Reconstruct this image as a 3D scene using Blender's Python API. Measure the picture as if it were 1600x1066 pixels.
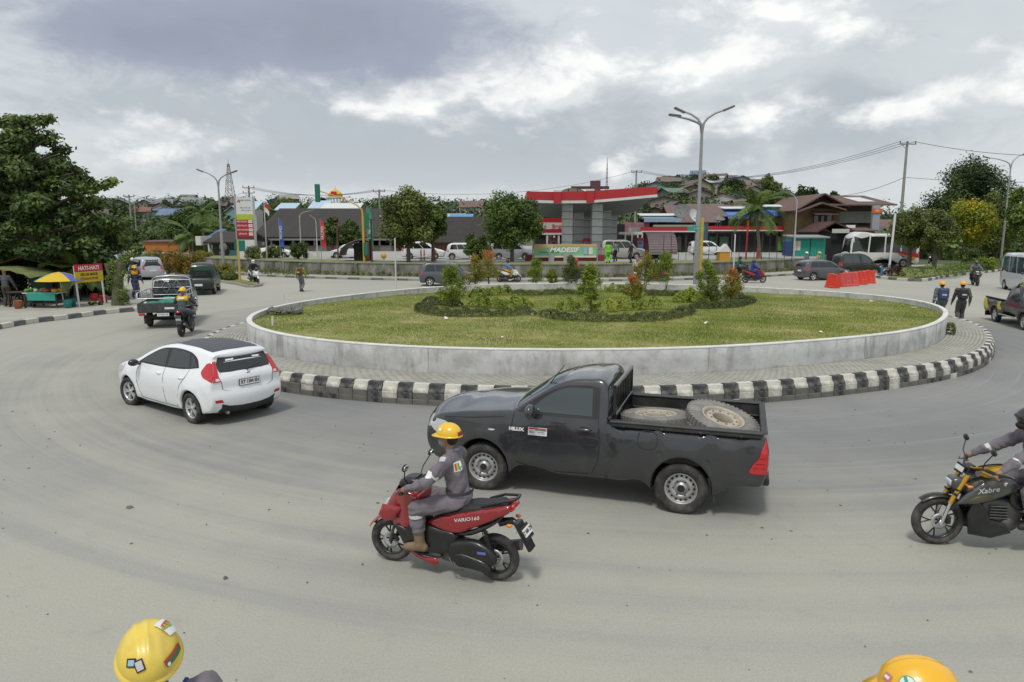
import bpy,bmesh,math,random
import numpy as np
from mathutils import Vector,Matrix,Euler
from mathutils.geometry import delaunay_2d_cdt
for o in list(bpy.data.objects):
 bpy.data.objects.remove(o)
SC=bpy.context.scene
COL=SC.collection
PI=math.pi
rad=math.radians
rng=np.random.default_rng(7)
random.seed(7)
# ------------------------------------------------------------------ camera
F,HOR,CAMH=1100.0,360.0,3.75
PHI=math.atan((533-HOR)/F)
cam_d=bpy.data.cameras.new('camera')
cam_d.sensor_width=36.0
cam_d.lens=F/1600*36
cam_d.clip_start=0.05
cam_d.clip_end=4000
cam=bpy.data.objects.new('camera',cam_d)
COL.objects.link(cam)
cam.location=(0,0,CAMH)
cam.rotation_euler=(PI/2-PHI,0,0)
SC.camera=cam
# ------------------------------------------------------------------ light
SUN_EL,SUN_AZ=rad(62),rad(200)
world=bpy.data.worlds.new('World')
SC.world=world
world.use_nodes=True
def build_world():
 nt=world.node_tree
 nt.nodes.clear()
 N,L=nt.nodes.new,nt.links.new
 out=N('ShaderNodeOutputWorld')
 bg=N('ShaderNodeBackground')
 L(bg.outputs[0],out.inputs[0])
 sky=N('ShaderNodeTexSky')
 sky.sky_type='NISHITA'
 sky.sun_disc=False
 sky.sun_elevation=SUN_EL
 sky.sun_rotation=SUN_AZ
 sky.air_density=1.2
 sky.dust_density=3.0
 bg.inputs[1].default_value=0.0875
 tc=N('ShaderNodeTexCoord')
 sep=N('ShaderNodeSeparateXYZ')
 L(tc.outputs['Generated'],sep.inputs[0])
 def math_(op,a,b=None,c=None,clamp=False):
  n=N('ShaderNodeMath');n.operation=op;n.use_clamp=clamp
  for i,v in enumerate((a,b,c)):
   if v is None:continue
   if isinstance(v,(int,float)):n.inputs[i].default_value=v
   else:L(v,n.inputs[i])
  return n.outputs[0]
 zz=math_('ADD',math_('MAXIMUM',sep.outputs[2],0.0),0.16)
 px=math_('DIVIDE',sep.outputs[0],zz)
 py=math_('DIVIDE',sep.outputs[1],zz)
 comb=N('ShaderNodeCombineXYZ')
 L(px,comb.inputs[0]);L(py,comb.inputs[1])
 def noise(scale,detail,rough,loc=(0,0,0),src=None,dist=0.0):
  mp=N('ShaderNodeMapping');mp.inputs['Location'].default_value=loc
  L(src or comb.outputs[0],mp.inputs[0])
  n=N('ShaderNodeTexNoise');n.inputs['Scale'].default_value=scale
  n.inputs['Detail'].default_value=detail;n.inputs['Roughness'].default_value=rough
  n.inputs['Distortion'].default_value=dist
  L(mp.outputs[0],n.inputs['Vector'])
  return n.outputs['Fac']
 def ramp(v,a,b,lo=0.0,hi=1.0):
  n=N('ShaderNodeMapRange');n.interpolation_type='SMOOTHSTEP'
  L(v,n.inputs[0])
  for i,q in enumerate((a,b,lo,hi)):n.inputs[1+i].default_value=q
  return n.outputs[0]
 def mix(f,a,b):
  n=N('ShaderNodeMix');n.data_type='RGBA';n.clamp_factor=True
  if isinstance(f,(int,float)):n.inputs[0].default_value=f
  else:L(f,n.inputs[0])
  for i,v in((6,a),(7,b)):
   if isinstance(v,tuple):n.inputs[i].default_value=(*v,1)
   else:L(v,n.inputs[i])
  return n.outputs[2]
 sq=N('ShaderNodeMapping');sq.inputs['Scale'].default_value=(1,1,1.9);L(tc.outputs['Generated'],sq.inputs[0]);sq=sq.outputs[0]
 def blob(pxx,pyy,sx,sy):
  """soft weight of a cloud mass that hangs in one direction of the sky, sizes in degrees"""
  a=(pxx-800)/F;b=-(pyy-533)/F
  d=Vector((a,math.cos(PHI)+b*math.sin(PHI),-math.sin(PHI)+b*math.cos(PHI))).normalized()
  r=Vector((d.y,-d.x,0)).normalized();u=r.cross(d)
  def dot(v,k):
   n=N('ShaderNodeVectorMath');n.operation='DOT_PRODUCT'
   L(tc.outputs['Generated'],n.inputs[0]);n.inputs[1].default_value=tuple(v/k)
   return n.outputs['Value']
  x=dot(r,rad(sx));y=dot(u,rad(sy));f=dot(d,1.0)
  q=math_('MULTIPLY_ADD',x,x,math_('MULTIPLY',y,y))
  return math_('MULTIPLY',math_('EXPONENT',math_('MULTIPLY',q,-1.0)),ramp(f,0.0,0.2))
 def masses(rows):
  acc=0.0
  for(x,y,sx,sy,k) in rows:acc=math_('MULTIPLY_ADD',blob(x,y,sx,sy),k,acc)
  return acc
 n_big=noise(2.6,10,.60,(0.4,.2,0),sq,.25)
 n_mid=noise(7.5,13,.66,(5.1,2.2,1.3),sq,.35)
 n_cum=noise(11.0,12,.57,(2.3,7.7,.4),sq,.15)
 def dens(n,w,bias):return math_('MULTIPLY_ADD',math_('SUBTRACT',n,.5),w,bias)
 hi=ramp(sep.outputs[2],0.0,0.5)
 base=mix(hi,(6.35,6.7,6.85),(6.4,6.85,7.25))
 base=mix(0.08,base,sky.outputs[0])
 base=mix(ramp(n_big,.40,.66,0,.55),base,(5.3,5.7,5.95))
 grey=dens(n_mid,1.9,masses(((640,205,15,3.6,.55),(330,175,10,3.0,.5),(760,268,16,1.9,.55),(430,262,9,1.5,.4),(980,185,10,2.0,.35),(1080,245,15,2.0,.35),(1320,165,2.8,2.6,.75),(1500,205,9,2.0,.3),(240,165,4.5,1.2,.6),(560,140,8,2.0,.3),(1150,150,8,2.0,.25))))
 base=mix(ramp(grey,.05,.72,0,.80),base,(4.15,4.6,5.05))
 lit=dens(n_cum,2.0,masses(((755,128,5.0,2.2,.75),(900,104,3.4,1.7,.72),(850,150,4.6,2.0,.45),(600,165,3.2,1.8,.55),(650,140,1.5,1.3,.5),(1165,30,5.5,3.0,.55),(1050,120,4.2,1.6,.6),(1395,175,2.4,1.1,.7),(300,235,6,1.7,.42),(1300,30,3.2,1.8,.5),(475,130,3.4,1.2,.5),(1180,190,6.5,1.5,.42),(955,262,2.0,1.3,.6),(1060,215,1.1,1.6,.5),(1560,120,5,2.0,.3))))
 lit2=dens(noise(11.0,13,.60,(2.3,7.7,.40+.035),sq,.15),2.2,0.0)
 shade=ramp(math_('SUBTRACT',lit2,dens(n_cum,2.2,0.0)),-.22,.22)
 cloudc=mix(shade,(9.2,9.25,9.1),(7.0,7.35,7.55))
 base=mix(ramp(lit,.13,.72,0,.95),base,cloudc)
 rain=dens(n_mid,1.25,masses(((450,12,15,5.2,.85),(250,62,9,2.0,.55),(580,62,7,3.0,.4))))
 base=mix(ramp(rain,.06,.80,0,.95),base,(3.1,3.45,4.35))
 base=mix(ramp(rain,.75,1.25,0,.6),base,(2.75,3.0,3.75))
 base=mix(ramp(sep.outputs[2],0.12,0.0,0,0.70),base,(6.2,6.55,6.7))
 L(base,bg.inputs[0])
build_world()
sun_d=bpy.data.lights.new('sun','SUN')
sun_d.energy=1.5
sun_d.angle=rad(10)
sun_d.color=(1.0,0.96,0.90)
sun=bpy.data.objects.new('sun',sun_d)
COL.objects.link(sun)
_sd=Vector((math.sin(SUN_AZ)*math.cos(SUN_EL),math.cos(SUN_AZ)*math.cos(SUN_EL),math.sin(SUN_EL)))
sun.rotation_euler=(-_sd).to_track_quat('-Z','Y').to_euler()
sun.location=(0,0,60)
vs=SC.view_settings
SC.display_settings.display_device='sRGB'
vs.view_transform='Standard'
vs.look='None'
vs.exposure=0.33
vs.gamma=1.0
vs.use_curve_mapping=False
try:
 SC.cycles.use_denoising=True
 SC.cycles.max_bounces=6
 SC.cycles.transparent_max_bounces=8
except Exception:
 pass
def ray(px,py):
 a=(px-800)/F;b=-(py-533)/F
 return np.array([a,math.cos(PHI)+b*math.sin(PHI),-math.sin(PHI)+b*math.cos(PHI)])
def G(px,py,z=0.0):
 """the point at height z that the photograph shows at pixel (px, py)"""
 d=ray(px,py);t=(z-CAMH)/d[2]
 return float(d[0]*t),float(d[1]*t)
def AT(px,Y,py=None):
 """x (and z) of a pixel at distance Y along the view"""
 d=ray(px,HOR if py is None else py);t=Y/d[1]
 return float(d[0]*t) if py is None else(float(d[0]*t),float(CAMH+d[2]*t))
 # ------------------------------------------------------------------ materials
_MATS={}
def M(name,col,rough=0.6,metal=0.0,var=0.0,vscale=3.0,bump=0.0,bscale=40.0,dirt=None,dscale=1.2,damt=0.0,coat=0.0,spec=0.5,trans=0.0,emit=None,stretch=None,detail=6):
 """plain procedural surface: base colour with noise variation, dirt patches and fine relief"""
 if name in _MATS:return _MATS[name]
 m=bpy.data.materials.new(name);m.use_nodes=True
 nt=m.node_tree;N,L=nt.nodes.new,nt.links.new
 b=nt.nodes['Principled BSDF']
 b.inputs['Base Color'].default_value=(*col,1)
 b.inputs['Roughness'].default_value=rough
 b.inputs['Metallic'].default_value=metal
 b.inputs['Specular IOR Level'].default_value=spec
 if coat:b.inputs['Coat Weight'].default_value=coat;b.inputs['Coat Roughness'].default_value=0.06
 if trans:b.inputs['Transmission Weight'].default_value=trans
 if emit:b.inputs['Emission Color'].default_value=(*emit[0],1);b.inputs['Emission Strength'].default_value=emit[1]
 vec=None
 if var or damt or bump:
  tc=N('ShaderNodeTexCoord');vec=tc.outputs['Object']
  if stretch:
   mp=N('ShaderNodeMapping');mp.inputs['Scale'].default_value=stretch
   L(vec,mp.inputs[0]);vec=mp.outputs[0]
 csock=None
 if var:
  n=N('ShaderNodeTexNoise');n.inputs['Scale'].default_value=vscale;n.inputs['Detail'].default_value=detail;n.inputs['Roughness'].default_value=0.65
  L(vec,n.inputs['Vector'])
  mr=N('ShaderNodeMapRange');L(n.outputs['Fac'],mr.inputs[0])
  mr.inputs[1].default_value=0.25;mr.inputs[2].default_value=0.75
  mr.inputs[3].default_value=1-var;mr.inputs[4].default_value=1+var
  mx=N('ShaderNodeMix');mx.data_type='RGBA';mx.blend_type='MULTIPLY';mx.inputs[0].default_value=1
  mx.inputs[6].default_value=(*col,1);L(mr.outputs[0],mx.inputs[7])
  csock=mx.outputs[2]
 if damt:
  n=N('ShaderNodeTexNoise');n.inputs['Scale'].default_value=dscale;n.inputs['Detail'].default_value=8;n.inputs['Roughness'].default_value=0.7
  L(vec,n.inputs['Vector'])
  mr=N('ShaderNodeMapRange');mr.interpolation_type='SMOOTHSTEP';L(n.outputs['Fac'],mr.inputs[0])
  mr.inputs[1].default_value=0.42;mr.inputs[2].default_value=0.68;mr.inputs[4].default_value=damt
  mx=N('ShaderNodeMix');mx.data_type='RGBA';L(mr.outputs[0],mx.inputs[0])
  if csock:L(csock,mx.inputs[6])
  else:mx.inputs[6].default_value=(*col,1)
  mx.inputs[7].default_value=(*(dirt or(0.2,0.18,0.15)),1)
  csock=mx.outputs[2]
 if csock:L(csock,b.inputs['Base Color'])
 if bump:
  n=N('ShaderNodeTexNoise');n.inputs['Scale'].default_value=bscale;n.inputs['Detail'].default_value=5
  L(vec,n.inputs['Vector'])
  bp=N('ShaderNodeBump');bp.inputs['Strength'].default_value=bump;bp.inputs['Distance'].default_value=0.01
  L(n.outputs['Fac'],bp.inputs['Height']);L(bp.outputs[0],b.inputs['Normal'])
 _MATS[name]=m
 return m
def leaf_mat(name,c1,c2,c3=None,rough=0.55):
 """foliage: colour differs from leaf to leaf, a little light comes through"""
 if name in _MATS:return _MATS[name]
 m=bpy.data.materials.new(name);m.use_nodes=True
 nt=m.node_tree;N,L=nt.nodes.new,nt.links.new
 b=nt.nodes['Principled BSDF'];out=nt.nodes['Material Output']
 at=N('ShaderNodeAttribute');at.attribute_name='tint'
 cr=N('ShaderNodeValToRGB')
 cr.color_ramp.elements[0].color=(*c1,1);cr.color_ramp.elements[1].color=(*c2,1)
 if c3:
  cr.color_ramp.elements[1].position=0.78
  e=cr.color_ramp.elements.new(1.0);e.color=(*c3,1)
 L(at.outputs['Fac'],cr.inputs[0])
 L(cr.outputs[0],b.inputs['Base Color'])
 b.inputs['Roughness'].default_value=rough
 b.inputs['Specular IOR Level'].default_value=0.35
 tr=N('ShaderNodeBsdfTranslucent');L(cr.outputs[0],tr.inputs[0])
 mx=N('ShaderNodeMixShader');mx.inputs[0].default_value=0.22
 L(b.outputs[0],mx.inputs[1]);L(tr.outputs[0],mx.inputs[2]);L(mx.outputs[0],out.inputs[0])
 _MATS[name]=m
 return m
 # ------------------------------------------------------------------ objects
def link(o,parent=None):
 COL.objects.link(o)
 if parent is not None:o.parent=parent
 return o
def tag(o,label=None,cat=None,group=None,kind=None):
 if label:o['label']=label
 if cat:o['category']=cat
 if group:o['group']=group
 if kind:o['kind']=kind
 return o
def thing(name,label,cat,loc=(0,0,0),rz=0.0,group=None,scale=1.0):
 o=bpy.data.objects.new(name,None)
 link(o);o.location=loc;o.rotation_euler=(0,0,rz);o.scale=(scale,)*3
 o.empty_display_size=0.2
 return tag(o,label,cat,group)
def copy_tree(o,parent=None):
 c=o.copy();link(c);c.parent=parent
 for ch in[x for x in o.children]:
  copy_tree(ch,c)
 return c
def recolor(root,cmap):
 """give a copy its own colours by part name, the mesh stays shared"""
 def go(o):
  base=o.name.split('.')[0]
  if base in cmap and o.type=='MESH' and o.material_slots:
   s=o.material_slots[0];s.link='OBJECT';s.material=cmap[base]
  for c in o.children:go(c)
 go(root)
 return root
def dup(root,loc,rz,label=None,group=None,cmap=None,scale=None):
 c=copy_tree(root);c.location=loc;c.rotation_euler=(0,0,rz)
 if label:c['label']=label
 if group:c['group']=group
 elif 'group' in c:del c['group']
 if scale:c.scale=(scale,)*3
 if cmap:recolor(c,cmap)
 return c
def mesh_np(name,V,Fc,mat=None,smooth=False,parent=None,tint=None,obj=True):
 """V (n,3); Fc: list of index lists or an (m,k) array"""
 me=bpy.data.meshes.new(name)
 V=np.asarray(V,dtype=np.float32)
 if isinstance(Fc,np.ndarray):
  m,k=Fc.shape
  me.vertices.add(len(V));me.vertices.foreach_set('co',V.ravel())
  me.loops.add(m*k);me.loops.foreach_set('vertex_index',Fc.astype(np.int32).ravel())
  me.polygons.add(m);me.polygons.foreach_set('loop_start',np.arange(0,m*k,k,dtype=np.int32))
  me.update(calc_edges=True)
 else:
  me.from_pydata(V.tolist(),[],[list(map(int,f)) for f in Fc])
 if smooth is True:
  me.polygons.foreach_set('use_smooth',np.ones(len(me.polygons),dtype=bool))
 elif smooth is not False and smooth is not None:
  me.polygons.foreach_set('use_smooth',np.asarray(smooth,dtype=bool))
 if mat:
  for q in(mat if isinstance(mat,(list,tuple)) else[mat]):me.materials.append(q)
 if tint is not None:
  a=me.attributes.new('tint','FLOAT','FACE');a.data.foreach_set('value',np.asarray(tint,dtype=np.float32))
 if not obj:return me
 o=bpy.data.objects.new(name,me)
 return link(o,parent)
class MB:
 """collects simple shapes, then links them as ONE mesh object"""
 def __init__(s):s.v=[];s.f=[];s.sm=[];s.n=0;s.mi=[];s.cur=0
 def add(s,V,Fc,smooth=False):
  V=np.asarray(V,dtype=float).reshape(-1,3)
  for f in Fc:s.f.append([int(i)+s.n for i in f]);s.sm.append(smooth);s.mi.append(s.cur)
  s.v.append(V);s.n+=len(V);return s
 def box(s,c,d,rz=0.0,bev=0.0,rot=None):
  """box centred at c, full sizes d, optional chamfer"""
  hx,hy,hz=d[0]/2,d[1]/2,d[2]/2
  if bev<=0:
   V=np.array([[x,y,z] for x in(-hx,hx) for y in(-hy,hy) for z in(-hz,hz)])
   Fc=[(0,1,3,2),(4,6,7,5),(0,4,5,1),(2,3,7,6),(0,2,6,4),(1,5,7,3)]
  else:
   b=min(bev,hx*.95,hy*.95,hz*.95);V=[];idx={}
   for sx in(-1,1):
    for sy in(-1,1):
     for sz in(-1,1):
      for a in range(3):
       p=[sx*(hx-b),sy*(hy-b),sz*(hz-b)]
       p[a]=(sx*hx,sy*hy,sz*hz)[a]
       idx[(sx,sy,sz,a)]=len(V);V.append(p)
   Fc=[]
   for a in range(3):
    o1,o2=[(1,2),(2,0),(0,1)][a]
    for sg in(-1,1):
     q=[]
     for(p1,p2) in((-1,-1),(1,-1),(1,1),(-1,1)):
      k=[0,0,0];k[a]=sg;k[o1]=p1;k[o2]=p2
      q.append(idx[(*k,a)])
     Fc.append(q if sg>0 else q[::-1])
   for a in range(3):
    o1,o2=[(1,2),(2,0),(0,1)][a]
    for s1 in(-1,1):
     for s2 in(-1,1):
      k0=[0,0,0];k0[a]=-1;k0[o1]=s1;k0[o2]=s2
      k1=list(k0);k1[a]=1
      q=[idx[(*k0,o1)],idx[(*k1,o1)],idx[(*k1,o2)],idx[(*k0,o2)]]
      Fc.append(q if s1*s2<0 else q[::-1])
   for sx in(-1,1):
    for sy in(-1,1):
     for sz in(-1,1):
      q=[idx[(sx,sy,sz,a)] for a in range(3)]
      Fc.append(q if sx*sy*sz>0 else q[::-1])
   V=np.array(V)
  if rot is not None:V=V@np.array(Euler(rot).to_matrix()).T
  if rz:
   c_,s_=math.cos(rz),math.sin(rz);V=V@np.array([[c_,s_,0],[-s_,c_,0],[0,0,1]])
  return s.add(V+np.array(c),Fc)
 def tube(s,pts,r,n=8,cap=True,smooth=True):
  """round bar along pts; r a number or one per point"""
  P=np.array(pts,dtype=float);m=len(P)
  R=np.full(m,r) if np.isscalar(r) else np.array(r,dtype=float)
  T=np.gradient(P,axis=0) if m>2 else np.array([P[1]-P[0]]*2)
  T/=np.linalg.norm(T,axis=1)[:,None]+1e-12
  u=np.cross(T[0],[0,0,1.0])
  if np.linalg.norm(u)<1e-3:u=np.cross(T[0],[1.0,0,0])
  u/=np.linalg.norm(u);V=[]
  a=np.linspace(0,2*PI,n,endpoint=False)
  for i in range(m):
   u=u-T[i]*u.dot(T[i]);u/=np.linalg.norm(u)+1e-12
   w=np.cross(T[i],u)
   V.append(P[i]+R[i]*(np.cos(a)[:,None]*u+np.sin(a)[:,None]*w))
  V=np.concatenate(V);Fc=[]
  for i in range(m-1):
   for k in range(n):
    k2=(k+1)%n
    Fc.append((i*n+k,i*n+k2,(i+1)*n+k2,(i+1)*n+k))
  s.add(V,Fc,smooth)
  if cap:
   s.add(V[:n],[tuple(range(n))[::-1]]);s.add(V[-n:],[tuple(range(n))])
  return s
 def lathe(s,prof,n=24,c=(0,0,0),axis='z',smooth=True,close=False,arc=(0,2*PI)):
  """profile of (radius, height) turned about an axis"""
  full=abs(arc[1]-arc[0]-2*PI)<1e-6
  a=np.linspace(arc[0],arc[1],n,endpoint=not full);P=np.array(prof,dtype=float);m=len(P)
  V=np.zeros((m,n,3))
  V[...,0]=P[:,0,None]*np.cos(a);V[...,1]=P[:,0,None]*np.sin(a);V[...,2]=P[:,1,None]
  V=V.reshape(-1,3)
  if axis=='y':V=V[:,[0,2,1]]*[1,1,-1]
  if axis=='x':V=V[:,[2,0,1]]
  Fc=[]
  for i in range(m if close else m-1):
   i2=(i+1)%m
   for k in range(n if full else n-1):
    k2=(k+1)%n;Fc.append((i*n+k,i*n+k2,i2*n+k2,i2*n+k))
  return s.add(V+np.array(c),Fc,smooth)
 def prism(s,poly,h,plane='xy',off=0.0,smooth=False):
  """polygon (2-D) pushed out from off to off+h along the remaining axis"""
  P=np.array(poly,dtype=float);n=len(P)
  def put(z):
   q=np.zeros((n,3))
   ax={'xy':(0,1,2),'xz':(0,2,1),'yz':(1,2,0)}[plane]
   q[:,ax[0]]=P[:,0];q[:,ax[1]]=P[:,1];q[:,ax[2]]=z
   return q
  V=np.concatenate([put(off),put(off+h)])
  Fc=[tuple(range(n))[::-1],tuple(range(n,2*n))]
  Fc+=[(i,(i+1)%n,n+(i+1)%n,n+i) for i in range(n)]
  return s.add(V,Fc,smooth)
 def ball(s,c,r,n=12,m=8,lo=-PI/2,hi=PI/2):
  r=np.array([r,r,r] if np.isscalar(r) else r,dtype=float)
  prof=[(math.cos(t),math.sin(t)) for t in np.linspace(lo,hi,m)]
  k=MB();k.lathe(prof,n)
  return s.add(np.concatenate(k.v)*r+np.array(c),k.f,True)
 def quad(s,*p):return s.add(np.array(p),[tuple(range(len(p)))])
 def xform(s,mat=None,loc=(0,0,0),rz=0.0):
  V=np.concatenate(s.v)
  if mat is not None:V=V@np.array(mat).T
  if rz:
   c_,s_=math.cos(rz),math.sin(rz);V=V@np.array([[c_,s_,0],[-s_,c_,0],[0,0,1]])
  s.v=[V+np.array(loc)];return s
 def build(s,name,mat,parent=None,weld=False,recalc=True,obj=True):
  V=np.concatenate(s.v) if s.v else np.zeros((0,3))
  me=bpy.data.meshes.new(name);me.from_pydata(V.tolist(),[],s.f)
  me.polygons.foreach_set('use_smooth',np.array(s.sm,dtype=bool))
  mats=mat if isinstance(mat,(list,tuple)) else[mat]
  for q in mats:me.materials.append(q)
  if len(mats)>1:me.polygons.foreach_set('material_index',np.array(s.mi,dtype=np.int32))
  if weld or recalc:
   bm=bmesh.new();bm.from_mesh(me)
   if weld:bmesh.ops.remove_doubles(bm,verts=bm.verts,dist=weld if weld is not True else 1e-4)
   if recalc:bmesh.ops.recalc_face_normals(bm,faces=bm.faces)
   bm.to_mesh(me);bm.free()
  if not obj:return me
  o=bpy.data.objects.new(name,me)
  return link(o,parent)
def inst(name,me,parent=None,loc=(0,0,0),rot=(0,0,0),scale=None):
 o=bpy.data.objects.new(name,me);link(o,parent);o.location=loc;o.rotation_euler=rot
 if scale is not None:o.scale=scale if not np.isscalar(scale) else(scale,)*3
 return o
def text(name,s,size,mat,parent,loc,rot,depth=0.002,align='CENTER',sx=1.0,bold=0.0,shear=0.0):
 """printed lettering as a thin flat mesh"""
 cu=bpy.data.curves.new(name,'FONT');cu.body=s;cu.size=size;cu.align_x=align;cu.align_y='CENTER'
 cu.extrude=depth/2;cu.resolution_u=2;cu.offset=bold;cu.shear=shear
 t=bpy.data.objects.new(name,cu);COL.objects.link(t)
 bpy.context.view_layer.update()
 me=bpy.data.meshes.new_from_object(t)
 bpy.data.objects.remove(t);bpy.data.curves.remove(cu)
 me.materials.clear();me.materials.append(mat);me.name=name
 o=bpy.data.objects.new(name,me);link(o,parent);o.location=loc;o.rotation_euler=rot;o.scale=(sx,1,1)
 return o
 # ------------------------------------------------------------------ curves and panels
def catmull(P,per=8,closed=True,sharp=()):
 """smooth curve through control points; indices in sharp stay corners. Returns points and parameter"""
 P=np.array(P,dtype=float);n=len(P);out=[];U=[]
 for i in range(n if closed else n-1):
  p1,p2=P[i],P[(i+1)%n]
  p0=P[(i-1)%n] if closed or i>0 else p1
  p3=P[(i+2)%n] if closed or i+2<n else p2
  d=np.linalg.norm(p2-p1)
  def tan(a,b,c):
   l1,l2=np.linalg.norm(b-a)+1e-9,np.linalg.norm(c-b)+1e-9
   t=((b-a)/l1*l2+(c-b)/l2*l1)/(l1+l2)
   return t
  t1=(p2-p1)/(d+1e-9) if(i in sharp) else tan(p0,p1,p2)
  t2=(p2-p1)/(d+1e-9) if((i+1)%n in sharp) else tan(p1,p2,p3)
  k=per
  if i in sharp and(i+1)%n in sharp:k=max(2,per//2)
  for j in range(k):
   s=j/k
   h=(2*s**3-3*s**2+1,s**3-2*s**2+s,-2*s**3+3*s**2,s**3-s**2)
   out.append(h[0]*p1+h[1]*d*t1+h[2]*p2+h[3]*d*t2);U.append(i+s)
 if not closed:out.append(P[-1]);U.append(n-1)
 return np.array(out),np.array(U)
def poly_dist(pts,poly):
 """distance of points to a closed polyline"""
 A=poly;B=np.roll(poly,-1,axis=0);D=B-A;L2=(D**2).sum(1)+1e-12
 out=np.empty(len(pts))
 for s in range(0,len(pts),4000):
  p=pts[s:s+4000,None,:]
  t=np.clip(((p-A)*D).sum(2)/L2,0,1)
  out[s:s+4000]=np.sqrt((((A+t[...,None]*D)-p)**2).sum(2).min(1))
 return out
def inside(pts,poly):
 x,y=pts[:,0],pts[:,1];r=np.zeros(len(pts),bool);n=len(poly)
 for i in range(n):
  x1,y1=poly[i];x2,y2=poly[(i+1)%n]
  c=((y1>y)!=(y2>y));r^=c&(x<(x2-x1)*(y-y1)/(y2-y1+1e-15)+x1)
 return r
def fill2d(poly,res,rings=()):
 """triangulate a polygon with inner points; rings = distances of extra points along the edge"""
 poly=np.asarray(poly,dtype=float);n=len(poly)
 T=np.roll(poly,-1,0)-np.roll(poly,1,0);T/=np.linalg.norm(T,axis=1)[:,None]+1e-12
 area=0.5*np.sum(poly[:,0]*np.roll(poly[:,1],-1)-np.roll(poly[:,0],-1)*poly[:,1])
 Nn=np.stack([-T[:,1],T[:,0]],1)*(1 if area>0 else-1)
 pts=[poly]
 for r in rings:
  q=poly+Nn*r;ok=inside(q,poly)
  ok&=poly_dist(q,poly)>r*0.85
  pts.append(q[ok])
 x0,y0=poly.min(0);x1,y1=poly.max(0)
 gx,gy=np.meshgrid(np.arange(x0+res/2,x1,res),np.arange(y0+res/2,y1,res))
 gx=gx+(np.arange(gx.shape[0])%2)[:,None]*res/2
 g=np.stack([gx.ravel(),gy.ravel()],1)
 if len(g):
  g=g[inside(g,poly)]
  if len(g):g=g[poly_dist(g,poly)>max(res*0.45,(max(rings) if rings else 0)+res*.4)]
  pts.append(g)
 P=np.concatenate(pts)
 cdt=delaunay_2d_cdt([Vector(p) for p in P],[(i,(i+1)%n) for i in range(n)],[],1,1e-6)
 V=np.array([tuple(v) for v in cdt[0]]);Fc=[tuple(f) for f in cdt[2]]
 return V,Fc
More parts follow.
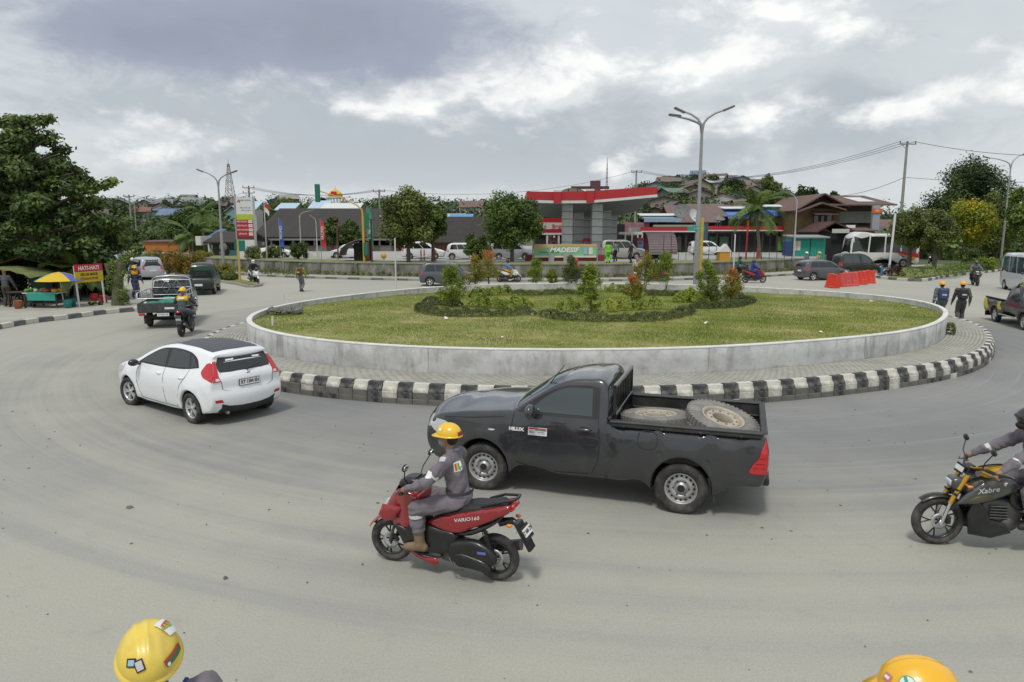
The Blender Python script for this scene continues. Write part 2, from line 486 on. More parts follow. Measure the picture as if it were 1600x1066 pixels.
class Car:
 """a body from its side outline: two curved flanks joined by a crowned shell that runs over bonnet, roof and tail.
    x forward, z up; W(x, z) the half width; r the edge rounding"""
 def __init__(s,ctrl,W,r=0.05,per=6,sharp=(),crown=None,res=0.12,nv=9):
  s.P,s.U=catmull(ctrl,per,True,sharp);s.W=W;s.r=r;s.crown=crown or(lambda u:0.0);s.res=res;s.nv=nv;s.nc=len(ctrl)
  T=np.roll(s.P,-1,0)-np.roll(s.P,1,0);T/=np.linalg.norm(T,axis=1)[:,None]+1e-12
  a=0.5*np.sum(s.P[:,0]*np.roll(s.P[:,1],-1)-np.roll(s.P[:,0],-1)*s.P[:,1])
  s.N=np.stack([T[:,1],-T[:,0]],1)*(1 if a>0 else-1)
 def y(s,q):
  q=np.asarray(q,dtype=float).reshape(-1,2)
  d=np.where(inside(q,s.P),poly_dist(q,s.P),0.0)
  w=s.W(q[:,0],q[:,1]);r=s.r
  e=np.clip(r-d,0,r)
  return w-r+np.sqrt(np.maximum(r*r-e*e,0))
 def flank(s,mb,side):
  r=s.r
  V,Fc=fill2d(s.P,s.res,(r*.12,r*.4,r*.9))
  y=s.y(V)
  mb.add(np.stack([V[:,0],side*y,V[:,1]],1),[f[::side] for f in Fc],True)
 def sh(s,u,v,off=0.0):
  """point on the shell at outline parameter u, across v (-1..1)"""
  u=np.asarray(u,dtype=float)%s.nc;v=np.asarray(v,dtype=float)
  UU=np.append(s.U,s.nc)
  def ip(a):return np.interp(u,UU,np.append(a,a[0]))
  x,z,nx,nz=ip(s.P[:,0]),ip(s.P[:,1]),ip(s.N[:,0]),ip(s.N[:,1])
  w=s.W(x,z)-s.r
  c=np.array([s.crown(q) for q in np.atleast_1d(u)]).reshape(u.shape)*(1-v*v)+off
  return np.stack([x+nx*c,v*(w+off*np.abs(v)),z+nz*c],-1)
 def edge(s,u0,u1,n=6,inset=.0015):
  u=np.linspace(u0,u1,n)%s.nc;UU=np.append(s.U,s.nc)
  f=lambda a:np.interp(u,UU,np.append(a,a[0]))
  return[(f(s.P[:,0])[i]-inset*f(s.N[:,0])[i],f(s.P[:,1])[i]-inset*f(s.N[:,1])[i]) for i in range(n)]
 def shell(s,mb,u0,u1):
  us=[q for q in s.U if u0-1e-6<=q<=u1+1e-6]
  if abs(us[-1]-u1)>1e-4 and u1<s.nc:us.append(u1)
  if abs(u1-s.nc)<1e-4:us.append(s.nc-1e-9)
  k=s.nv;vv=np.linspace(-1,1,k)
  uu,v2=np.meshgrid(us,vv,indexing='ij')
  V=s.sh(uu,v2).reshape(-1,3);n=len(us)
  Fc=[(i*k+j,(i+1)*k+j,(i+1)*k+j+1,i*k+j+1) for i in range(n-1) for j in range(k-1)]
  mb.add(V,Fc,True)
 def patch(s,poly,off=0.003,res=None,side=1,mb=None,thick=0.004):
  """a panel lying on the flank: polygon in (x, z)"""
  mb=mb or MB()
  V,Fc=fill2d(poly,res or s.res*.7)
  y=s.y(V)
  mb.add(np.stack([V[:,0],side*(y+off),V[:,1]],1),[f[::side] for f in Fc],True)
  P=np.asarray(poly,float);yy=s.y(P);n=len(P)
  a=np.stack([P[:,0],side*(yy+off),P[:,1]],1);b=np.stack([P[:,0],side*(yy-thick),P[:,1]],1)
  mb.add(np.concatenate([a,b]),[(i,(i+1)%n,n+(i+1)%n,n+i) for i in range(n)],False)
  return mb
 def spatch(s,poly,off=0.003,res=0.12,mb=None,thick=0.004):
  """a panel lying on the shell: polygon in (u, v)"""
  mb=mb or MB()
  P=np.asarray(poly,float)
  sc=np.array([1.0,2.0])
  V,Fc=fill2d(P*sc,res);V=V/sc
  mb.add(s.sh(V[:,0],V[:,1],off),Fc,True)
  a=s.sh(P[:,0],P[:,1],off);b=s.sh(P[:,0],P[:,1],-thick);n=len(P)
  mb.add(np.concatenate([a,b]),[(i,(i+1)%n,n+(i+1)%n,n+i) for i in range(n)],False)
  return mb
def smooth_poly(P,per=5,sharp=()):return catmull(P,per,True,sharp)[0]
def bar2d(P,w):
 """thin closed strip polygon along an open 2-D polyline"""
 P=np.array(P,float);T=np.gradient(P,axis=0);T/=np.linalg.norm(T,axis=1)[:,None]+1e-12
 N_=np.stack([-T[:,1],T[:,0]],1)*w/2
 return np.concatenate([P+N_,(P-N_)[::-1]])
def pillow(poly,w,r,y0=0.0,res=0.04,mb=None,W=None):
 """closed cushion-like panel: polygon in (x, z), half thickness w about y0 with rounded rims"""
 mb=mb or MB();poly=np.asarray(poly,float)
 V,Fc=fill2d(poly,res,(r*.15,r*.45,r*.9))
 d=np.where(inside(V,poly),poly_dist(V,poly),0.0);e=np.clip(r-d,0,r)
 ww=w if W is None else W(V[:,0],V[:,1])
 k=ww-min(r,w)+np.sqrt(np.maximum(r*r-e*e,0))*min(1,w/r)
 for sd in(1,-1):
  mb.add(np.stack([V[:,0],y0+sd*k,V[:,1]],1),[f[::sd] for f in Fc],True)
 n=len(poly);d0=(ww if np.isscalar(ww) else ww[:n])-min(r,w)
 a=np.stack([poly[:,0],np.full(n,0.)+y0+d0,poly[:,1]],1);b=np.stack([poly[:,0],np.full(n,0.)+y0-d0,poly[:,1]],1)
 mb.add(np.concatenate([a,b]),[(i,(i+1)%n,n+(i+1)%n,n+i) for i in range(n)],True)
 return mb
 # ------------------------------------------------------------------ signed-distance bodies
class SDF:
 """smooth union of rounded cones and ellipsoids, surfaced as one continuous mesh (surface nets)"""
 def __init__(s,h=0.02,k=0.03):s.h=h;s.k=k;s.items=[]
 def cap(s,a,b,ra,rb=None,k=None):s.items.append(('c',np.array(a,float),np.array(b,float),ra,ra if rb is None else rb,k));return s
 def ell(s,c,r,rot=None,k=None):s.items.append(('e',np.array(c,float),np.array(r,float),rot,None,k));return s
 def path(s,P,R,k=None):
  for i in range(len(P)-1):s.cap(P[i],P[i+1],R[i],R[i+1],k)
  return s
 def mesh(s,noise=0.0,nscale=9.0,cut=None,seed=0):
  lo=np.full(3,1e9);hi=-lo
  for it in s.items:
   if it[0]=='c':
    for p,r in((it[1],it[3]),(it[2],it[4])):lo=np.minimum(lo,p-r);hi=np.maximum(hi,p+r)
   else:m=it[2].max();lo=np.minimum(lo,it[1]-m);hi=np.maximum(hi,it[1]+m)
  h=s.h;lo-=3*h;hi+=3*h
  n=np.ceil((hi-lo)/h).astype(int)+1
  D=np.full(n,0.5,dtype=np.float32)
  ax=[lo[i]+h*np.arange(n[i]) for i in range(3)]
  for t,a,b,ra,rb,k in s.items:
   k=s.k if k is None else k
   if t=='c':m=max(ra,rb);l2=np.minimum(a,b)-m-k*2-h*2;h2=np.maximum(a,b)+m+k*2+h*2
   else:m=b.max();l2=a-m-k*2-h*2;h2=a+m+k*2+h*2
   i0=np.clip(np.floor((l2-lo)/h).astype(int),0,n-1);i1=np.clip(np.ceil((h2-lo)/h).astype(int)+1,1,n)
   sl=tuple(slice(i0[q],i1[q]) for q in range(3))
   X,Y,Z=np.meshgrid(*[ax[q][sl[q]] for q in range(3)],indexing='ij')
   p=np.stack([X,Y,Z],-1)
   if t=='c':
    ab=b-a;tt=np.clip(((p-a)@ab)/(ab@ab+1e-12),0,1)
    d=np.linalg.norm(p-a-tt[...,None]*ab,axis=-1)-(ra+(rb-ra)*tt)
   else:
    q=p-a
    if ra is not None:q=q@np.array(Euler(ra).to_matrix())
    k0=np.linalg.norm(q/b,axis=-1);k1=np.linalg.norm(q/(b*b),axis=-1)
    d=np.where(k1>1e-9,k0*(k0-1)/(k1+1e-12),-b.min())
   o=D[sl]
   if k>0:
    hh=np.maximum(k-np.abs(o-d),0)/k
    D[sl]=np.minimum(o,d)-hh*hh*k*0.25
   else:D[sl]=np.minimum(o,d)
  if noise:
   X,Y,Z=np.meshgrid(*ax,indexing='ij');r2=np.random.default_rng(seed)
   f=0
   for q in range(5):
    d=r2.normal(size=3);d/=np.linalg.norm(d);f=f+np.sin((X*d[0]+Y*d[1]+Z*d[2])*nscale*(1+.7*q)+r2.uniform(0,6.28)+1.3*np.sin(Z*nscale*.8+q))/(1+.5*q)
   D=D+noise*f*0.5
  if cut is not None:
   X,Y,Z=np.meshgrid(*ax,indexing='ij');D=np.maximum(D,cut(X,Y,Z))
  return surface_nets(D,lo,h)
def surface_nets(D,lo,h):
 S=D<0;nx,ny,nz=D.shape
 c=np.stack([S[i:nx-1+i,j:ny-1+j,k:nz-1+k] for i in(0,1) for j in(0,1) for k in(0,1)])
 act=c.any(0)&~c.all(0)
 idx=-np.ones(act.shape,dtype=np.int64);I=np.argwhere(act);idx[act]=np.arange(len(I))
 acc=np.zeros((len(I),3));cnt=np.zeros(len(I))
 cor=[(i,j,k) for i in(0,1) for j in(0,1) for k in(0,1)]
 for a in range(8):
  for b in range(a+1,8):
   if sum(abs(cor[a][q]-cor[b][q]) for q in range(3))!=1:continue
   pa,pb=I+cor[a],I+cor[b]
   da,db=D[tuple(pa.T)],D[tuple(pb.T)];m=(da<0)!=(db<0)
   t=np.where(m,da/(da-db+1e-12),0)[:,None]
   acc+=np.where(m[:,None],pa+t*(pb-pa),0);cnt+=m
 V=lo+h*acc/np.maximum(cnt,1)[:,None];Fs=[]
 for ax in range(3):
  o1,o2=[(1,2),(2,0),(0,1)][ax]
  sl0=[slice(1,-1)]*3;sl0[ax]=slice(0,-1)
  E=np.argwhere(np.take(S,range(D.shape[ax]-1),ax)!=np.take(S,range(1,D.shape[ax]),ax))
  E=E[(E[:,o1]>0)&(E[:,o2]>0)&(E[:,o1]<D.shape[o1]-1)&(E[:,o2]<D.shape[o2]-1)]
  e1=np.zeros(3,int);e1[o1]=1;e2=np.zeros(3,int);e2[o2]=1
  q=np.stack([idx[tuple((E-a_).T)] for a_ in(0*e1,e1,e1+e2,e2)],1)
  ins=S[tuple(E.T)]
  q[~ins]=q[~ins][:,::-1]
  Fs.append(q)
 Fq=np.concatenate(Fs);Fq=Fq[(Fq>=0).all(1)]
 return V,Fq
 # ================================================================== setting
ISC=(3.6,25.4)
def road_mat(name,dust=1.0):
 m=bpy.data.materials.new(name);m.use_nodes=True
 nt=m.node_tree;N,L=nt.nodes.new,nt.links.new
 b=nt.nodes['Principled BSDF'];b.inputs['Roughness'].default_value=.92;b.inputs['Specular IOR Level'].default_value=.25
 g=N('ShaderNodeNewGeometry')
 def vm(op,a,v):
  n=N('ShaderNodeVectorMath');n.operation=op;L(a,n.inputs[0]);n.inputs[1].default_value=v;return n.outputs
 def mm(op,a,v):
  n=N('ShaderNodeMath');n.operation=op
  for i,q in enumerate((a,v)):
   if isinstance(q,(int,float)):n.inputs[i].default_value=q
   else:L(q,n.inputs[i])
  return n.outputs[0]
 pos=g.outputs['Position']
 rel=vm('SUBTRACT',pos,(*ISC,0))[0]
 ln=N('ShaderNodeVectorMath');ln.operation='LENGTH';L(rel,ln.inputs[0]);r=ln.outputs['Value']
 sp=N('ShaderNodeSeparateXYZ');L(rel,sp.inputs[0])
 ang=mm('ARCTAN2',sp.outputs[0],mm('MULTIPLY',sp.outputs[1],-1.0))
 cb=N('ShaderNodeCombineXYZ');L(mm('MULTIPLY',r,1.0),cb.inputs[0]);L(mm('MULTIPLY',ang,2.2),cb.inputs[1])
 def noise(src,sc,det=6,ro=.6,scale3=None):
  mp=N('ShaderNodeMapping');L(src,mp.inputs[0])
  if scale3:mp.inputs['Scale'].default_value=scale3
  n=N('ShaderNodeTexNoise');n.inputs['Scale'].default_value=sc;n.inputs['Detail'].default_value=det;n.inputs['Roughness'].default_value=ro
  L(mp.outputs[0],n.inputs['Vector']);return n.outputs['Fac']
 def ramp(v,a,c,lo=0.,hi=1.):
  n=N('ShaderNodeMapRange');n.interpolation_type='SMOOTHSTEP';L(v,n.inputs[0])
  for i,q in enumerate((a,c,lo,hi)):n.inputs[1+i].default_value=q
  return n.outputs[0]
 def mix(f,a,c):
  n=N('ShaderNodeMix');n.data_type='RGBA'
  if isinstance(f,(int,float)):n.inputs[0].default_value=f
  else:L(f,n.inputs[0])
  for i,q in((6,a),(7,c)):
   if isinstance(q,tuple):n.inputs[i].default_value=(*q,1)
   else:L(q,n.inputs[i])
  return n.outputs[2]
 tracks=noise(cb.outputs[0],1.0,8,.62,(1.5,.30,1))
 fine=noise(cb.outputs[0],1.0,9,.7,(9.0,.9,1))
 patch=noise(pos,.14,7,.62)
 grain=noise(pos,42,4,.8)
 mott=noise(pos,3.2,9,.68)
 c=mix(ramp(patch,.35,.68),(.215,.216,.216),(.31,.308,.295))
 dustm=mm('MULTIPLY',ramp(r,12.8,17.5),ramp(mm('ADD',mm('MULTIPLY',tracks,.6),mm('MULTIPLY',patch,.75)),.44,.80))
 c=mix(mm('MULTIPLY',dustm,.75*dust),mix(mm('MULTIPLY',ramp(r,15.0,21.0),.80),c,(.475,.468,.410)),(.51,.495,.40))
 c=mix(ramp(fine,.50,.72,0,.34),c,(.50,.495,.465))
 c=mix(ramp(tracks,.44,.28,0,.17),c,(.24,.24,.236))
 c=mix(ramp(mott,.52,.76,0,.22),c,(.21,.208,.198))
 c=mix(ramp(noise(pos,9.0,4,.75),.68,.76,0,.55),c,(.13,.125,.11))
 c=mix(ramp(noise(pos,1.1,6,.7),.66,.74,0,.35),c,(.42,.415,.38))
 c=mix(ramp(grain,.25,.75,0,.62),mix(.5,c,(.16,.16,.155)),c)
 L(c,b.inputs['Base Color'])
 bp=N('ShaderNodeBump');bp.inputs['Strength'].default_value=.45;bp.inputs['Distance'].default_value=.008
 L(grain,bp.inputs['Height']);L(bp.outputs[0],b.inputs['Normal'])
 return m
ROAD=road_mat('dusty_asphalt')
PAVE=M('pavement_concrete',(.37,.36,.31),.92,var=.16,vscale=1.6,bump=.4,bscale=30,damt=.35,dirt=(.22,.21,.17),dscale=.9)
GROUNDM=M('far_ground',(.075,.095,.045),.95,var=.3,vscale=.08)
VERGE=M('verge_grass',(.175,.20,.055),.95,var=.35,vscale=.8,bump=.5,bscale=9,damt=.5,dirt=(.20,.17,.09),dscale=.5)
CONC=M('station_concrete',(.33,.33,.31),.9,var=.12,vscale=.5)
def sheet(name,poly,z,mat,thick=0.0,res=None):
 P=[tuple(p) for p in poly];mb=MB()
 if thick:mb.prism(P,thick,'xy',z-thick)
 else:
  V,Fc=fill2d(np.array(P),res or 1e6);mb.add(np.concatenate([V,np.full((len(V),1),z)],1),Fc)
 o=mb.build(name,mat);return tag(o,kind='structure')
def terrain(x,y):
 x=np.asarray(x,float);y=np.asarray(y,float)
 px=800+1100*x/np.maximum(y,1)
 hz=np.interp(px,[-600,0,150,300,420,560,700,840,960,1030,1090,1150,1230,1320,1420,1600,2200],[10,11,12,12.5,12,11,11.5,12,15,20,22,20,15,11,9,8,6])
 t=np.clip((y-125)/175,0,1);t=t*t*(3-2*t)
 back=np.clip((y-330)/300,0,1)
 return-.25+t*(hz+.25)*(1-.6*back)+.5*t*np.sin(x*.06)*np.cos(y*.05)
def build_ground():
 nx,ny=90,80
 ys=np.concatenate([np.linspace(-60,100,20),np.linspace(106,420,45),np.linspace(450,1800,15)])
 xs=np.concatenate([np.linspace(-1500,-320,12),np.linspace(-300,300,66),np.linspace(320,1500,12)])
 X,Y=np.meshgrid(xs,ys);Z=terrain(X,Y)
 V=np.stack([X.ravel(),Y.ravel(),Z.ravel()],1);n=len(xs)
 q=np.array([(i*n+j,i*n+j+1,(i+1)*n+j+1,(i+1)*n+j) for i in range(len(ys)-1) for j in range(n-1)])
 tag(mesh_np('ground',V,q,GROUNDM,True),kind='structure')
build_ground()
sheet('road',[(-75,-25),(75,-25),(90,30),(95,62),(60,84),(30,72),(-20,66),(-40,82),(-75,150),(-92,146),(-60,70),(-75,40)],0.0,ROAD)
# ---- outline of the island wall, its kerb follows 1.3 m further out
WALLTOP=[(390,492),(388,499),(395,508),(416,518),(460,527),(530,534),(600,539),(700,543.5),(800,546),(930,546.5),(1060,543.5),(1190,537.5),(1300,530),(1400,519),(1450,510),(1475,500),(1481,491),(1470,479),(1430,468),(1360,460),(1260,453),(1160,448),(930,443),(700,447),(600,455),(500,467),(430,478),(400,487)]
def island_r():
 pts=np.array([G(x,y,1.05) for x,y in WALLTOP])-np.array(ISC)
 a=np.arctan2(pts[:,1],pts[:,0]);r=np.hypot(pts[:,0],pts[:,1]);k=np.argsort(a);a,r=a[k],r[k]
 th=np.linspace(-PI,PI,720,endpoint=False)
 rr=np.interp(th,np.concatenate([a-2*PI,a,a+2*PI]),np.concatenate([r,r,r]))
 fr=np.fft.rfft(rr);fr[9:]=0
 return th,np.fft.irfft(fr,720)
ITH,IR=island_r()
def isl(th,off=0.0):
 th=np.asarray(th,float);r=np.interp((th+PI)%(2*PI)-PI,np.append(ITH,PI),np.append(IR,IR[0]))+off
 return np.stack([ISC[0]+r*np.cos(th),ISC[1]+r*np.sin(th)],-1)
def grass_z(x,y):
 d=np.hypot(np.asarray(x)-ISC[0],np.asarray(y)-ISC[1])
 return 1.0-.012*(np.asarray(y)-16)+.10*np.exp(-(d/6)**2)+.02*np.sin(np.asarray(x)*1.7)*np.cos(np.asarray(y)*1.3)
PK,KH=1.32,.45
def ring_mesh(name,r0,r1,z,mat,n=360,parent=None):
 th=np.linspace(-PI,PI,n,endpoint=False);a,b=isl(th,r0),isl(th,r1)
 V=np.concatenate([np.c_[a,np.full(n,z)],np.c_[b,np.full(n,z)]])
 q=np.array([(i,(i+1)%n,n+(i+1)%n,n+i) for i in range(n)])
 return mesh_np(name,V,q[:,::-1],mat,False,parent)
ipav=thing('island_pavement',None,None);tag(ipav,kind='structure')
ring_mesh('bedding',-.12,PK-.14,KH-.018,M('paver_joint',(.23,.22,.18),.95),parent=ipav)
def pavers():
 PM=[M('paver_grey',(.37,.36,.315),.93,var=.2,vscale=2.5,damt=.4,dirt=(.22,.21,.165),dscale=1.1)]
 V=[];Q=[];n0=0;r=np.random.default_rng(3);rows=np.arange(.02,PK-.20,.105)
 L_=2*PI*11.8;per=int(L_/.21)
 for k,off in enumerate(rows):
  th=(np.arange(per)+(k%2)*.5)/per*2*PI
  nb=th[(isl(th,0)[:,1]<29)]
  for t in nb:
   d=.0965/11.8;a=np.array([[t-d,off+.004],[t+d,off+.004],[t+d,off+.098],[t-d,off+.098]])
   xy=np.concatenate([isl([q[0]],q[1]) for q in a]);z=KH+r.normal(0,.0025)
   ce=xy.mean(0);top=np.c_[ce+(xy-ce)*.955,np.full(4,z)];lo=np.c_[xy,np.full(4,z-.03)]
   V.append(np.concatenate([top,lo]));Q+=[(n0,n0+1,n0+2,n0+3),(n0+4,n0+5,n0+1,n0),(n0+5,n0+6,n0+2,n0+1),(n0+6,n0+7,n0+3,n0+2),(n0+7,n0+4,n0,n0+3)];n0+=8
 o=mesh_np('paving_stones',np.concatenate(V),np.array(Q),PM,False,ipav);tag(o,kind='stuff')
pavers()
KW=M('kerb_white',(.62,.60,.53),.85,var=.14,vscale=6,damt=.75,dirt=(.27,.25,.20),dscale=5,bump=.5,bscale=50)
KB=M('kerb_black',(.035,.036,.038),.8,var=.3,vscale=6,damt=.65,dirt=(.19,.185,.165),dscale=5,bump=.5,bscale=50)
KG=M('kerb_stained',(.17,.165,.145),.9,var=.35,vscale=5,damt=.6,dirt=(.05,.048,.04),dscale=5,bump=.6,bscale=25)
def kerbs():
 n=214;L_=.355;r=np.random.default_rng(5)
 def block(prof,ln):
  mb=MB();P=np.array(prof);a=[(p[0],-ln/2,p[1]) for p in P];b=[(p[0],ln/2,p[1]) for p in P];k=len(P)
  mb.add(a+b,[tuple(range(k)),tuple(range(k,2*k))[::-1]]+[(i,i+k,(i+1)%k+k,(i+1)%k) for i in range(k)])
  return mb
 up=[(-.16,.0),(-.16,.18),(-.155,.187),(-.045,.187),(-.03,.180),(-.005,.10),(.035,.055),(.045,.03),(.045,.0)]
 lo=[(-.16,.0),(-.16,.135),(.05,.135),(.056,.12),(.056,.0)]
 low=[(-.16,.0),(-.16,.125),(.058,.125),(.066,.11),(.066,.0)]
 mu=[block(up,L_-.007).build('kerb_block',m,obj=False) for m in(KW,KB)]
 ml=[block(lo,L_-.007).build('kerb_stone',m,obj=False) for m in(KW,KB,KG)]
 mlo=[block(low,L_-.007).build('kerb_footing',m,obj=False) for m in(KG,KB,KW)]
 th0=np.linspace(-PI,PI,2000);pp=isl(th0,PK);s=np.r_[0,np.cumsum(np.linalg.norm(np.diff(pp,axis=0),axis=1))]
 n=int(s[-1]/L_/2)*2
 for i in range(n):
  t=np.interp(s[-1]*(i+.5)/n,s,th0);p=isl([t],PK)[0];q=isl([t+.01],PK)[0]-isl([t-.01],PK)[0];a=math.atan2(-q[0],q[1])
  vis=p[1]<27.5
  if not vis and p[1]>30:
   if i%1:continue
  inst('kerb_block',mu[i%2],ipav,(p[0]+r.normal(0,.004),p[1]+r.normal(0,.004),KH-.187+r.normal(0,.003)),(0,0,a+r.normal(0,.006)))
  if vis:
   left=p[0]<-1.9
   k=2 if r.random()<(.45 if left else.22) else i%2
   inst('kerb_stone',ml[k],ipav,(p[0]+r.normal(0,.005),p[1]+r.normal(0,.005),.128),(0,0,a+r.normal(0,.008)))
   inst('kerb_footing',mlo[r.choice(3,p=[.60,.28,.12])],ipav,(p[0],p[1],.0),(0,0,a+r.normal(0,.008)))
kerbs()
ring_mesh('kerb_core',PK-.3,PK-.02,KH-.2,KG,parent=ipav)
def wall_mat():
 m=M('rendered_wall',(.51,.51,.50),.9,var=.20,vscale=1.1,damt=.60,dirt=(.27,.27,.255),dscale=1.7,bump=.4,bscale=14)
 nt=m.node_tree;N,L=nt.nodes.new,nt.links.new;b=nt.nodes['Principled BSDF'];src=b.inputs['Base Color'].links[0].from_socket
 tc=[n for n in nt.nodes if n.type=='TEX_COORD'][0].outputs['Object']
 def layer(scale,sc3,lo,hi,amt,col,src):
  mp=N('ShaderNodeMapping');mp.inputs['Scale'].default_value=sc3;L(tc,mp.inputs[0]);n=N('ShaderNodeTexNoise');n.inputs['Scale'].default_value=scale;n.inputs['Detail'].default_value=9;n.inputs['Roughness'].default_value=.68;L(mp.outputs[0],n.inputs['Vector'])
  r=N('ShaderNodeMapRange');r.interpolation_type='SMOOTHSTEP';L(n.outputs['Fac'],r.inputs[0]);r.inputs[1].default_value=lo;r.inputs[2].default_value=hi;r.inputs[4].default_value=amt
  x=N('ShaderNodeMix');x.data_type='RGBA';L(r.outputs[0],x.inputs[0]);L(src,x.inputs[6]);x.inputs[7].default_value=(*col,1);return x.outputs[2]
 c=layer(2.6,(1,1,.18),.50,.70,.75,(.21,.21,.20),src)
 c=layer(.8,(1,1,1.6),.50,.64,.5,(.60,.60,.585),c)
 c=layer(5.0,(1,1,.8),.56,.72,.65,(.19,.195,.17),c)
 L(c,b.inputs['Base Color']);return m
WALLM=wall_mat()
def island_wall():
 T=thing('island_wall','grey cement rendered ring wall with white painted rim round the grass island','wall')
 n=480;th=np.linspace(-PI,PI,n,endpoint=False)
 prof=[(0.0,KH-.02),(0.0,.74),(-.002,1.035),(-.02,1.05)]
 V=np.concatenate([np.c_[isl(th,o),np.full(n,z)] for o,z in prof])
 q=np.array([(k*n+i,k*n+(i+1)%n,(k+1)*n+(i+1)%n,(k+1)*n+i) for k in range(len(prof)-1) for i in range(n)])
 mesh_np('outer_face',V,q,WALLM,True,T)
 prof=[(-.15,1.04),(-.152,.55)]
 V=np.concatenate([np.c_[isl(th,o),np.full(n,z)] for o,z in prof]);mesh_np('inner_face',V,np.array([(i,(i+1)%n,n+(i+1)%n,n+i) for i in range(n)]),WALLM,True,T)
 prof=[(.004,1.030),(.004,1.052),(-.005,1.060),(-.148,1.060),(-.156,1.052),(-.156,1.03)]
 V=np.concatenate([np.c_[isl(th,o),np.full(n,z)] for o,z in prof])
 q=np.array([(k*n+i,k*n+(i+1)%n,(k+1)*n+(i+1)%n,(k+1)*n+i) for k in range(len(prof)-1) for i in range(n)])
 mesh_np('white_rim',V,q,M('rim_white',(.66,.66,.62),.8,var=.12,vscale=3,damt=.35,dirt=(.33,.32,.28),dscale=2.5),False,T)
 jm=MB();jm.box((0,0,.775),(.009,.012,.52));me=jm.build('wall_joint',M('joint_dark',(.22,.22,.21),.95),obj=False)
 for k in range(11):
  t=-PI+(k+.5+.45*math.sin(k*7))/11*2*PI;p=isl([t],0)[0];q=isl([t+.01],0)[0]-isl([t-.01],0)[0]
  inst('wall_joint',me,T,(p[0],p[1],0),(0,0,math.atan2(q[1],q[0])))
 return T
island_wall()
for px_,py_ in((1462,497),(1388,497)):
 pass
 # ------------------------------------------------------------------ plants
LG=leaf_mat('lawn_blade',(.145,.215,.030),(.295,.325,.060),(.46,.37,.16),.7)
L_DARK=leaf_mat('leaf_dark',(.020,.042,.011),(.088,.138,.032),(.19,.245,.06))
L_MID=leaf_mat('leaf_mid',(.040,.078,.015),(.145,.21,.042),(.27,.33,.075))
L_BRIGHT=leaf_mat('leaf_bright',(.10,.15,.016),(.26,.33,.036),(.44,.45,.06))
L_YEL=leaf_mat('leaf_yellow',(.13,.17,.018),(.33,.34,.03),(.55,.44,.03))
L_RED=leaf_mat('leaf_red',(.14,.19,.025),(.30,.24,.04),(.50,.16,.05))
L_OLIVE=leaf_mat('leaf_olive',(.060,.085,.021),(.185,.22,.056),(.31,.33,.10))
L_GREY=leaf_mat('leaf_hedge',(.050,.070,.020),(.125,.15,.046),(.21,.22,.08))
L_ORANGE=leaf_mat('leaf_orange',(.13,.11,.02),(.30,.20,.03),(.42,.20,.03))
BARK=M('bark',(.11,.095,.075),.95,var=.3,vscale=8,bump=.6,bscale=18)
BARKG=M('bark_grey',(.20,.185,.16),.95,var=.25,vscale=8,bump=.5,bscale=18)
def leaf_quads(C,Nrm,ln,wd,r,droop=0.0,fold=True):
 """leaf blades: centres C, normals Nrm, length and width; each a folded diamond of two triangles... four corners"""
 n=len(C);a=r.normal(size=(n,3));t=np.cross(Nrm,a);t/=np.linalg.norm(t,axis=1)[:,None]+1e-9
 t[:,2]-=droop;t/=np.linalg.norm(t,axis=1)[:,None]
 b=np.cross(t,Nrm);b/=np.linalg.norm(b,axis=1)[:,None]+1e-9
 l=(ln*r.uniform(.7,1.25,n))[:,None]/2;w=(wd*r.uniform(.7,1.25,n))[:,None]/2
 V=np.stack([C-t*l,C+b*w-t*l*.1,C+t*l,C-b*w-t*l*.1],1).reshape(-1,3)
 return V,np.arange(4*n).reshape(n,4)
def foliage(name,clumps,n,leaf,mat,parent=None,r=None,up=.35,hollow=.55,flat=1.0,aspect=.55,tspread=.16,wt=None):
 """leaves spread through the outer part of many clumps; clumps: rows of (x, y, z, radius, [tint])"""
 r=r or np.random.default_rng(11);K=np.array([tuple(c)+(() if len(c)>4 else(r.uniform(.15,.75),)) for c in clumps],float)
 w=K[:,3]**2;w/=w.sum();k=r.choice(len(K),n,p=w)
 d=r.normal(size=(n,3));d/=np.linalg.norm(d,axis=1)[:,None]
 rr=hollow+(1-hollow)*r.random(n)**.6;rr*=1+.22*r.normal(size=n)*.6
 C=K[k,:3]+d*(rr*K[k,3])[:,None]*np.array([1,1,flat])
 Nn=d*.8+np.array([0,0,up])+r.normal(size=(n,3))*.55;Nn/=np.linalg.norm(Nn,axis=1)[:,None]
 V,q=leaf_quads(C,Nn,leaf,leaf*aspect,r,.15)
 tint=np.clip(K[k,4]+r.normal(0,tspread,n),0,1)
 return mesh_np(name,V,q,mat,False,parent,tint)
def tree(name,label,loc,trunk_h,r0,limbs,clumps,n,leaf,mat,bark=None,group=None,seed=1,rz=0.0,lean=(0,0),**kw):
 T=thing(name,label,'tree',loc,rz,group);r=np.random.default_rng(seed)
 mb=MB();top=np.array([lean[0],lean[1],trunk_h])
 mb.tube([(0,0,-.2),top*.3+[.02,.01,0],top*.65+[-.03,.02,0],top],[r0*1.25,r0,r0*.85,r0*.7],8)
 cs=np.array([c[:3] for c in clumps])
 for i in range(limbs):
  c=cs[r.integers(len(cs))];a=top*r.uniform(.75,1.0);m=(a+c)/2+r.normal(0,.12,3)*np.linalg.norm(c-a)
  mb.tube([a,m,c],[r0*.5,r0*.3,r0*.1],6)
 mb.build('trunk',bark or BARK,T)
 foliage('crown',clumps,n,leaf,mat,T,r,**kw)
 return T
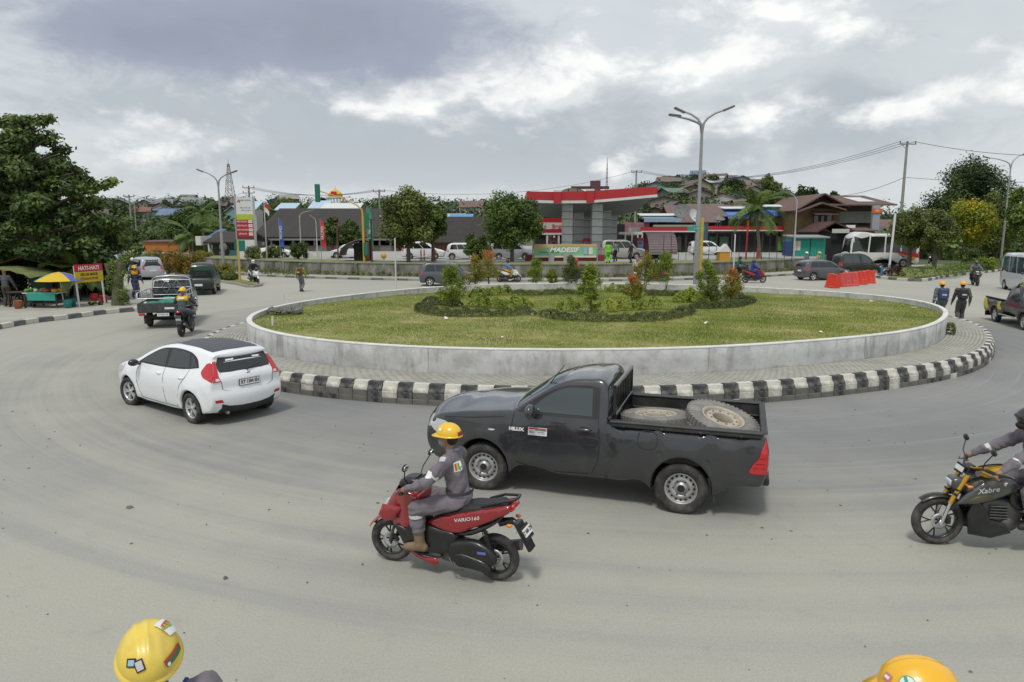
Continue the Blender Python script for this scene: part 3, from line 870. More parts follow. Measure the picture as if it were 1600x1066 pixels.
def blob_clumps(center,rx,ry,rz_,k,cr,r,tint=(.15,.75),shape=1.0):
 """clump centres filling an ellipsoid, thinner towards the rim"""
 out=[]
 for _ in range(k):
  d=r.normal(size=3);d/=np.linalg.norm(d);q=r.random()**.42
  p=d*q*np.array([rx,ry,rz_])
  if shape!=1.0 and p[2]>0:p[:2]*=1-(p[2]/rz_)*(1-shape)
  out.append((center[0]+p[0],center[1]+p[1],center[2]+p[2],cr*r.uniform(.65,1.25),r.uniform(*tint)))
 return out
def hedge(name,label,path,w,h,n,leaf,mat,z=None,cat='hedge',group=None,seed=2,tint=.4,parent=None,gaps=False):
 """clipped leaves along a path"""
 r=np.random.default_rng(seed);P=np.array(path,float);s=np.r_[0,np.cumsum(np.linalg.norm(np.diff(P,axis=0),axis=1))]
 t=r.random(n)*s[-1];x=np.interp(t,s,P[:,0]);y=np.interp(t,s,P[:,1])
 dx=np.gradient(P[:,0],s);dy=np.gradient(P[:,1],s);ux=np.interp(t,s,dx);uy=np.interp(t,s,dy)
 a=r.uniform(0,PI,n);q=(.75+.25*r.random(n));bump=1+.14*np.sin(t*3.1+1)+.16*np.sin(t*9.3+seed)+.12*np.sin(t*17.1)
 o=np.cos(a)*w/2*q*bump;zz=np.abs(np.sin(a))**.6*h*q*bump
 end=np.minimum(t,s[-1]-t)/(w/2+1e-6);zz*=np.clip(end,.25,1)**.5
 C=np.stack([x-uy*o,y+ux*o,zz+(grass_z(x,y) if z is None else z)],1)
 Nn=np.stack([-uy*np.cos(a),ux*np.cos(a),np.abs(np.sin(a))+.3],1)+r.normal(size=(n,3))*.6;Nn/=np.linalg.norm(Nn,axis=1)[:,None]
 if gaps:kp=(np.sin(t*10.5+1.2*np.sin(t*2.9))>-.35)|(r.random(n)<.12);C,Nn,t=C[kp],Nn[kp],t[kp];n=len(t)
 V,qd=leaf_quads(C,Nn,leaf,leaf*.5,r,0)
 tt=np.clip(tint+.22*np.sin(t*2.3+seed)+r.normal(0,.16,n),0,1)
 c0=P.mean(0);o_=mesh_np(name,V,qd,mat,False,parent,tt)
 return tag(o_,label,cat if label else None,group) if parent is None else o_
def palm(name,label,loc,h,fr,nf,mat,group=None,seed=1,lean=(0,0),trunk=.13,cat='palm tree',bark=None):
 T=thing(name,label,cat,loc,0,group);r=np.random.default_rng(seed);mb=MB()
 top=np.array([lean[0],lean[1],h])
 mb.tube([(0,0,-.2),top*.35*[.7,.7,1],top*.7,top],[trunk*1.4,trunk,trunk*.9,trunk*.7],8);mb.build('trunk',bark or BARKG,T)
 V=[];tt=[]
 for i in range(nf):
  a=i*2.4+r.uniform(-.2,.2);el=r.uniform(-.25,1.25);L_=fr*r.uniform(.8,1.1)
  d=np.array([math.cos(a),math.sin(a),0]);p=top.copy();dirv=d*math.cos(el)+np.array([0,0,math.sin(el)]);pts=[p.copy()]
  for k in range(8):p=p+dirv*L_/8;dirv=dirv+np.array([0,0,-.20]);dirv/=np.linalg.norm(dirv);pts.append(p.copy())
  pts=np.array(pts);tin=r.uniform(.2,.8);side=np.cross(d,[0,0,1])
  for k in range(1,9):
   for sd in(1,-1):
    for j in range(3):
     b=pts[k-1]+(pts[k]-pts[k-1])*(j/3);ax=(pts[k]-pts[k-1]);ax/=np.linalg.norm(ax)
     ll=fr*.26*math.sin(PI*(k+j/3)/10.5)+.05;tip=b+(side*sd*.8+ax*.65+np.array([0,0,-.30-.15*r.random()]))*ll;w=ax*fr*.020
     V+=[b-w,b+w,tip+w*.2,tip-w*.2];tt.append(tin+r.normal(0,.1))
   w=side*fr*.012;V+=[pts[k-1]-w,pts[k-1]+w,pts[k]+w,pts[k]-w];tt.append(tin)
 V=np.array(V);q=np.arange(len(V)).reshape(-1,4)
 mesh_np('fronds',V,q,mat,False,T,np.clip(tt,0,1));return T
 # ---- lawn of the island
def lawn():
 r=np.random.default_rng(9)
 soil=M('lawn_soil',(.215,.225,.065),.95,var=.35,vscale=2.0,bump=.6,bscale=22,damt=.8,dirt=(.36,.30,.16),dscale=.55)
 n=160;rings=np.linspace(0,1,26);th=np.linspace(-PI,PI,n,endpoint=False)
 E=isl(th,-.15);V=[]
 for k in rings:
  xy=np.array(ISC)+(E-np.array(ISC))*k;V.append(np.c_[xy,grass_z(xy[:,0],xy[:,1])-.01])
 q=np.array([(k*n+i,k*n+(i+1)%n,(k+1)*n+(i+1)%n,(k+1)*n+i) for k in range(len(rings)-1) for i in range(n)])
 tag(mesh_np('lawn',np.concatenate(V),q,soil,True),kind='structure')
 m=260000;t=r.uniform(-PI,PI,m);k=np.sqrt(r.random(m));e=isl(t,-.17);xy=np.array(ISC)+(e-np.array(ISC))*k[:,None]
 x,y=xy.T
 f=np.sin(x*.9+1.3*np.sin(y*.7))*np.sin(y*1.1+np.sin(x*.6))+.6*np.sin(x*2.7+y*1.9)*np.sin(y*3.1-x)
 edge=np.hypot(x-ISC[0],y-ISC[1])/np.hypot(e[:,0]-ISC[0],e[:,1]-ISC[1])
 dry=f*.30+.42+.28*np.clip((edge-.86)/.14,0,1)*(y<20)+.25*(np.exp(-(((x+3.2)/2.2)**2+((y-18.8)/.9)**2))+np.exp(-(((x-5.5)/3)**2+((y-16.4)/.5)**2)))
 keep=r.random(m)>np.clip((dry-.60)*2.0,0,.9);x,y,dry=x[keep],y[keep],dry[keep];m=len(x)
 a=r.uniform(0,2*PI,m);h=r.uniform(.02,.055,m)*(1.15-dry*.5);w=r.uniform(.005,.011,m);z=grass_z(x,y)-.012;ln=r.normal(0,.022,(m,2))
 V=np.stack([np.stack([x-np.cos(a)*w,y-np.sin(a)*w,z],1),np.stack([x+np.cos(a)*w,y+np.sin(a)*w,z],1),np.stack([x+ln[:,0],y+ln[:,1],z+h],1)],1).reshape(-1,3)
 tag(mesh_np('grass',V,np.arange(3*m).reshape(-1,3),LG,False,None,np.clip(dry+r.normal(0,.14,m),0,1)),kind='stuff')
lawn()
def gp(px,py):return G(px,py,.95)
hp=[[gp(664,478),gp(662,487),gp(690,493),gp(740,495),gp(800,494),gp(834,492)],[gp(848,494),gp(880,501),gp(940,505),gp(1010,503),gp(1062,496),gp(1076,488)],[gp(1078,482),gp(1110,482),gp(1150,477),gp(1172,468)],[gp(668,470),gp(690,474),gp(720,476)],[gp(800,457),gp(850,457),gp(900,455)],[gp(1010,458),gp(1040,459),gp(1066,458)],[gp(1090,466),gp(1130,464),gp(1165,462)]]
hl_=['low dark clipped hedge curving along the left front of the island garden','low dark clipped hedge curving along the middle front of the island garden','low dark clipped hedge at the right tip of the island garden','short low hedge behind the left curve of the island garden','low hedge at the back left of the island garden','low hedge at the back right of the island garden','low hedge behind the right tip of the island garden']
for i,p in enumerate(hp):
 hedge('low_hedge',hl_[i],catmull(p,6,False)[0],.55,.24,8000 if i<3 else 4000,.055,L_GREY,seed=20+i,tint=.3,group='low hedges of the island garden')
rows=[([gp(738,478),gp(780,482),gp(830,480)],'row of bright yellow green shrubs behind the left front hedge'),([gp(868,486),gp(940,489),gp(1036,484)],'row of bright yellow green shrubs behind the middle front hedge'),([gp(738,462),gp(770,458),gp(800,456)],'yellow green shrub row at the back left of the island garden'),([gp(906,452),gp(960,452),gp(1000,454)],'yellow green shrub row at the back middle of the island garden'),([gp(1062,470),gp(1078,471),gp(1092,470)],'round bright green clipped bush right of the shrub rows')]
for i,(p,lb) in enumerate(rows):
 w_,h_=(.95,.62) if i==4 else(.46,.38)
 hedge('garden_shrub',lb,catmull(p,6,False)[0],w_,h_,3600,.085,L_BRIGHT,seed=40+i,tint=.5 if i!=1 else.6,cat='shrub',gaps=i!=4,group='bright shrubs of the island garden')
def little_tree(label,px,base,top,wpx,mat,seed,gz=.92,redtop=0.0):
 x,y=G(px,base,gz);s=F/y;h=(base-top)/s;w=wpx/s/2*1.25;r=np.random.default_rng(seed)
 T=thing('sapling',label,'sapling',(x,y,float(grass_z(x,y))),0,'saplings on the traffic island')
 mb=MB()
 for k in range(3):mb.tube([(r.normal(0,.03),r.normal(0,.03),-.05),(r.normal(0,.04),r.normal(0,.04),h*.3),(r.normal(0,.06),r.normal(0,.06),h*.7)],[.022,.016,.008],5)
 mb.build('trunk',BARK,T)
 cl=[]
 for k in range(26):
  t=r.random();zz=h*(.26+.66*t);ww=w*(1-.75*max(0,t-.35)/.65)*(.5+.5*min(1,t/.15));a=r.uniform(0,2*PI);q=ww*r.random()**.5*.75
  cl.append((math.cos(a)*q,math.sin(a)*q,zz,w*.36,np.clip(r.uniform(.2,.55)+redtop*max(0,t-.45)*1.4,0,1)))
 foliage('crown',cl,3600,.085,mat,T,r,hollow=.2,aspect=.42);return T
for i,a in enumerate([('yellow green sapling in front at the left of the island garden',706,480,414,46,L_BRIGHT,0),('sapling with reddish top standing just behind the left front one',742,447,394,30,L_RED,.5),('red topped sapling left of the blue scooter rider',764,447,386,40,L_RED,.9),('plain green sapling left of the station banner',838,446,398,28,L_BRIGHT,0),('small thin green sapling in front of the station wall',862,446,415,18,L_BRIGHT,0),('green sapling in front of the right end of the banner',893,447,395,28,L_OLIVE,0),('tall green sapling in the middle of the front shrubs',922,492,412,36,L_BRIGHT,0),('dome shaped sapling with rust red top in the middle of the garden',988,478,431,34,L_RED,1.0),('orange flushed sapling at the back right of the middle',1008,452,386,38,L_RED,.55),('round green sapling left of the tall lamp post',1040,452,384,36,L_BRIGHT,0),('full green sapling right of the tall lamp post',1103,472,402,34,L_BRIGHT,0),('red topped sapling at the right tip of the garden',1141,472,417,36,L_RED,1.0),('low green sapling between the lamp post and the right tip',1112,476,440,26,L_OLIVE,0)]):
 little_tree(*a[:6],60+i,redtop=a[6])
def litter():
 r=np.random.default_rng(4);P=M('litter_white',(.68,.68,.66),.7)
 lb={(1430,479):'crumpled white plastic bag on the grass at the right rim',(1283,523):'white paper cup lying near the front rim of the lawn',(1363,468):'pale scrap lying far back on the right lawn',(696,498):'white scrap of paper in front of the left hedge',(830,494):'white scrap at the gap between the two front hedges',(1101,508):'white scrap on the lawn below the right hedge tip',(785,531):'white scrap near the front rim of the lawn'}
 for(px,py),l in lb.items():
  x,y=gp(px,py);mb=MB();V=r.normal(0,.05,(12,3))*[1.3,1,.5];V[:,2]=np.abs(V[:,2])
  bm=bmesh.new();[bm.verts.new(v) for v in V];bmesh.ops.convex_hull(bm,input=bm.verts);me=bpy.data.meshes.new('litter');bm.to_mesh(me);bm.free();me.materials.append(P)
  tag(inst('litter',me,None,(x,y,float(grass_z(x,y))+.01),(0,0,r.uniform(0,6))),l,'litter')
 m=420;x=r.uniform(-12,14,m);y=r.uniform(2.2,14.5,m);s=r.uniform(.004,.011,m)*(1+.4*(y>8))*(1+1.2*(r.random(m)>.93));V=[];q=[]
 for i in range(m):
  b=np.array([[-1,-1,0],[1,-1,0],[1,1,0],[-1,1,0],[-.6,-.5,.8],[.5,-.6,.7],[.6,.5,.9],[-.5,.6,.7]])*s[i]*r.uniform(.6,1.3,3);b[:,:2]=b[:,:2]@np.array([[math.cos(i),math.sin(i)],[-math.sin(i),math.cos(i)]])
  V.append(b+[x[i],y[i],0.002]);q+=[tuple(8*i+k for k in f) for f in((4,5,6,7),(0,1,5,4),(1,2,6,5),(2,3,7,6),(3,0,4,7))]
 tag(mesh_np('grit',np.concatenate(V),np.array(q),M('grit_dark',(.13,.12,.105),.95,var=.4,vscale=3)),kind='stuff')
litter()
for lb,px,base,top in(('thin white marker pole inside the back left rim of the island',619,452,372),('thin white pole beside the right back rim of the island',1145,445,366)):
 x,y=G(px,base,.85);mb=MB();hh=(base-top)/(F/y);mb.tube([(0,0,0),(0,0,hh)],.035,8);mb.lathe([(.0001,hh+.02),(.04,hh)],8);o=mb.build('marker_pole',M('pole_white',(.6,.6,.6),.6));o.location=(x,y,.8);tag(o,lb,'pole','white marker poles')
for lb,px,base in(('short white stake on the lawn near the left rim',426,508),('small stub on the left rim of the island wall',443,470)):
 x,y=G(px,base,1.0);mb=MB();mb.tube([(0,0,0),(.01,0,.28)],.03,6);o=mb.build('stake',M('pole_white',(.6,.6,.6)));o.location=(x,y,.98);tag(o,lb,'stake')
def rubble():
 x,y=G(446,486,1.0);r=np.random.default_rng(8);mb=MB()
 for k in range(26):mb.box((r.uniform(-.6,.6),r.normal(0,.2),.04+.03*r.random()),r.uniform(.08,.3,3)*[1,1,.5],rz=r.uniform(0,3),rot=tuple(r.normal(0,.3,3)))
 o=mb.build('rubble',M('rubble_grey',(.16,.155,.15),.95,var=.4,vscale=4));o.location=(x,y,.98);tag(o,kind='stuff')
rubble()
# ---- left pavement with the market pitch
LP=0.2
kpts=[G(px,py) for px,py in((-260,560),(-120,535),(0,514),(52,505),(110,498),(162,491),(213,486),(236,478))]
def left_pavement():
 K=catmull(kpts,10,False)[0]
 edge=[tuple(p) for p in K]
 back=[G(px,py) for px,py in((226,468),(205,455),(186,440),(176,428),(160,420),(120,414))]
 poly=edge+back+[(-75,75),(-75,20)]
 T=thing('left_pavement',None,None);tag(T,kind='structure')
 nrm=lambda i:None
 V,Fc=fill2d(np.array(poly),1e6)
 mesh_np('surface',np.c_[V,np.full(len(V),LP-.012)],Fc,PAVE,False,T)
 s=np.r_[0,np.cumsum(np.linalg.norm(np.diff(K,axis=0),axis=1))];Lb=.62;n=int(s[-1]/Lb)
 mb=MB();mb.box((0,0,LP/2),(Lb-.012,.20,LP),bev=.018);ms=[mb.build('kerb_stone',m,obj=False) for m in(M('kerb_white_old',(.55,.53,.46),.9,var=.15,vscale=5,damt=.4,dirt=(.30,.28,.23),dscale=3),M('kerb_grey',(.12,.125,.13),.9,var=.2,vscale=5,damt=.4,dirt=(.24,.23,.2),dscale=3))]
 for i in range(n):
  t=s[-1]*(i+.5)/n;p=[np.interp(t,s,K[:,k]) for k in(0,1)];q=[np.interp(min(t+.3,s[-1]),s,K[:,k]) for k in(0,1)]
  inst('kerb_stone',ms[i%2],T,(p[0],p[1],0),(0,0,math.atan2(q[1]-p[1],q[0]-p[0])))
left_pavement()
def low_kerb(name,pts,h,mat,w=.18,striped=True,Lb=.6):
 K=catmull(pts,8,False)[0];s=np.r_[0,np.cumsum(np.linalg.norm(np.diff(K,axis=0),axis=1))];n=max(2,int(s[-1]/Lb))
 T=thing(name,None,None);tag(T,kind='structure')
 mb=MB();mb.box((0,0,h/2),(s[-1]/n-.012,w,h),bev=.015);ms=[mb.build('kerb_stone',m,obj=False) for m in mat]
 for i in range(n):
  t=s[-1]*(i+.5)/n;p=[np.interp(t,s,K[:,k]) for k in(0,1)];q=[np.interp(t+.2,s,K[:,k])-np.interp(t-.2,s,K[:,k]) for k in(0,1)]
  inst('kerb_stone',ms[i%len(ms)],T,(p[0],p[1],0),(0,0,math.atan2(q[1],q[0])))
 return T
KO=[_MATS['kerb_white_old'],_MATS['kerb_grey']]
KPL=M('kerb_plain',(.30,.29,.26),.9,var=.2,vscale=2)
sp=[G(px,py) for px,py in((330,437),(352,441),(392,447),(404,447),(402,444),(375,439),(352,433))]
sheet('splitter_pavement',sp,.13,VERGE,.2)
low_kerb('splitter_kerb',[G(px,py) for px,py in((322,434),(340,440),(370,445),(396,449),(407,447),(398,442))],.15,[KPL])
SW=[(-44,78),(-34,71),(-26.5,65.5),(-17,59),(-8,55.8),(2,54.6),(12,56),(20,60),(27,65.5)]
SWc=catmull(SW,8,False)[0]
T_=np.gradient(SWc,axis=0);T_/=np.linalg.norm(T_,axis=1)[:,None];SWn=np.stack([T_[:,1],-T_[:,0]],1)
sheet('station_pavement',np.concatenate([SWc,(SWc+SWn*2.4)[::-1]]),.14,PAVE,.2)
low_kerb('station_kerb',(SWc+SWn*2.5)[::6],.16,[KPL,M('kerb_dark',(.14,.135,.12),.9,var=.3,vscale=2)],Lb=1.0)
SWT=1.12
def station_wall():
 T=thing('retaining_wall','long mossy stained retaining wall below the petrol station grass','wall')
 mb=MB();n=len(SWc)
 o,i_=SWc,SWc-SWn*.3
 V=np.concatenate([np.c_[o,np.zeros(n)],np.c_[o,np.full(n,SWT)],np.c_[i_,np.full(n,SWT)],np.c_[i_,np.zeros(n)]])
 mb.add(V,[(k*n+j,k*n+j+1,(k+1)*n+j+1,(k+1)*n+j) for k in range(3) for j in range(n-1)])
 mb.build('face',M('mossy_wall',(.24,.23,.20),.95,var=.5,vscale=1.3,damt=.9,dirt=(.055,.070,.035),dscale=1.0,bump=.4,bscale=8,stretch=(1,1,.35)),T)
 c=MB();a,b=SWc+SWn*.06,SWc-SWn*.36
 V=np.concatenate([np.c_[a,np.full(n,SWT+.004)],np.c_[a,np.full(n,SWT+.09)],np.c_[b,np.full(n,SWT+.09)],np.c_[b,np.full(n,SWT+.004)]])
 c.add(V,[(k*n+j,k*n+j+1,((k+1)%4)*n+j+1,((k+1)%4)*n+j) for k in range(4) for j in range(n-1)])
 c.build('coping',M('coping',(.23,.23,.19),.95,var=.35,vscale=1.2),T)
 for k in range(4,n-2,3):
  p=SWc[k]+SWn[k]*.03;m=MB();m.box((p[0],p[1],SWT/2),(.22,.14,SWT-.01),rz=math.atan2(T_[k][1],T_[k][0]));m.build('pier',_MATS['mossy_wall'],T)
station_wall()
FZ=.90
sheet('station_bank',np.concatenate([SWc-SWn*.31,(SWc-SWn*5.5)[::-1]]),SWT-.02,VERGE,1.3)
sheet('forecourt',[tuple(p) for p in(SWc-SWn*5.4)]+[(30,70),(38,84),(44,125),(-50,125),(-52,86)],SWT-.06,CONC,1.4)
FZ=SWT-.06
tag(hedge('weeds',None,SWc[2:-2]+SWn[2:-2]*.22,.5,.32,9000,.16,L_OLIVE,z=.13,seed=91,tint=.5,gaps=True),kind='stuff')
tag(hedge('weeds',None,SWc[1:26]+SWn[1:26]*1.5,1.0,.22,5000,.15,L_MID,z=.13,seed=92,tint=.4,gaps=True),kind='stuff')
for t0,t1,ww in((-.30,-.24,.28),):
 tag(hedge('weeds',None,isl(np.linspace(t0,t1,6),.10),ww,ww*1.1,700,.07,L_OLIVE,z=KH-.01,seed=93,tint=.5),kind='stuff')
mp=[G(px,py) for px,py in((1384,436),(1420,437),(1480,431),(1545,424),(1600,417),(1700,404),(1690,398),(1600,406),(1500,413),(1420,420),(1388,428))]
sheet('median_ground',mp,.15,VERGE,.25)
low_kerb('median_kerb',[G(px,py) for px,py in((1378,428),(1380,436),(1420,439.5),(1480,433),(1545,426),(1600,419),(1700,406))],.2,KO,Lb=.9)
# ================================================================== vehicles
WHITE=M('white_paint',(0.80,0.82,0.84),0.25,coat=0.6,damt=0.10,dirt=(0.55,0.52,0.46),dscale=1.5)
DARKP=M('charcoal_paint',(0.022,0.024,0.028),0.24,coat=1.0,damt=0.22,dirt=(0.072,0.068,0.062),dscale=2.2)
SILVER=M('silver_paint',(0.42,0.44,0.46),0.3,metal=0.4,coat=0.5)
GREYP=M('grey_paint',(0.095,0.10,0.115),0.3,metal=0.2,coat=0.5)
BLACKP=M('black_paint',(0.012,0.012,0.014),0.3,coat=0.5)
GLASS=M('tinted_glass',(0.012,0.017,0.017),0.04,spec=0.8)
GLASSL=M('clear_glass',(0.035,0.05,0.05),0.04,spec=0.9)
RUBBER=M('tyre_rubber',(0.028,0.027,0.026),0.85,damt=0.6,dirt=(0.13,0.12,0.105),dscale=6,bump=0.3,bscale=60)
PLAST=M('black_plastic',(0.022,0.022,0.023),0.55,damt=0.35,dirt=(0.07,0.065,0.06),dscale=4)
STEEL=M('wheel_steel',(0.46,0.46,0.46),0.42,metal=0.55,damt=0.5,dirt=(0.19,0.17,0.15),dscale=7)
ALLOY=M('wheel_alloy',(0.60,0.61,0.62),0.3,metal=0.6)
CHROME=M('bright_metal',(0.7,0.7,0.7),0.18,metal=1.0)
REDL=M('red_lens',(0.50,0.012,0.018),0.12,coat=0.7)
CLEARL=M('lamp_lens',(0.62,0.65,0.66),0.12,coat=0.8,metal=0.2)
AMBER=M('amber_lens',(0.75,0.22,0.02),0.2,coat=0.5)
PLATEW=M('plate_white',(0.75,0.75,0.73),0.5)
INK=M('ink_black',(0.015,0.015,0.015),0.5)
PRINTW=M('print_white',(0.75,0.75,0.74),0.5)
UNDER=M('underbody',(0.02,0.02,0.02),0.9)
def curve1(xs,ys):
 P=catmull(np.stack([xs,ys],1),10,False)[0]
 return lambda q:np.interp(q,P[:,0],P[:,1])
def arch(cx,cz,r,a0=192,a1=-12,n=7):
 return[(cx+r*math.cos(rad(a)),cz+r*math.sin(rad(a))) for a in np.linspace(a0,a1,n)]
def wheel_mesh(R,w,kind,rimr,tread=True):
 """meshes of a tyre and its rim, axle along y, outer face at +y"""
 t=MB();h=w/2;k=R-rimr
 t.lathe([(rimr,-h*.72),(rimr+k*.18,-h*.95),(rimr+k*.6,-h),(R-k*.12,-h*.88),(R-.006,-h*.72),(R,-h*.4),(R,h*.4),(R-.006,h*.72),(R-k*.12,h*.88),(rimr+k*.6,h),(rimr+k*.18,h*.95),(rimr,h*.72)],40,axis='y')
 if tread:
  for q in np.arange(0,2*PI,2*PI/56):
   for sy in(-1,1):
    t.box((math.cos(q)*(R-.001),sy*h*.45,math.sin(q)*(R-.001)),(.012,h*.62,R*2*PI/56*.62),rot=(0,-q,0))
 tm=t.build('tyre',RUBBER,obj=False)
 r=MB();y0=h*.62
 if kind=='steel':
  r.lathe([(rimr+.004,-h*.7),(rimr+.006,y0+.012),(rimr-.012,y0+.014),(rimr-.022,y0-.012),(rimr-.035,y0-.05),(rimr*.72,y0-.030),(rimr*.6,y0-.012),(rimr*.48,y0-.022),(rimr*.42,y0-.045),(rimr*.36,y0-.05),(rimr*.33,y0-.012),(0.001,y0-.008)],40,axis='y')
  d=MB()
  for q in np.arange(0,2*PI,2*PI/16):
   c=rimr*.78
   d.lathe([(0.0001,0),(.017,0)],10,(math.cos(q)*c,-(y0-.0345)*-1+.004,math.sin(q)*c),'y')
  for q in np.arange(0,2*PI,2*PI/6):
   d.lathe([(0.0001,.012),(.011,.008),(.012,0)],6,(math.cos(q)*rimr*.48,y0-.02,math.sin(q)*rimr*.48),'y')
  d.lathe([(0.0001,0),(rimr*.24,-.002)],16,(0,y0-.004,0),'y')
  dm=d.build('wheel_hole',UNDER,obj=False)
 else:
  r.lathe([(rimr+.004,-h*.7),(rimr+.005,y0+.010),(rimr-.014,y0+.012),(rimr-.024,y0-.02),(rimr-.03,-h*.6)],36,axis='y')
  ns=5
  for i in range(ns):
   for dq in((-.17,.17) if kind=='alloy' else(0,)):
    q=i*2*PI/ns+dq;q2=i*2*PI/ns+dq*.45
    a=np.array([math.cos(q2)*.03,y0-.01,math.sin(q2)*.03]);b=np.array([math.cos(q)*(rimr-.012),y0-.004,math.sin(q)*(rimr-.012)])
    wd=.02 if kind=='alloy' else.034
    n_=np.cross(b-a,[0,1,0]);n_/=np.linalg.norm(n_)
    V=[a+n_*wd,a-n_*wd,b-n_*wd*.75,b+n_*wd*.75]
    V+=[v-np.array([0,.03,0]) for v in V]
    r.add(V,[(0,1,2,3),(0,4,5,1),(2,6,7,3),(1,5,6,2),(3,7,4,0)])
  r.lathe([(0.001,y0+.004),(.035,y0),(.05,y0-.03)],16,axis='y')
  d=MB();d.lathe([(0.001,-h*.1),(rimr*.62,-h*.1),(rimr-.03,-h*.2)],24,axis='y')
  dm=d.build('brake_disc',UNDER,obj=False)
 rm=r.build('rim',STEEL if kind=='steel' else ALLOY,obj=False)
 return tm,rm,dm
def add_wheel(parent,ms,x,y,R,steer=0.0):
 tm,rm,dm=ms
 w=inst('wheel',tm,parent,(x,y,R),(0,0,(0 if y>0 else PI)+steer))
 inst('rim',rm,w);inst(dm.name.split('.')[0],dm,w)
 return w
def ucrown(tab):
 us=[t[0] for t in tab];cs=[t[1] for t in tab]
 return lambda u:np.interp(u,us,cs)
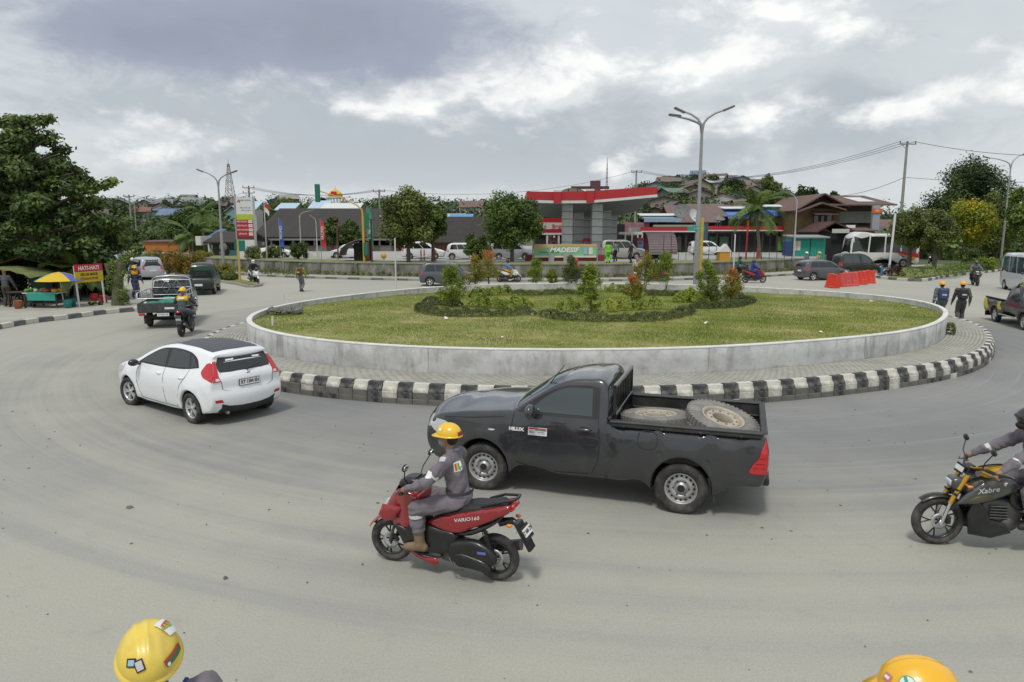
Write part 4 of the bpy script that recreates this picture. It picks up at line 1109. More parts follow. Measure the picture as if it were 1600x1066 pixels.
 # ------------------------------------------------------------------ white hatchback
def white_hatchback(loc,rz):
 wb,R=2.489,.305
 T=thing('hatchback','white five door hatchback with dark roof panel, seen from behind beside the striped kerb','car',loc,rz)
 top=[(3.13,.24),(3.22,.44),(3.19,.62),(3.04,.79),(2.70,.93),(2.24,1.025),(1.74,1.25),(1.32,1.395),(.92,1.45),(.35,1.455),(-.20,1.415),(-.50,1.365),(-.47,1.285),(-.585,1.03),(-.64,.92),(-.645,.72),(-.675,.56),(-.63,.36),(-.54,.27)]
 ra=arch(0,R,.355);fa=arch(wb,R,.355)
 ctrl=top+[(-.42,.25)]+ra+[(.46,.215),(1.25,.20),(2.02,.215)]+fa+[(2.95,.23)]
 i_ra=len(top)+1;i_fa=i_ra+7+3
 zc=curve1([.15,.3,.5,.7,.88,.97,1.05,1.2,1.35,1.5],[.80,.835,.858,.862,.842,.80,.765,.70,.635,.565])
 def W(x,z):
  w=zc(z)-.17*np.clip((x-2.35)/.87,0,1)**2.2-.085*np.clip((-x+.05)/.72,0,1)**2
  for cx in(0,wb):
   d=np.hypot(x-cx,z-R);w=w+.022*np.exp(-((d-.37)/.07)**2)*(z<.8)
  return w+.008*np.exp(-((z-.60-.03*(2.5-x))/.05)**2)
 cr=ucrown([(0,.14),(2,.15),(3,.10),(4,.05),(5,.05),(5.2,.09),(6.5,.07),(7.3,.035),(9,.03),(10.5,.03),(11.2,.05),(12,.06),(13,.07),(14,.08),(16,.10),(17,.10),(18,.08)])
 c=Car(ctrl,W,.045,6,(11,12,i_ra,i_ra+6,i_fa,i_fa+6),cr,.10,11)
 b=MB();c.flank(b,1);c.flank(b,-1);c.shell(b,0,18)
 b.build('body',WHITE,T,weld=1e-4)
 u=MB();c.shell(u,18,c.nc);u.build('underbody',UNDER,T)
 c.spatch([(5.12,-.93),(5.12,.93),(7.15,.90),(7.22,0),(7.15,-.90)],.004).build('windscreen',GLASS,T)
 ROOF=M('roof_vinyl',(0.050,0.052,0.058),0.42,var=.1,vscale=30)
 c.spatch([(7.35,-.90),(7.42,0),(7.35,.90),(8.5,.93),(10.0,.93),(10.42,.90),(10.5,0),(10.42,-.90),(10.0,-.93),(8.5,-.93)],.004).build('roof_panel',ROOF,T)
 c.spatch([(9.72,-.93),(9.72,.93),(9.76,.93),(9.76,-.93)],.007).build('roof_seam',INK,T)
 c.spatch([(11.55,-.90),(11.55,.90),(12.35,.93),(12.35,-.93)],.004).build('spoiler_underside',BLACKP,T)
 rw=c.spatch([(12.3,-.93),(12.3,.93),(12.8,.87),(13.0,.82),(13.22,.5),(13.28,0),(13.22,-.5),(13.0,-.82),(12.8,-.87)],.005).build('rear_window',GLASS,T)
 for s in(-1,1):
  c.spatch([(12.12,s*.35),(12.12,s*.62),(12.26,s*.62),(12.26,s*.35)],.012).build('white_reflection',PRINTW,rw)  # white colour stands for bright reflections on the black spoiler band
 SEAL=M('window_seal',(.012,.012,.013),.45)
 dlo=smooth_poly([(2.06,1.0),(1.66,1.20),(1.28,1.345),(.9,1.392),(.45,1.392),(.10,1.345),(-.10,1.25),(-.205,1.115),(0.1,1.065),(1.0,1.01)],5,(0,7))
 for s in(1,-1):
  su=c.patch(dlo,.004,.07,s).build('window_surround',SEAL,T)
  c.patch(smooth_poly([(1.93,1.035),(1.62,1.195),(1.28,1.325),(1.02,1.362),(.98,1.03)],4,(0,3,4)),.007,.07,s).build('window',GLASS,T)
  c.patch(smooth_poly([(.90,1.375),(.5,1.375),(.20,1.335),(.10,1.085),(.90,1.035)],4,(0,2,3,4)),.007,.07,s).build('window',GLASS,T)
  c.patch(smooth_poly([(.155,1.325),(.06,1.29),(-.05,1.22),(-.15,1.13),(.06,1.09)],4,(0,3,4)),.007,.07,s).build('window',GLASS,T)
  sm=MB()
  for P in([(1.92,1.0),(2.02,.85),(2.0,.45),(1.9,.27)],[(.95,1.02),(.97,.7),(.93,.27)],[(.08,1.05),(.16,.9),(.33,.72),(.42,.5),(.50,.28)],[(.5,.268),(1.2,.262),(1.9,.27)]):
   c.patch(bar2d(catmull(P,5,False)[0],.009),.0025,.2,s,sm,.001)
  sm.build('door_seam',INK,T)
  for hx in(1.14,.30):
   h=MB();yy=float(c.y([(hx,.89)])[0])
   h.ball((0,0,0),(.10,.022,.020),12,7)
   h.xform(loc=(hx,s*(yy+.012),.875));h.build('door_handle',WHITE,T)
  m=MB();m.ball((1.92,s*.96,1.02),(.075,.11,.075),14,8);m.tube([(1.95,s*.78,.97),(1.94,s*.9,.99)],.028,8)
  m.build('side_mirror',BLACKP,T)
  tl=c.patch(c.edge(12.15,14.25,12)+smooth_poly([(-.53,.925),(-.40,.96),(-.31,1.05),(-.355,1.15),(-.42,1.24)],3,(0,4))[:-2].tolist(),.011,.018,s)
  c.spatch([(12.15,s*.94),(12.15,s*1.0),(13,s),(14,s),(14.25,s*1.0),(14.25,s*.78),(13.6,s*.86)],.011,.05,tl)
  tl=tl.build('tail_light',REDL,T)
  c.spatch([(13.9,s*.94),(13.9,s*.86),(14.17,s*.81),(14.17,s*.93)],.015,.1).build('reverse_lamp',CLEARL,tl)
  c.spatch([(16.15,s*.98),(16.15,s*.80),(16.42,s*.76),(16.42,s*.97)],.006,.1).build('reflector',REDL,T)
  hl=c.patch(smooth_poly([(3.12,.66),(2.98,.80),(2.55,.93),(2.62,.82),(2.9,.68)],4),.005,.05,s)
  hl.build('headlight',CLEARL,T)
  for wx in(0,wb):
   l=MB();l.lathe([(.356,s*.55),(.356,s*.80)],20,(wx,0,R),'y',arc=(-PI+.05,-.05));l.build('wheel_well',UNDER,T)
 c.spatch([(16.55,-.80),(16.75,-.6),(16.8,0),(16.75,.6),(16.55,.80),(17.6,.86),(17.95,.8),(17.95,-.8),(17.6,-.86)],.006).build('bumper_trim',PLAST,T)
 sm=MB()
 for vv in(-1,1):
  q=bar2d(np.array([(13.2,vv*.80),(14.3,vv*.78),(15.0,vv*.74),(15.35,vv*.60),(15.42,0)]),.012);c.spatch(q,.003,.5,sm,.001)
 sm.build('tailgate_seam',INK,T)
 p0=c.sh(14.55,0.0,.012);q0=c.sh(14.3,0.,.012);q1=c.sh(14.9,0.,.012)
 tilt=math.atan2(q0[0]-q1[0],q0[2]-q1[2])
 pl=MB();pl.box((0,0,0),(.012,.46,.135),bev=.004,rot=(0,tilt,0));pl.xform(loc=p0)
 plate=pl.build('licence_plate',INK,T)
 pl=MB();pl.box((-.008,0,0),(.006,.435,.11),rot=(0,tilt,0));pl.xform(loc=p0);pl.build('plate_face',PLATEW,plate)
 text('lettering','KT 1304 EH',.098,INK,plate,(p0[0]-.0135,0,p0[2]+.003),(PI/2+0,0,-PI/2),.003,sx=.80,bold=.002)
 e=MB();e.ball((0,0,0),(.012,.05,.022),14,6);pe=c.sh(13.75,0,.006);e.xform(loc=pe);e.build('emblem',CHROME,T)
 pe=c.sh(14.2,.62,.008)
 wi=MB();a=c.sh(13.25,.0,.03);bb=c.sh(12.78,-.52,.02);wi.tube([a,(a+bb)/2+[-.012,0,0],bb],[.012,.008,.006],6);wi.ball(a,.025,8,6);wi.build('wiper',PLAST,T)
 x=MB();x.tube([(-.50,.45,.25),(-.66,.45,.24)],.032,10);x.build('exhaust',STEEL,T)
 g=c.spatch([(.9,-.6),(.9,.6),(1.6,.55),(1.6,-.55)],.005);g.build('grille',PLAST,T)
 ms=wheel_mesh(R,.195,'alloy',.205)
 for x in(0,wb):
  for s in(1,-1):add_wheel(T,ms,x,s*.765,R,rad(8) if x else 0)
 return T
 # ------------------------------------------------------------------ dark single cab pickup
def dark_pickup(loc,rz,scale=1.0,sx=1.0):
 wb,R=3.085,.345
 T=thing('pickup_truck','dark charcoal single cab pickup with two truck wheels lying in its open bed','pickup',loc,rz,scale=scale)
 T.scale.x=scale*sx
 top=[(3.98,.36),(4.13,.56),(4.13,.80),(4.02,.98),(3.55,1.13),(3.0,1.19),(2.60,1.225),(2.23,1.45),(1.96,1.60),(1.74,1.675),(1.45,1.705),(1.19,1.685),(1.125,1.60),(1.10,1.20),(1.06,1.175),(-1.09,1.20),(-1.145,1.06),(-1.15,.62),(-1.10,.475)]
 ra=arch(0,R,.435,187,-7);fa=arch(wb,R,.435,187,-7)
 ctrl=top+[(-.8,.455)]+ra+[(.52,.37),(.95,.36),(1.08,.365),(1.8,.36),(2.58,.37)]+fa+[(3.70,.345)]
 i_ra=len(top)+1;i_fa=i_ra+12
 zc=curve1([.2,.36,.5,.75,1.0,1.12,1.20,1.26,1.47,1.6,1.75],[.85,.872,.893,.902,.895,.878,.852,.822,.745,.69,.63])
 def W(x,z):
  w=zc(z)-.21*np.clip((x-3.05)/1.0,0,1)**2-.03*np.clip((-x-.6)/.65,0,1)**2
  for cx in(0,wb):
   d=np.hypot(x-cx,z-R);w=w+.03*np.exp(-((d-.46)/.08)**2)*np.clip((1.0-z)*4,0,1)
  w=w+.007*np.exp(-((z-.93)/.035)**2)*np.clip((3.4-x)*2,0,1)
  return np.where((x<1.10)&(x>1.04),w-.02,w)
 cr=ucrown([(0,.16),(2,.18),(3,.14),(4,.06),(5,.05),(6,.06),(6.2,.09),(7.5,.09),(8.6,.05),(10,.035),(11,.035),(12,.02),(13,.0),(15,.0),(16,.03),(18,.03)])
 c=Car(ctrl,W,.045,6,(6,13,14,15,18,i_ra,i_ra+6,i_fa,i_fa+6),cr,.11,11)
 b=MB();c.flank(b,1);c.flank(b,-1);c.shell(b,0,13);c.shell(b,15,18)
 b.build('body',DARKP,T,weld=1e-4)
 u=MB();c.shell(u,18,c.nc);u.build('underbody',UNDER,T)
 LIN=M('bed_liner',(.018,.018,.019),.6,damt=.5,dirt=(.09,.085,.075),dscale=3)
 bd=MB();hw=.80;zf=.66
 bd.quad((1.05,-hw,zf),(1.05,hw,zf),(-1.07,hw,zf),(-1.07,-hw,zf))
 bd.quad((1.045,-hw,zf),(1.045,hw,zf),(1.045,hw,1.19),(1.045,-hw,1.19))
 bd.quad((-1.065,-hw,zf),(-1.065,hw,zf),(-1.065,hw,1.19),(-1.065,-hw,1.19))
 for s in(1,-1):
  bd.quad((1.05,s*hw,zf),(-1.07,s*hw,zf),(-1.07,s*hw,1.19),(1.05,s*hw,1.19))
  for k in range(2):bd.box((-.06,s*(hw-.012),.86+.15*k),(2.1,.025,.03),bev=.008)
  bd.box((0,s*(hw-.09),zf+.10),(.85,.18,.22),bev=.06)
 for k in range(7):bd.box((-.06,-.6+.2*k,zf+.008),(2.16,.09,.02),bev=.006)
 bd.build('cargo_bed',LIN,T)
 for s in(1,-1):
  r=MB();r.box((-.015,s*.845,1.192),(2.16,.115,.04),bev=.015);r.box((-.015,s*.885,1.155),(2.12,.02,.05),bev=.008)
  for k in range(4):r.box((.85-.55*k,s*.898,1.145),(.05,.018,.03),bev=.006)
  r.build('bed_rail',PLAST,T)
 r=MB();r.box((-1.10,0,1.20),(.09,1.72,.03),bev=.012);r.build('tailgate_cap',PLAST,T)
 r=MB();r.box((1.075,0,1.215),(.05,1.68,.05),bev=.012);r.build('bed_front_rail',PLAST,T)
 g=MB()
 for s in(1,-1):g.box((1.02,s*.74,1.36),(.05,.05,.60),bev=.008)
 for z in(1.65,1.25):g.box((1.02,0,z),(.05,1.53,.05),bev=.008)
 for k in range(9):g.box((1.02,-.6+.15*k,1.385),(.025,.025,.50))
 g.build('head_rack',BLACKP,T)
 c.spatch([(6.12,-.94),(6.12,.94),(8.55,.90),(8.6,0),(8.55,-.90)],.004).build('windscreen',GLASSL,T)
 c.spatch([(12.08,-.84),(12.08,.84),(12.55,.84),(12.55,-.84)],.004).build('rear_window',GLASS,T)
 SEAL=_MATS['window_seal']
 for s in(1,-1):
  c.patch(smooth_poly([(2.52,1.222),(2.16,1.45),(1.92,1.56),(1.74,1.608),(1.34,1.618),(1.25,1.60),(1.235,1.205),(1.9,1.195)],4,(0,3,5,6)),.004,.09,s).build('window_surround',SEAL,T)
  c.patch(smooth_poly([(2.33,1.238),(2.08,1.44),(1.90,1.535),(1.72,1.585),(1.36,1.59),(1.335,1.23)],4,(0,3,4,5)),.008,.09,s).build('window',GLASSL,T)
  sm=MB()
  for P in([(2.56,1.21),(2.60,.95),(2.58,.62),(2.52,.50)],[(2.52,.50),(2.3,.44),(1.35,.43)],[(1.245,1.2),(1.24,.6),(1.33,.43)],[(1.245,1.2),(1.255,1.60)],[(3.76,1.035),(3.2,1.09),(2.72,1.135)]):
   c.patch(bar2d(catmull(P,5,False)[0],.012),.0025,.3,s,sm,.001)
  sm.build('door_seam',INK,T)
  gp=MB();c.patch([(1.112,1.185),(1.075,1.165),(1.075,.39),(1.112,.39)],.004,.2,s,gp,.001);gp.build('cab_gap',INK,T)
  if s==1:
   sm=MB();c.patch(bar2d(smooth_poly([(.62,1.08),(.62,.89),(.38,.89),(.38,1.08)],4),.008),.0025,.3,s,sm,.001);sm.build('fuel_flap_seam',INK,T)
  h=MB();yy=float(c.y([(1.42,.98)])[0]);h.ball((1.45,s*(yy+.016),1.05),(.125,.024,.024),12,7);h.build('door_handle',DARKP,T)
  h=MB();h.ball((1.45,s*(yy+.001),1.05),(.075,.008,.045),12,6);h.build('handle_recess',INK,T)
  m=MB();m.ball((2.25,s*1.02,1.275),(.085,.13,.105),16,9);m.tube([(2.36,s*.82,1.21),(2.30,s*.95,1.24)],.035,8);m.build('side_mirror',DARKP,T)
  tl=c.patch(c.edge(15.55,16.95,6)+smooth_poly([(-1.06,.665),(-.93,.68),(-.97,.78),(-1.04,.86),(-1.08,1.0)],3,(0,4))[:-2].tolist(),.012,.02,s)
  c.spatch([(15.55,s*.95),(15.55,s),(16.2,s*1.0),(16.95,s*1.0),(16.95,s*.86),(16.5,s*.90)],.010,.1,tl)
  tl=tl.build('tail_light',REDL,T)
  st=MB()
  for zz in(.74,.80,.87):c.patch([(-1.13,zz-.006),(-.98-.4*(zz-.74),zz-.006),(-.98-.4*(zz-.74),zz+.006),(-1.13,zz+.006)],.0125,.1,s,st)
  st.build('lamp_ridge',M('red_lens_dark',(.22,.006,.01),.2),tl)
  hl=c.patch(c.edge(2.15,2.85,5)+smooth_poly([(3.92,.985),(3.70,.955),(3.62,.90),(3.82,.80),(3.98,.765)],3,(0,4))[:-2].tolist(),.008,.05,s)
  c.spatch([(2.1,s*1.0),(2.85,s*1.0),(2.75,s*.74),(2.2,s*.66)],.008,.1,hl)
  hl.build('headlight',CLEARL,T)
  mk=MB();c.patch(smooth_poly([(2.86,.94),(2.92,.95),(2.98,.94),(2.92,.925)],3),.008,.1,s,mk);mk.build('side_repeater',CLEARL,T)
  for wx in(0,wb):
   l=MB();l.lathe([(.436,s*.52),(.436,s*.82)],22,(wx,0,R),'y',arc=(-PI+.05,-.05));l.build('wheel_well',UNDER,T)
  bp=c.patch(smooth_poly([(3.66,.37),(3.70,.58),(3.86,.70),(4.11,.74),(4.11,.56),(4.0,.385)],3),.012,.06,s)
  bp.build('bumper_corner',M('bumper_plastic',(.030,.031,.033),.5,damt=.5,dirt=(.10,.095,.085),dscale=3),T)
  mf=MB();mf.box((-.47,s*.78,.33),(.02,.22,.30));mf.build('mud_flap',RUBBER,T)
 c.spatch([(.1,-1),(.1,1),(1.9,1),(1.9,-1)],.010).build('front_bumper',_MATS['bumper_plastic'],T)
 c.spatch([(1.2,-.62),(1.2,.62),(2.7,.60),(2.7,-.60)],.016).build('grille',PLAST,T)
 rb=MB();rb.box((-1.16,0,.50),(.10,1.4,.10),bev=.02);rb.build('rear_bumper',PLAST,T)
 an=MB();an.tube([(2.12,.50,1.545),(1.86,.50,1.86)],[.010,.006],6);an.ball((2.12,.5,1.54),.022,8,6);an.build('antenna',BLACKP,T)
 wi=MB();wi.tube([(2.62,.15,1.29),(2.40,.55,1.41)],.01,6);wi.build('wiper',PLAST,T)
 yy=float(c.y([(2.40,.98)])[0])
 text('lettering','HILUX',.066,PRINTW,T,(2.51,yy+.006,.975),(PI/2,0,PI),.004,sx=1.25,bold=.004)
 st=c.patch([(2.32,1.02),(2.32,.91),(2.02,.91),(2.02,1.02)],.005,.2,1)
 sk=st.build('door_sticker',M('sticker_paper',(.68,.70,.72),.5),T)
 yy=float(c.y([(2.17,.965)])[0])+.008
 b2=MB();b2.box((2.17,yy,1.006),(.28,.002,.018));b2.build('sticker_band',M('print_red',(.55,.03,.03),.5),sk)
 text('lettering','KLL',.05,INK,sk,(2.26,yy,.955),(PI/2,0,PI),.002)
 for k,tx in enumerate(('HEAVY EQUIPMENT','SAMARINDA','0541 7778 88')):
  text('lettering',tx,.020,INK,sk,(2.11,yy,.985-.026*k),(PI/2,0,PI),.002)
 ms=wheel_mesh(R,.21,'steel',.215)
 for x in(0,wb):
  for s in(1,-1):add_wheel(T,ms,x,s*.79,R,rad(5) if x else 0).scale.x=1/sx
 ax=MB();ax.tube([(0,-.7,R),(0,.7,R)],.05,8);ax.ball((0,0,R),.14,10,8);ax.box((1.3,0,.42),(4.2,.8,.10));ax.build('chassis',UNDER,T)
 DUST=M('dusty_tyre',(.17,.165,.152),.95,damt=.6,dirt=(.33,.31,.27),dscale=5,bump=.4,bscale=40)
 RIMT=M('tan_rim',(.43,.38,.30),.7,damt=.45,dirt=(.24,.20,.15),dscale=6)
 def truck_wheel(label,loc,rot):
  o=thing('truck_wheel',label,'wheel',group='truck wheels in the pickup bed')
  t=MB();t.lathe([(.29,-.10),(.32,-.125),(.42,-.13),(.475,-.11),(.49,-.08),(.492,.08),(.475,.11),(.42,.13),(.32,.125),(.29,.10)],44)
  for q in np.arange(0,2*PI,2*PI/46):
   for sz in(-1,1):t.box((math.cos(q)*.49,math.sin(q)*.49,sz*.065),(.03,.042,.09),rz=q)
  t.build('tyre',DUST,o)
  r=MB();r.lathe([(.295,.10),(.30,.118),(.28,.122),(.262,.10),(.25,.03),(.235,.015),(.228,.085),(.215,.10),(.15,.10),(.142,.085),(.142,-.02)],40)
  r.lathe([(.295,-.10),(.27,-.10),(.25,.03)],40)
  r.build('rim',RIMT,o)
  d=MB()
  for q in np.arange(0,2*PI,2*PI/10):d.lathe([(.0001,.003),(.014,.003),(.016,0)],10,(math.cos(q)*.185,math.sin(q)*.185,.1005))
  d.build('bolt_hole',UNDER,o)
  o.location=loc;o.rotation_euler=rot
  return o
 mw=Matrix.Translation(Vector(loc))@Matrix.Rotation(rz,4,'Z')@Matrix.Diagonal((scale*sx,scale,scale,1))
 a=mw@Vector((.48,.18,zf+.40));
 truck_wheel('dusty truck wheel lying flat in the pickup bed behind the cab',a,(rad(4),rad(2),rz))
 a=mw@Vector((.50,.12,zf+.14));truck_wheel('dusty truck wheel underneath the flat one, mostly hidden by the bed side',a,(0,0,rz+.4))
 a=mw@Vector((-.50,.18,zf+.44))
 truck_wheel('dusty truck wheel tilted up on edge near the tailgate of the pickup bed',a,(rad(-9),rad(-15),rz))
 return T
 # ================================================================== two-wheelers
BKRED=M('scooter_red',(.27,.006,.012),.2,coat=1.0,damt=.05,dirt=(.2,.06,.05),dscale=4)
BKBLK=M('bike_black',(.011,.011,.012),.36,coat=.2,damt=.22,dirt=(.055,.052,.046),dscale=6)
SEATM=M('seat_vinyl',(.020,.020,.022),.62,bump=.15,bscale=120)
ENG=M('engine_metal',(.10,.10,.10),.5,metal=.5,damt=.5,dirt=(.12,.11,.095),dscale=8)
GOLD=M('gold_fork',(.60,.34,.05),.3,metal=.7)
GREYM=M('gunmetal_paint',(.085,.088,.082),.3,metal=.4,coat=.6)
def moto_wheel(R,w,rimr,spokes=5,disc=True,thin=.010):
 t=MB();h=w/2;k=R-rimr
 t.lathe([(rimr,-h*.6),(rimr+k*.3,-h*.9),(rimr+k*.55,-h),(R-k*.25,-h*.78),(R-k*.05,-h*.4),(R,0),(R-k*.05,h*.4),(R-k*.25,h*.78),(rimr+k*.55,h),(rimr+k*.3,h*.9),(rimr,h*.6)],36,axis='y')
 tm=t.build('tyre',RUBBER,obj=False)
 r=MB();r.lathe([(rimr+.002,-h*.62),(rimr+.002,h*.62),(rimr-.012,h*.58),(rimr-.018,h*.3),(rimr-.018,-h*.3),(rimr-.012,-h*.58)],32,axis='y',close=True)
 r.lathe([(.001,h*.62),(.028,h*.6),(.03,-h*.6),(.001,-h*.62)],12,axis='y')
 for i in range(spokes):
  q=i*2*PI/spokes
  for dq in(-.20,.20):
   r.tube([(math.cos(q)*.028,0,math.sin(q)*.028),(math.cos(q)*rimr*.45,h*.1,math.sin(q)*rimr*.45),(math.cos(q+dq)*(rimr-.014),0,math.sin(q+dq)*(rimr-.014))],[thin*1.3,thin,thin],6)
 rm=r.build('rim',BKBLK,obj=False)
 d=MB()
 if disc:
  d.lathe([(.055,h*.72),(.098,h*.72),(.098,h*.78),(.055,h*.78)],28,axis='y',close=True)
  for q in np.arange(0,2*PI,PI/3):d.tube([(math.cos(q)*.025,h*.7,math.sin(q)*.025),(math.cos(q)*.06,h*.75,math.sin(q)*.06)],.006,5)
 else:d.lathe([(.001,h*.7),(.062,h*.68),(.066,h*.2)],20,axis='y')
 dm=d.build('brake_disc',STEEL,obj=False)
 return tm,rm,dm
def put_moto_wheel(T,ms,x,R,steer=0.0):
 w=inst('wheel',ms[0],T,(x,0,R),(0,0,steer));inst('rim',ms[1],w);inst('brake_disc',ms[2],w);return w
def mirror(T,sd,base,head,mat=None):
 m=MB();m.tube([base,[(base[0]+head[0])/2+.03,(base[1]+head[1])/2,(base[2]+head[2])/2-.02],head],.007,6)
 m.ball((head[0],head[1],head[2]+.015),(.022,.062,.040),14,8)
 o=m.build('side_mirror',BKBLK,T)
 g=MB();g.ball((head[0]-.014,head[1],head[2]+.015),(.012,.052,.032),12,6);g.build('mirror_glass',CHROME,o)
 return o
def scooter(label,loc,rz,red=None,plate=None,group=None,hero=False):
 """step-through scooter: rear axle at x = 0, front axle at x = 1.286"""
 red=red or BKRED;wb,R=1.286,.262
 T=thing('scooter',label,'scooter',loc,rz,group)
 rs=.030 if hero else.05
 def Wf(x,z):return.085+.125*np.clip((1.30-x)/.30,0,1)-.03*np.clip((.55-z)/.25,0,1)
 ap=smooth_poly([(1.365,.60),(1.29,.75),(1.14,.91),(1.02,.95),(.87,.89),(.87,.72),(.93,.54),(1.08,.48),(1.17,.46),(1.27,.54)],4)
 pillow(ap,.19,.05,0,rs,W=Wf).build('front_apron',red,T)
 ls=smooth_poly([(.95,.84),(.88,.80),(.84,.55),(.80,.33),(.88,.28),(1.0,.40),(1.02,.56)],4)
 pillow(ls,.20,.05,0,rs).build('leg_shield',BKBLK,T)
 for s in(1,-1):
  pillow(smooth_poly([(1.35,.61),(1.29,.75),(1.05,.74),(1.15,.575),(1.26,.555)],3,(0,1,2,3,4)),.025,.025,s*.185,rs).build('cowl_panel',red,T)
  pillow(smooth_poly([(1.16,.52),(1.02,.50),(.92,.40),(.96,.26),(1.03,.30),(1.10,.42)],4),.02,.02,s*.165,rs).build('side_duct',BKBLK,T)
  pillow(smooth_poly([(1.03,.33),(.98,.25),(.84,.165),(.62,.15),(.62,.19),(.80,.20),(.93,.265),(1.0,.37)],4),.02,.02,s*.165,rs).build('lower_trim',red,T)
  tp=smooth_poly([(.76,.60),(.66,.66),(.40,.75),(.10,.84),(-.20,.915),(-.21,.87),(-.05,.75),(.15,.64),(.42,.52),(.60,.54)],4,(4,))
  pillow(tp,.035,.03,s*.125,rs).build('tail_panel',red,T)
  pillow(smooth_poly([(-.20,.88),(-.03,.72),(.20,.60),(.42,.50),(.30,.50),(.05,.62),(-.10,.74)],4),.03,.03,s*.115,rs).build('tail_lower',BKBLK,T)
  pillow(smooth_poly([(.80,.56),(.62,.54),(.42,.50),(.45,.34),(.60,.24),(.85,.24),(.84,.40)],4),.04,.03,s*.12,rs).build('body_side',BKBLK,T)
 fl=MB();fl.box((.80,0,.235),(.44,.36,.05),bev=.02);fl.build('floorboard',BKBLK,T)
 ct=pillow(smooth_poly([(.90,.50),(.80,.46),(.70,.50),(.66,.60),(.50,.66),(.42,.50),(.55,.30),(.85,.26)],4),.11,.05,0,rs);ct.build('centre_body',BKBLK,T)
 seat=smooth_poly([(.76,.655),(.70,.70),(.56,.735),(.42,.775),(.32,.84),(.10,.875),(-.12,.905),(-.14,.88),(.0,.815),(.30,.73),(.60,.65)],4)
 pillow(seat,.14,.06,0,rs,W=lambda x,z:np.clip(.15-.07*np.clip((x-.5)/.25,0,1)-.05*np.clip(-x/.15,0,1),.05,.2)).build('seat',SEATM,T)
 gr=MB()
 for s in(1,-1):gr.tube([(.12,s*.13,.86),(-.05,s*.135,.925),(-.24,s*.075,.965)],.016,8)
 gr.tube([(-.24,-.078,.965),(-.255,0,.968),(-.24,.078,.965)],.018,8);gr.build('grab_rail',BKBLK,T)
 tl=pillow(smooth_poly([(-.16,.86),(-.23,.905),(-.24,.87),(-.18,.82)],3),.09,.02,0,rs);tl.build('tail_light',REDL,T)
 ff=MB();ff.lathe([(R+.022,-.062),(R+.042,-.04),(R+.048,0),(R+.042,.04),(R+.022,.062)],16,(wb,0,R),'y',arc=(-.05,2.25)) if False else None
 prof=[(R+.015,-.065),(R+.04,-.045),(R+.047,0),(R+.04,.045),(R+.015,.065)]
 ff.lathe(prof,18,(wb,0,R),'y',arc=(-2.30,-.45));ff.build('front_fender',red,T)
 rf=MB();rf.tube([(-.04,0,.66),(-.18,0,.70),(-.27,0,.66)],[.05,.04,.03],8)
 rf.prism([(-.22,.70),(-.27,.70),(-.42,.42),(-.39,.41)],.15,'xz',-.075);rf.build('rear_fender',BKBLK,T)
 tq=rad(34)
 pb=MB();pb.box((-.345,0,.60),(.010,.215,.155),rot=(0,tq,0));pb.build('plate_bracket',INK,T)
 pf=MB();pf.box((-.352,0,.612),(.008,.195,.085),rot=(0,tq,0));po=pf.build('licence_plate',PLATEW,T)
 if plate:text('lettering',plate,.058,INK,po,(-.357,0,.616),(Matrix.Rotation(tq,3,'Y')@Euler((PI/2,0,-PI/2)).to_matrix()).to_euler(),.002,sx=.8,bold=.001)
 for s in(1,-1):
  a=MB();a.ball((-.20,s*.14,.70),(.035,.025,.02),10,6);a.build('indicator',AMBER,T)
 fk=MB()
 for s in(1,-1):fk.tube([(wb-.01,s*.075,R),(wb-.11,s*.075,.58)],.018,8)
 fk.tube([(wb-.11,-.075,.58),(wb-.11,.075,.58)],.02,8);fk.tube([(1.17,0,.56),(1.02,0,.98)],.025,8);fk.build('front_fork',ENG,T)
 cal=MB();cal.box((wb-.085,.06,R+.05),(.05,.035,.09),bev=.01,rot=(0,.6,0));cal.build('brake_caliper',BKBLK,T)
 en=pillow(smooth_poly([(.50,.40),(.35,.46),(.10,.45),(-.03,.36),(-.05,.26),(.05,.18),(.30,.19),(.48,.22)],4),.06,.05,.12,rs);en.build('engine_cover',BKBLK,T)
 sk=MB();yy=.181;sk.box((.10,yy,.36),(.10,.003,.028),rot=(0,.05,0));sk.build('engine_sticker',M('sticker_blue',(.12,.15,.42),.5),T)
 e2=pillow(smooth_poly([(.66,.34),(.50,.38),(.30,.34),(.30,.20),(.48,.15),(.66,.20)],4),.13,.05,-.01,rs);e2.build('engine_block',ENG,T)
 af=pillow(smooth_poly([(.42,.30),(.20,.30),(.02,.23),(.0,.17),(.20,.16),(.42,.20)],4),.035,.03,.165,rs);af.build('belt_cover',BKBLK,T)
 mu=MB();mu.tube([(.40,-.14,.24),(.25,-.17,.25),(.10,-.175,.28),(-.22,-.175,.36)],[.03,.035,.06,.062],14);mu.build('muffler',ENG,T)
 sh=MB();sh.tube([(-.01,.12,.30),(.10,.11,.62)],.020,8)
 for k in range(9):sh.lathe([(.034,-.006),(.038,0),(.034,.006)],12,(.02+.008*k,.118,.38+.024*k))
 sh.build('rear_shock',BKBLK,T)
 st=MB();st.tube([(.50,.13,.22),(.42,.20,.14),(.30,.22,.16)],.011,6);st.build('side_stand',ENG,T)
 hb=MB();hb.tube([(1.00,-.16,.965),(1.02,0,.985),(1.00,.16,.965)],.016,8)
 hb.build('handlebar',BKBLK,T)
 hc=pillow(smooth_poly([(1.13,.99),(1.02,1.055),(.90,1.03),(.92,.96),(1.05,.92),(1.13,.95)],4),.12,.05,0,rs);hc.build('handlebar_cover',BKBLK,T)
 db=MB();db.box((.955,0,1.048),(.09,.14,.012),bev=.005,rot=(0,.35,0));db.build('dashboard',GLASS,T)
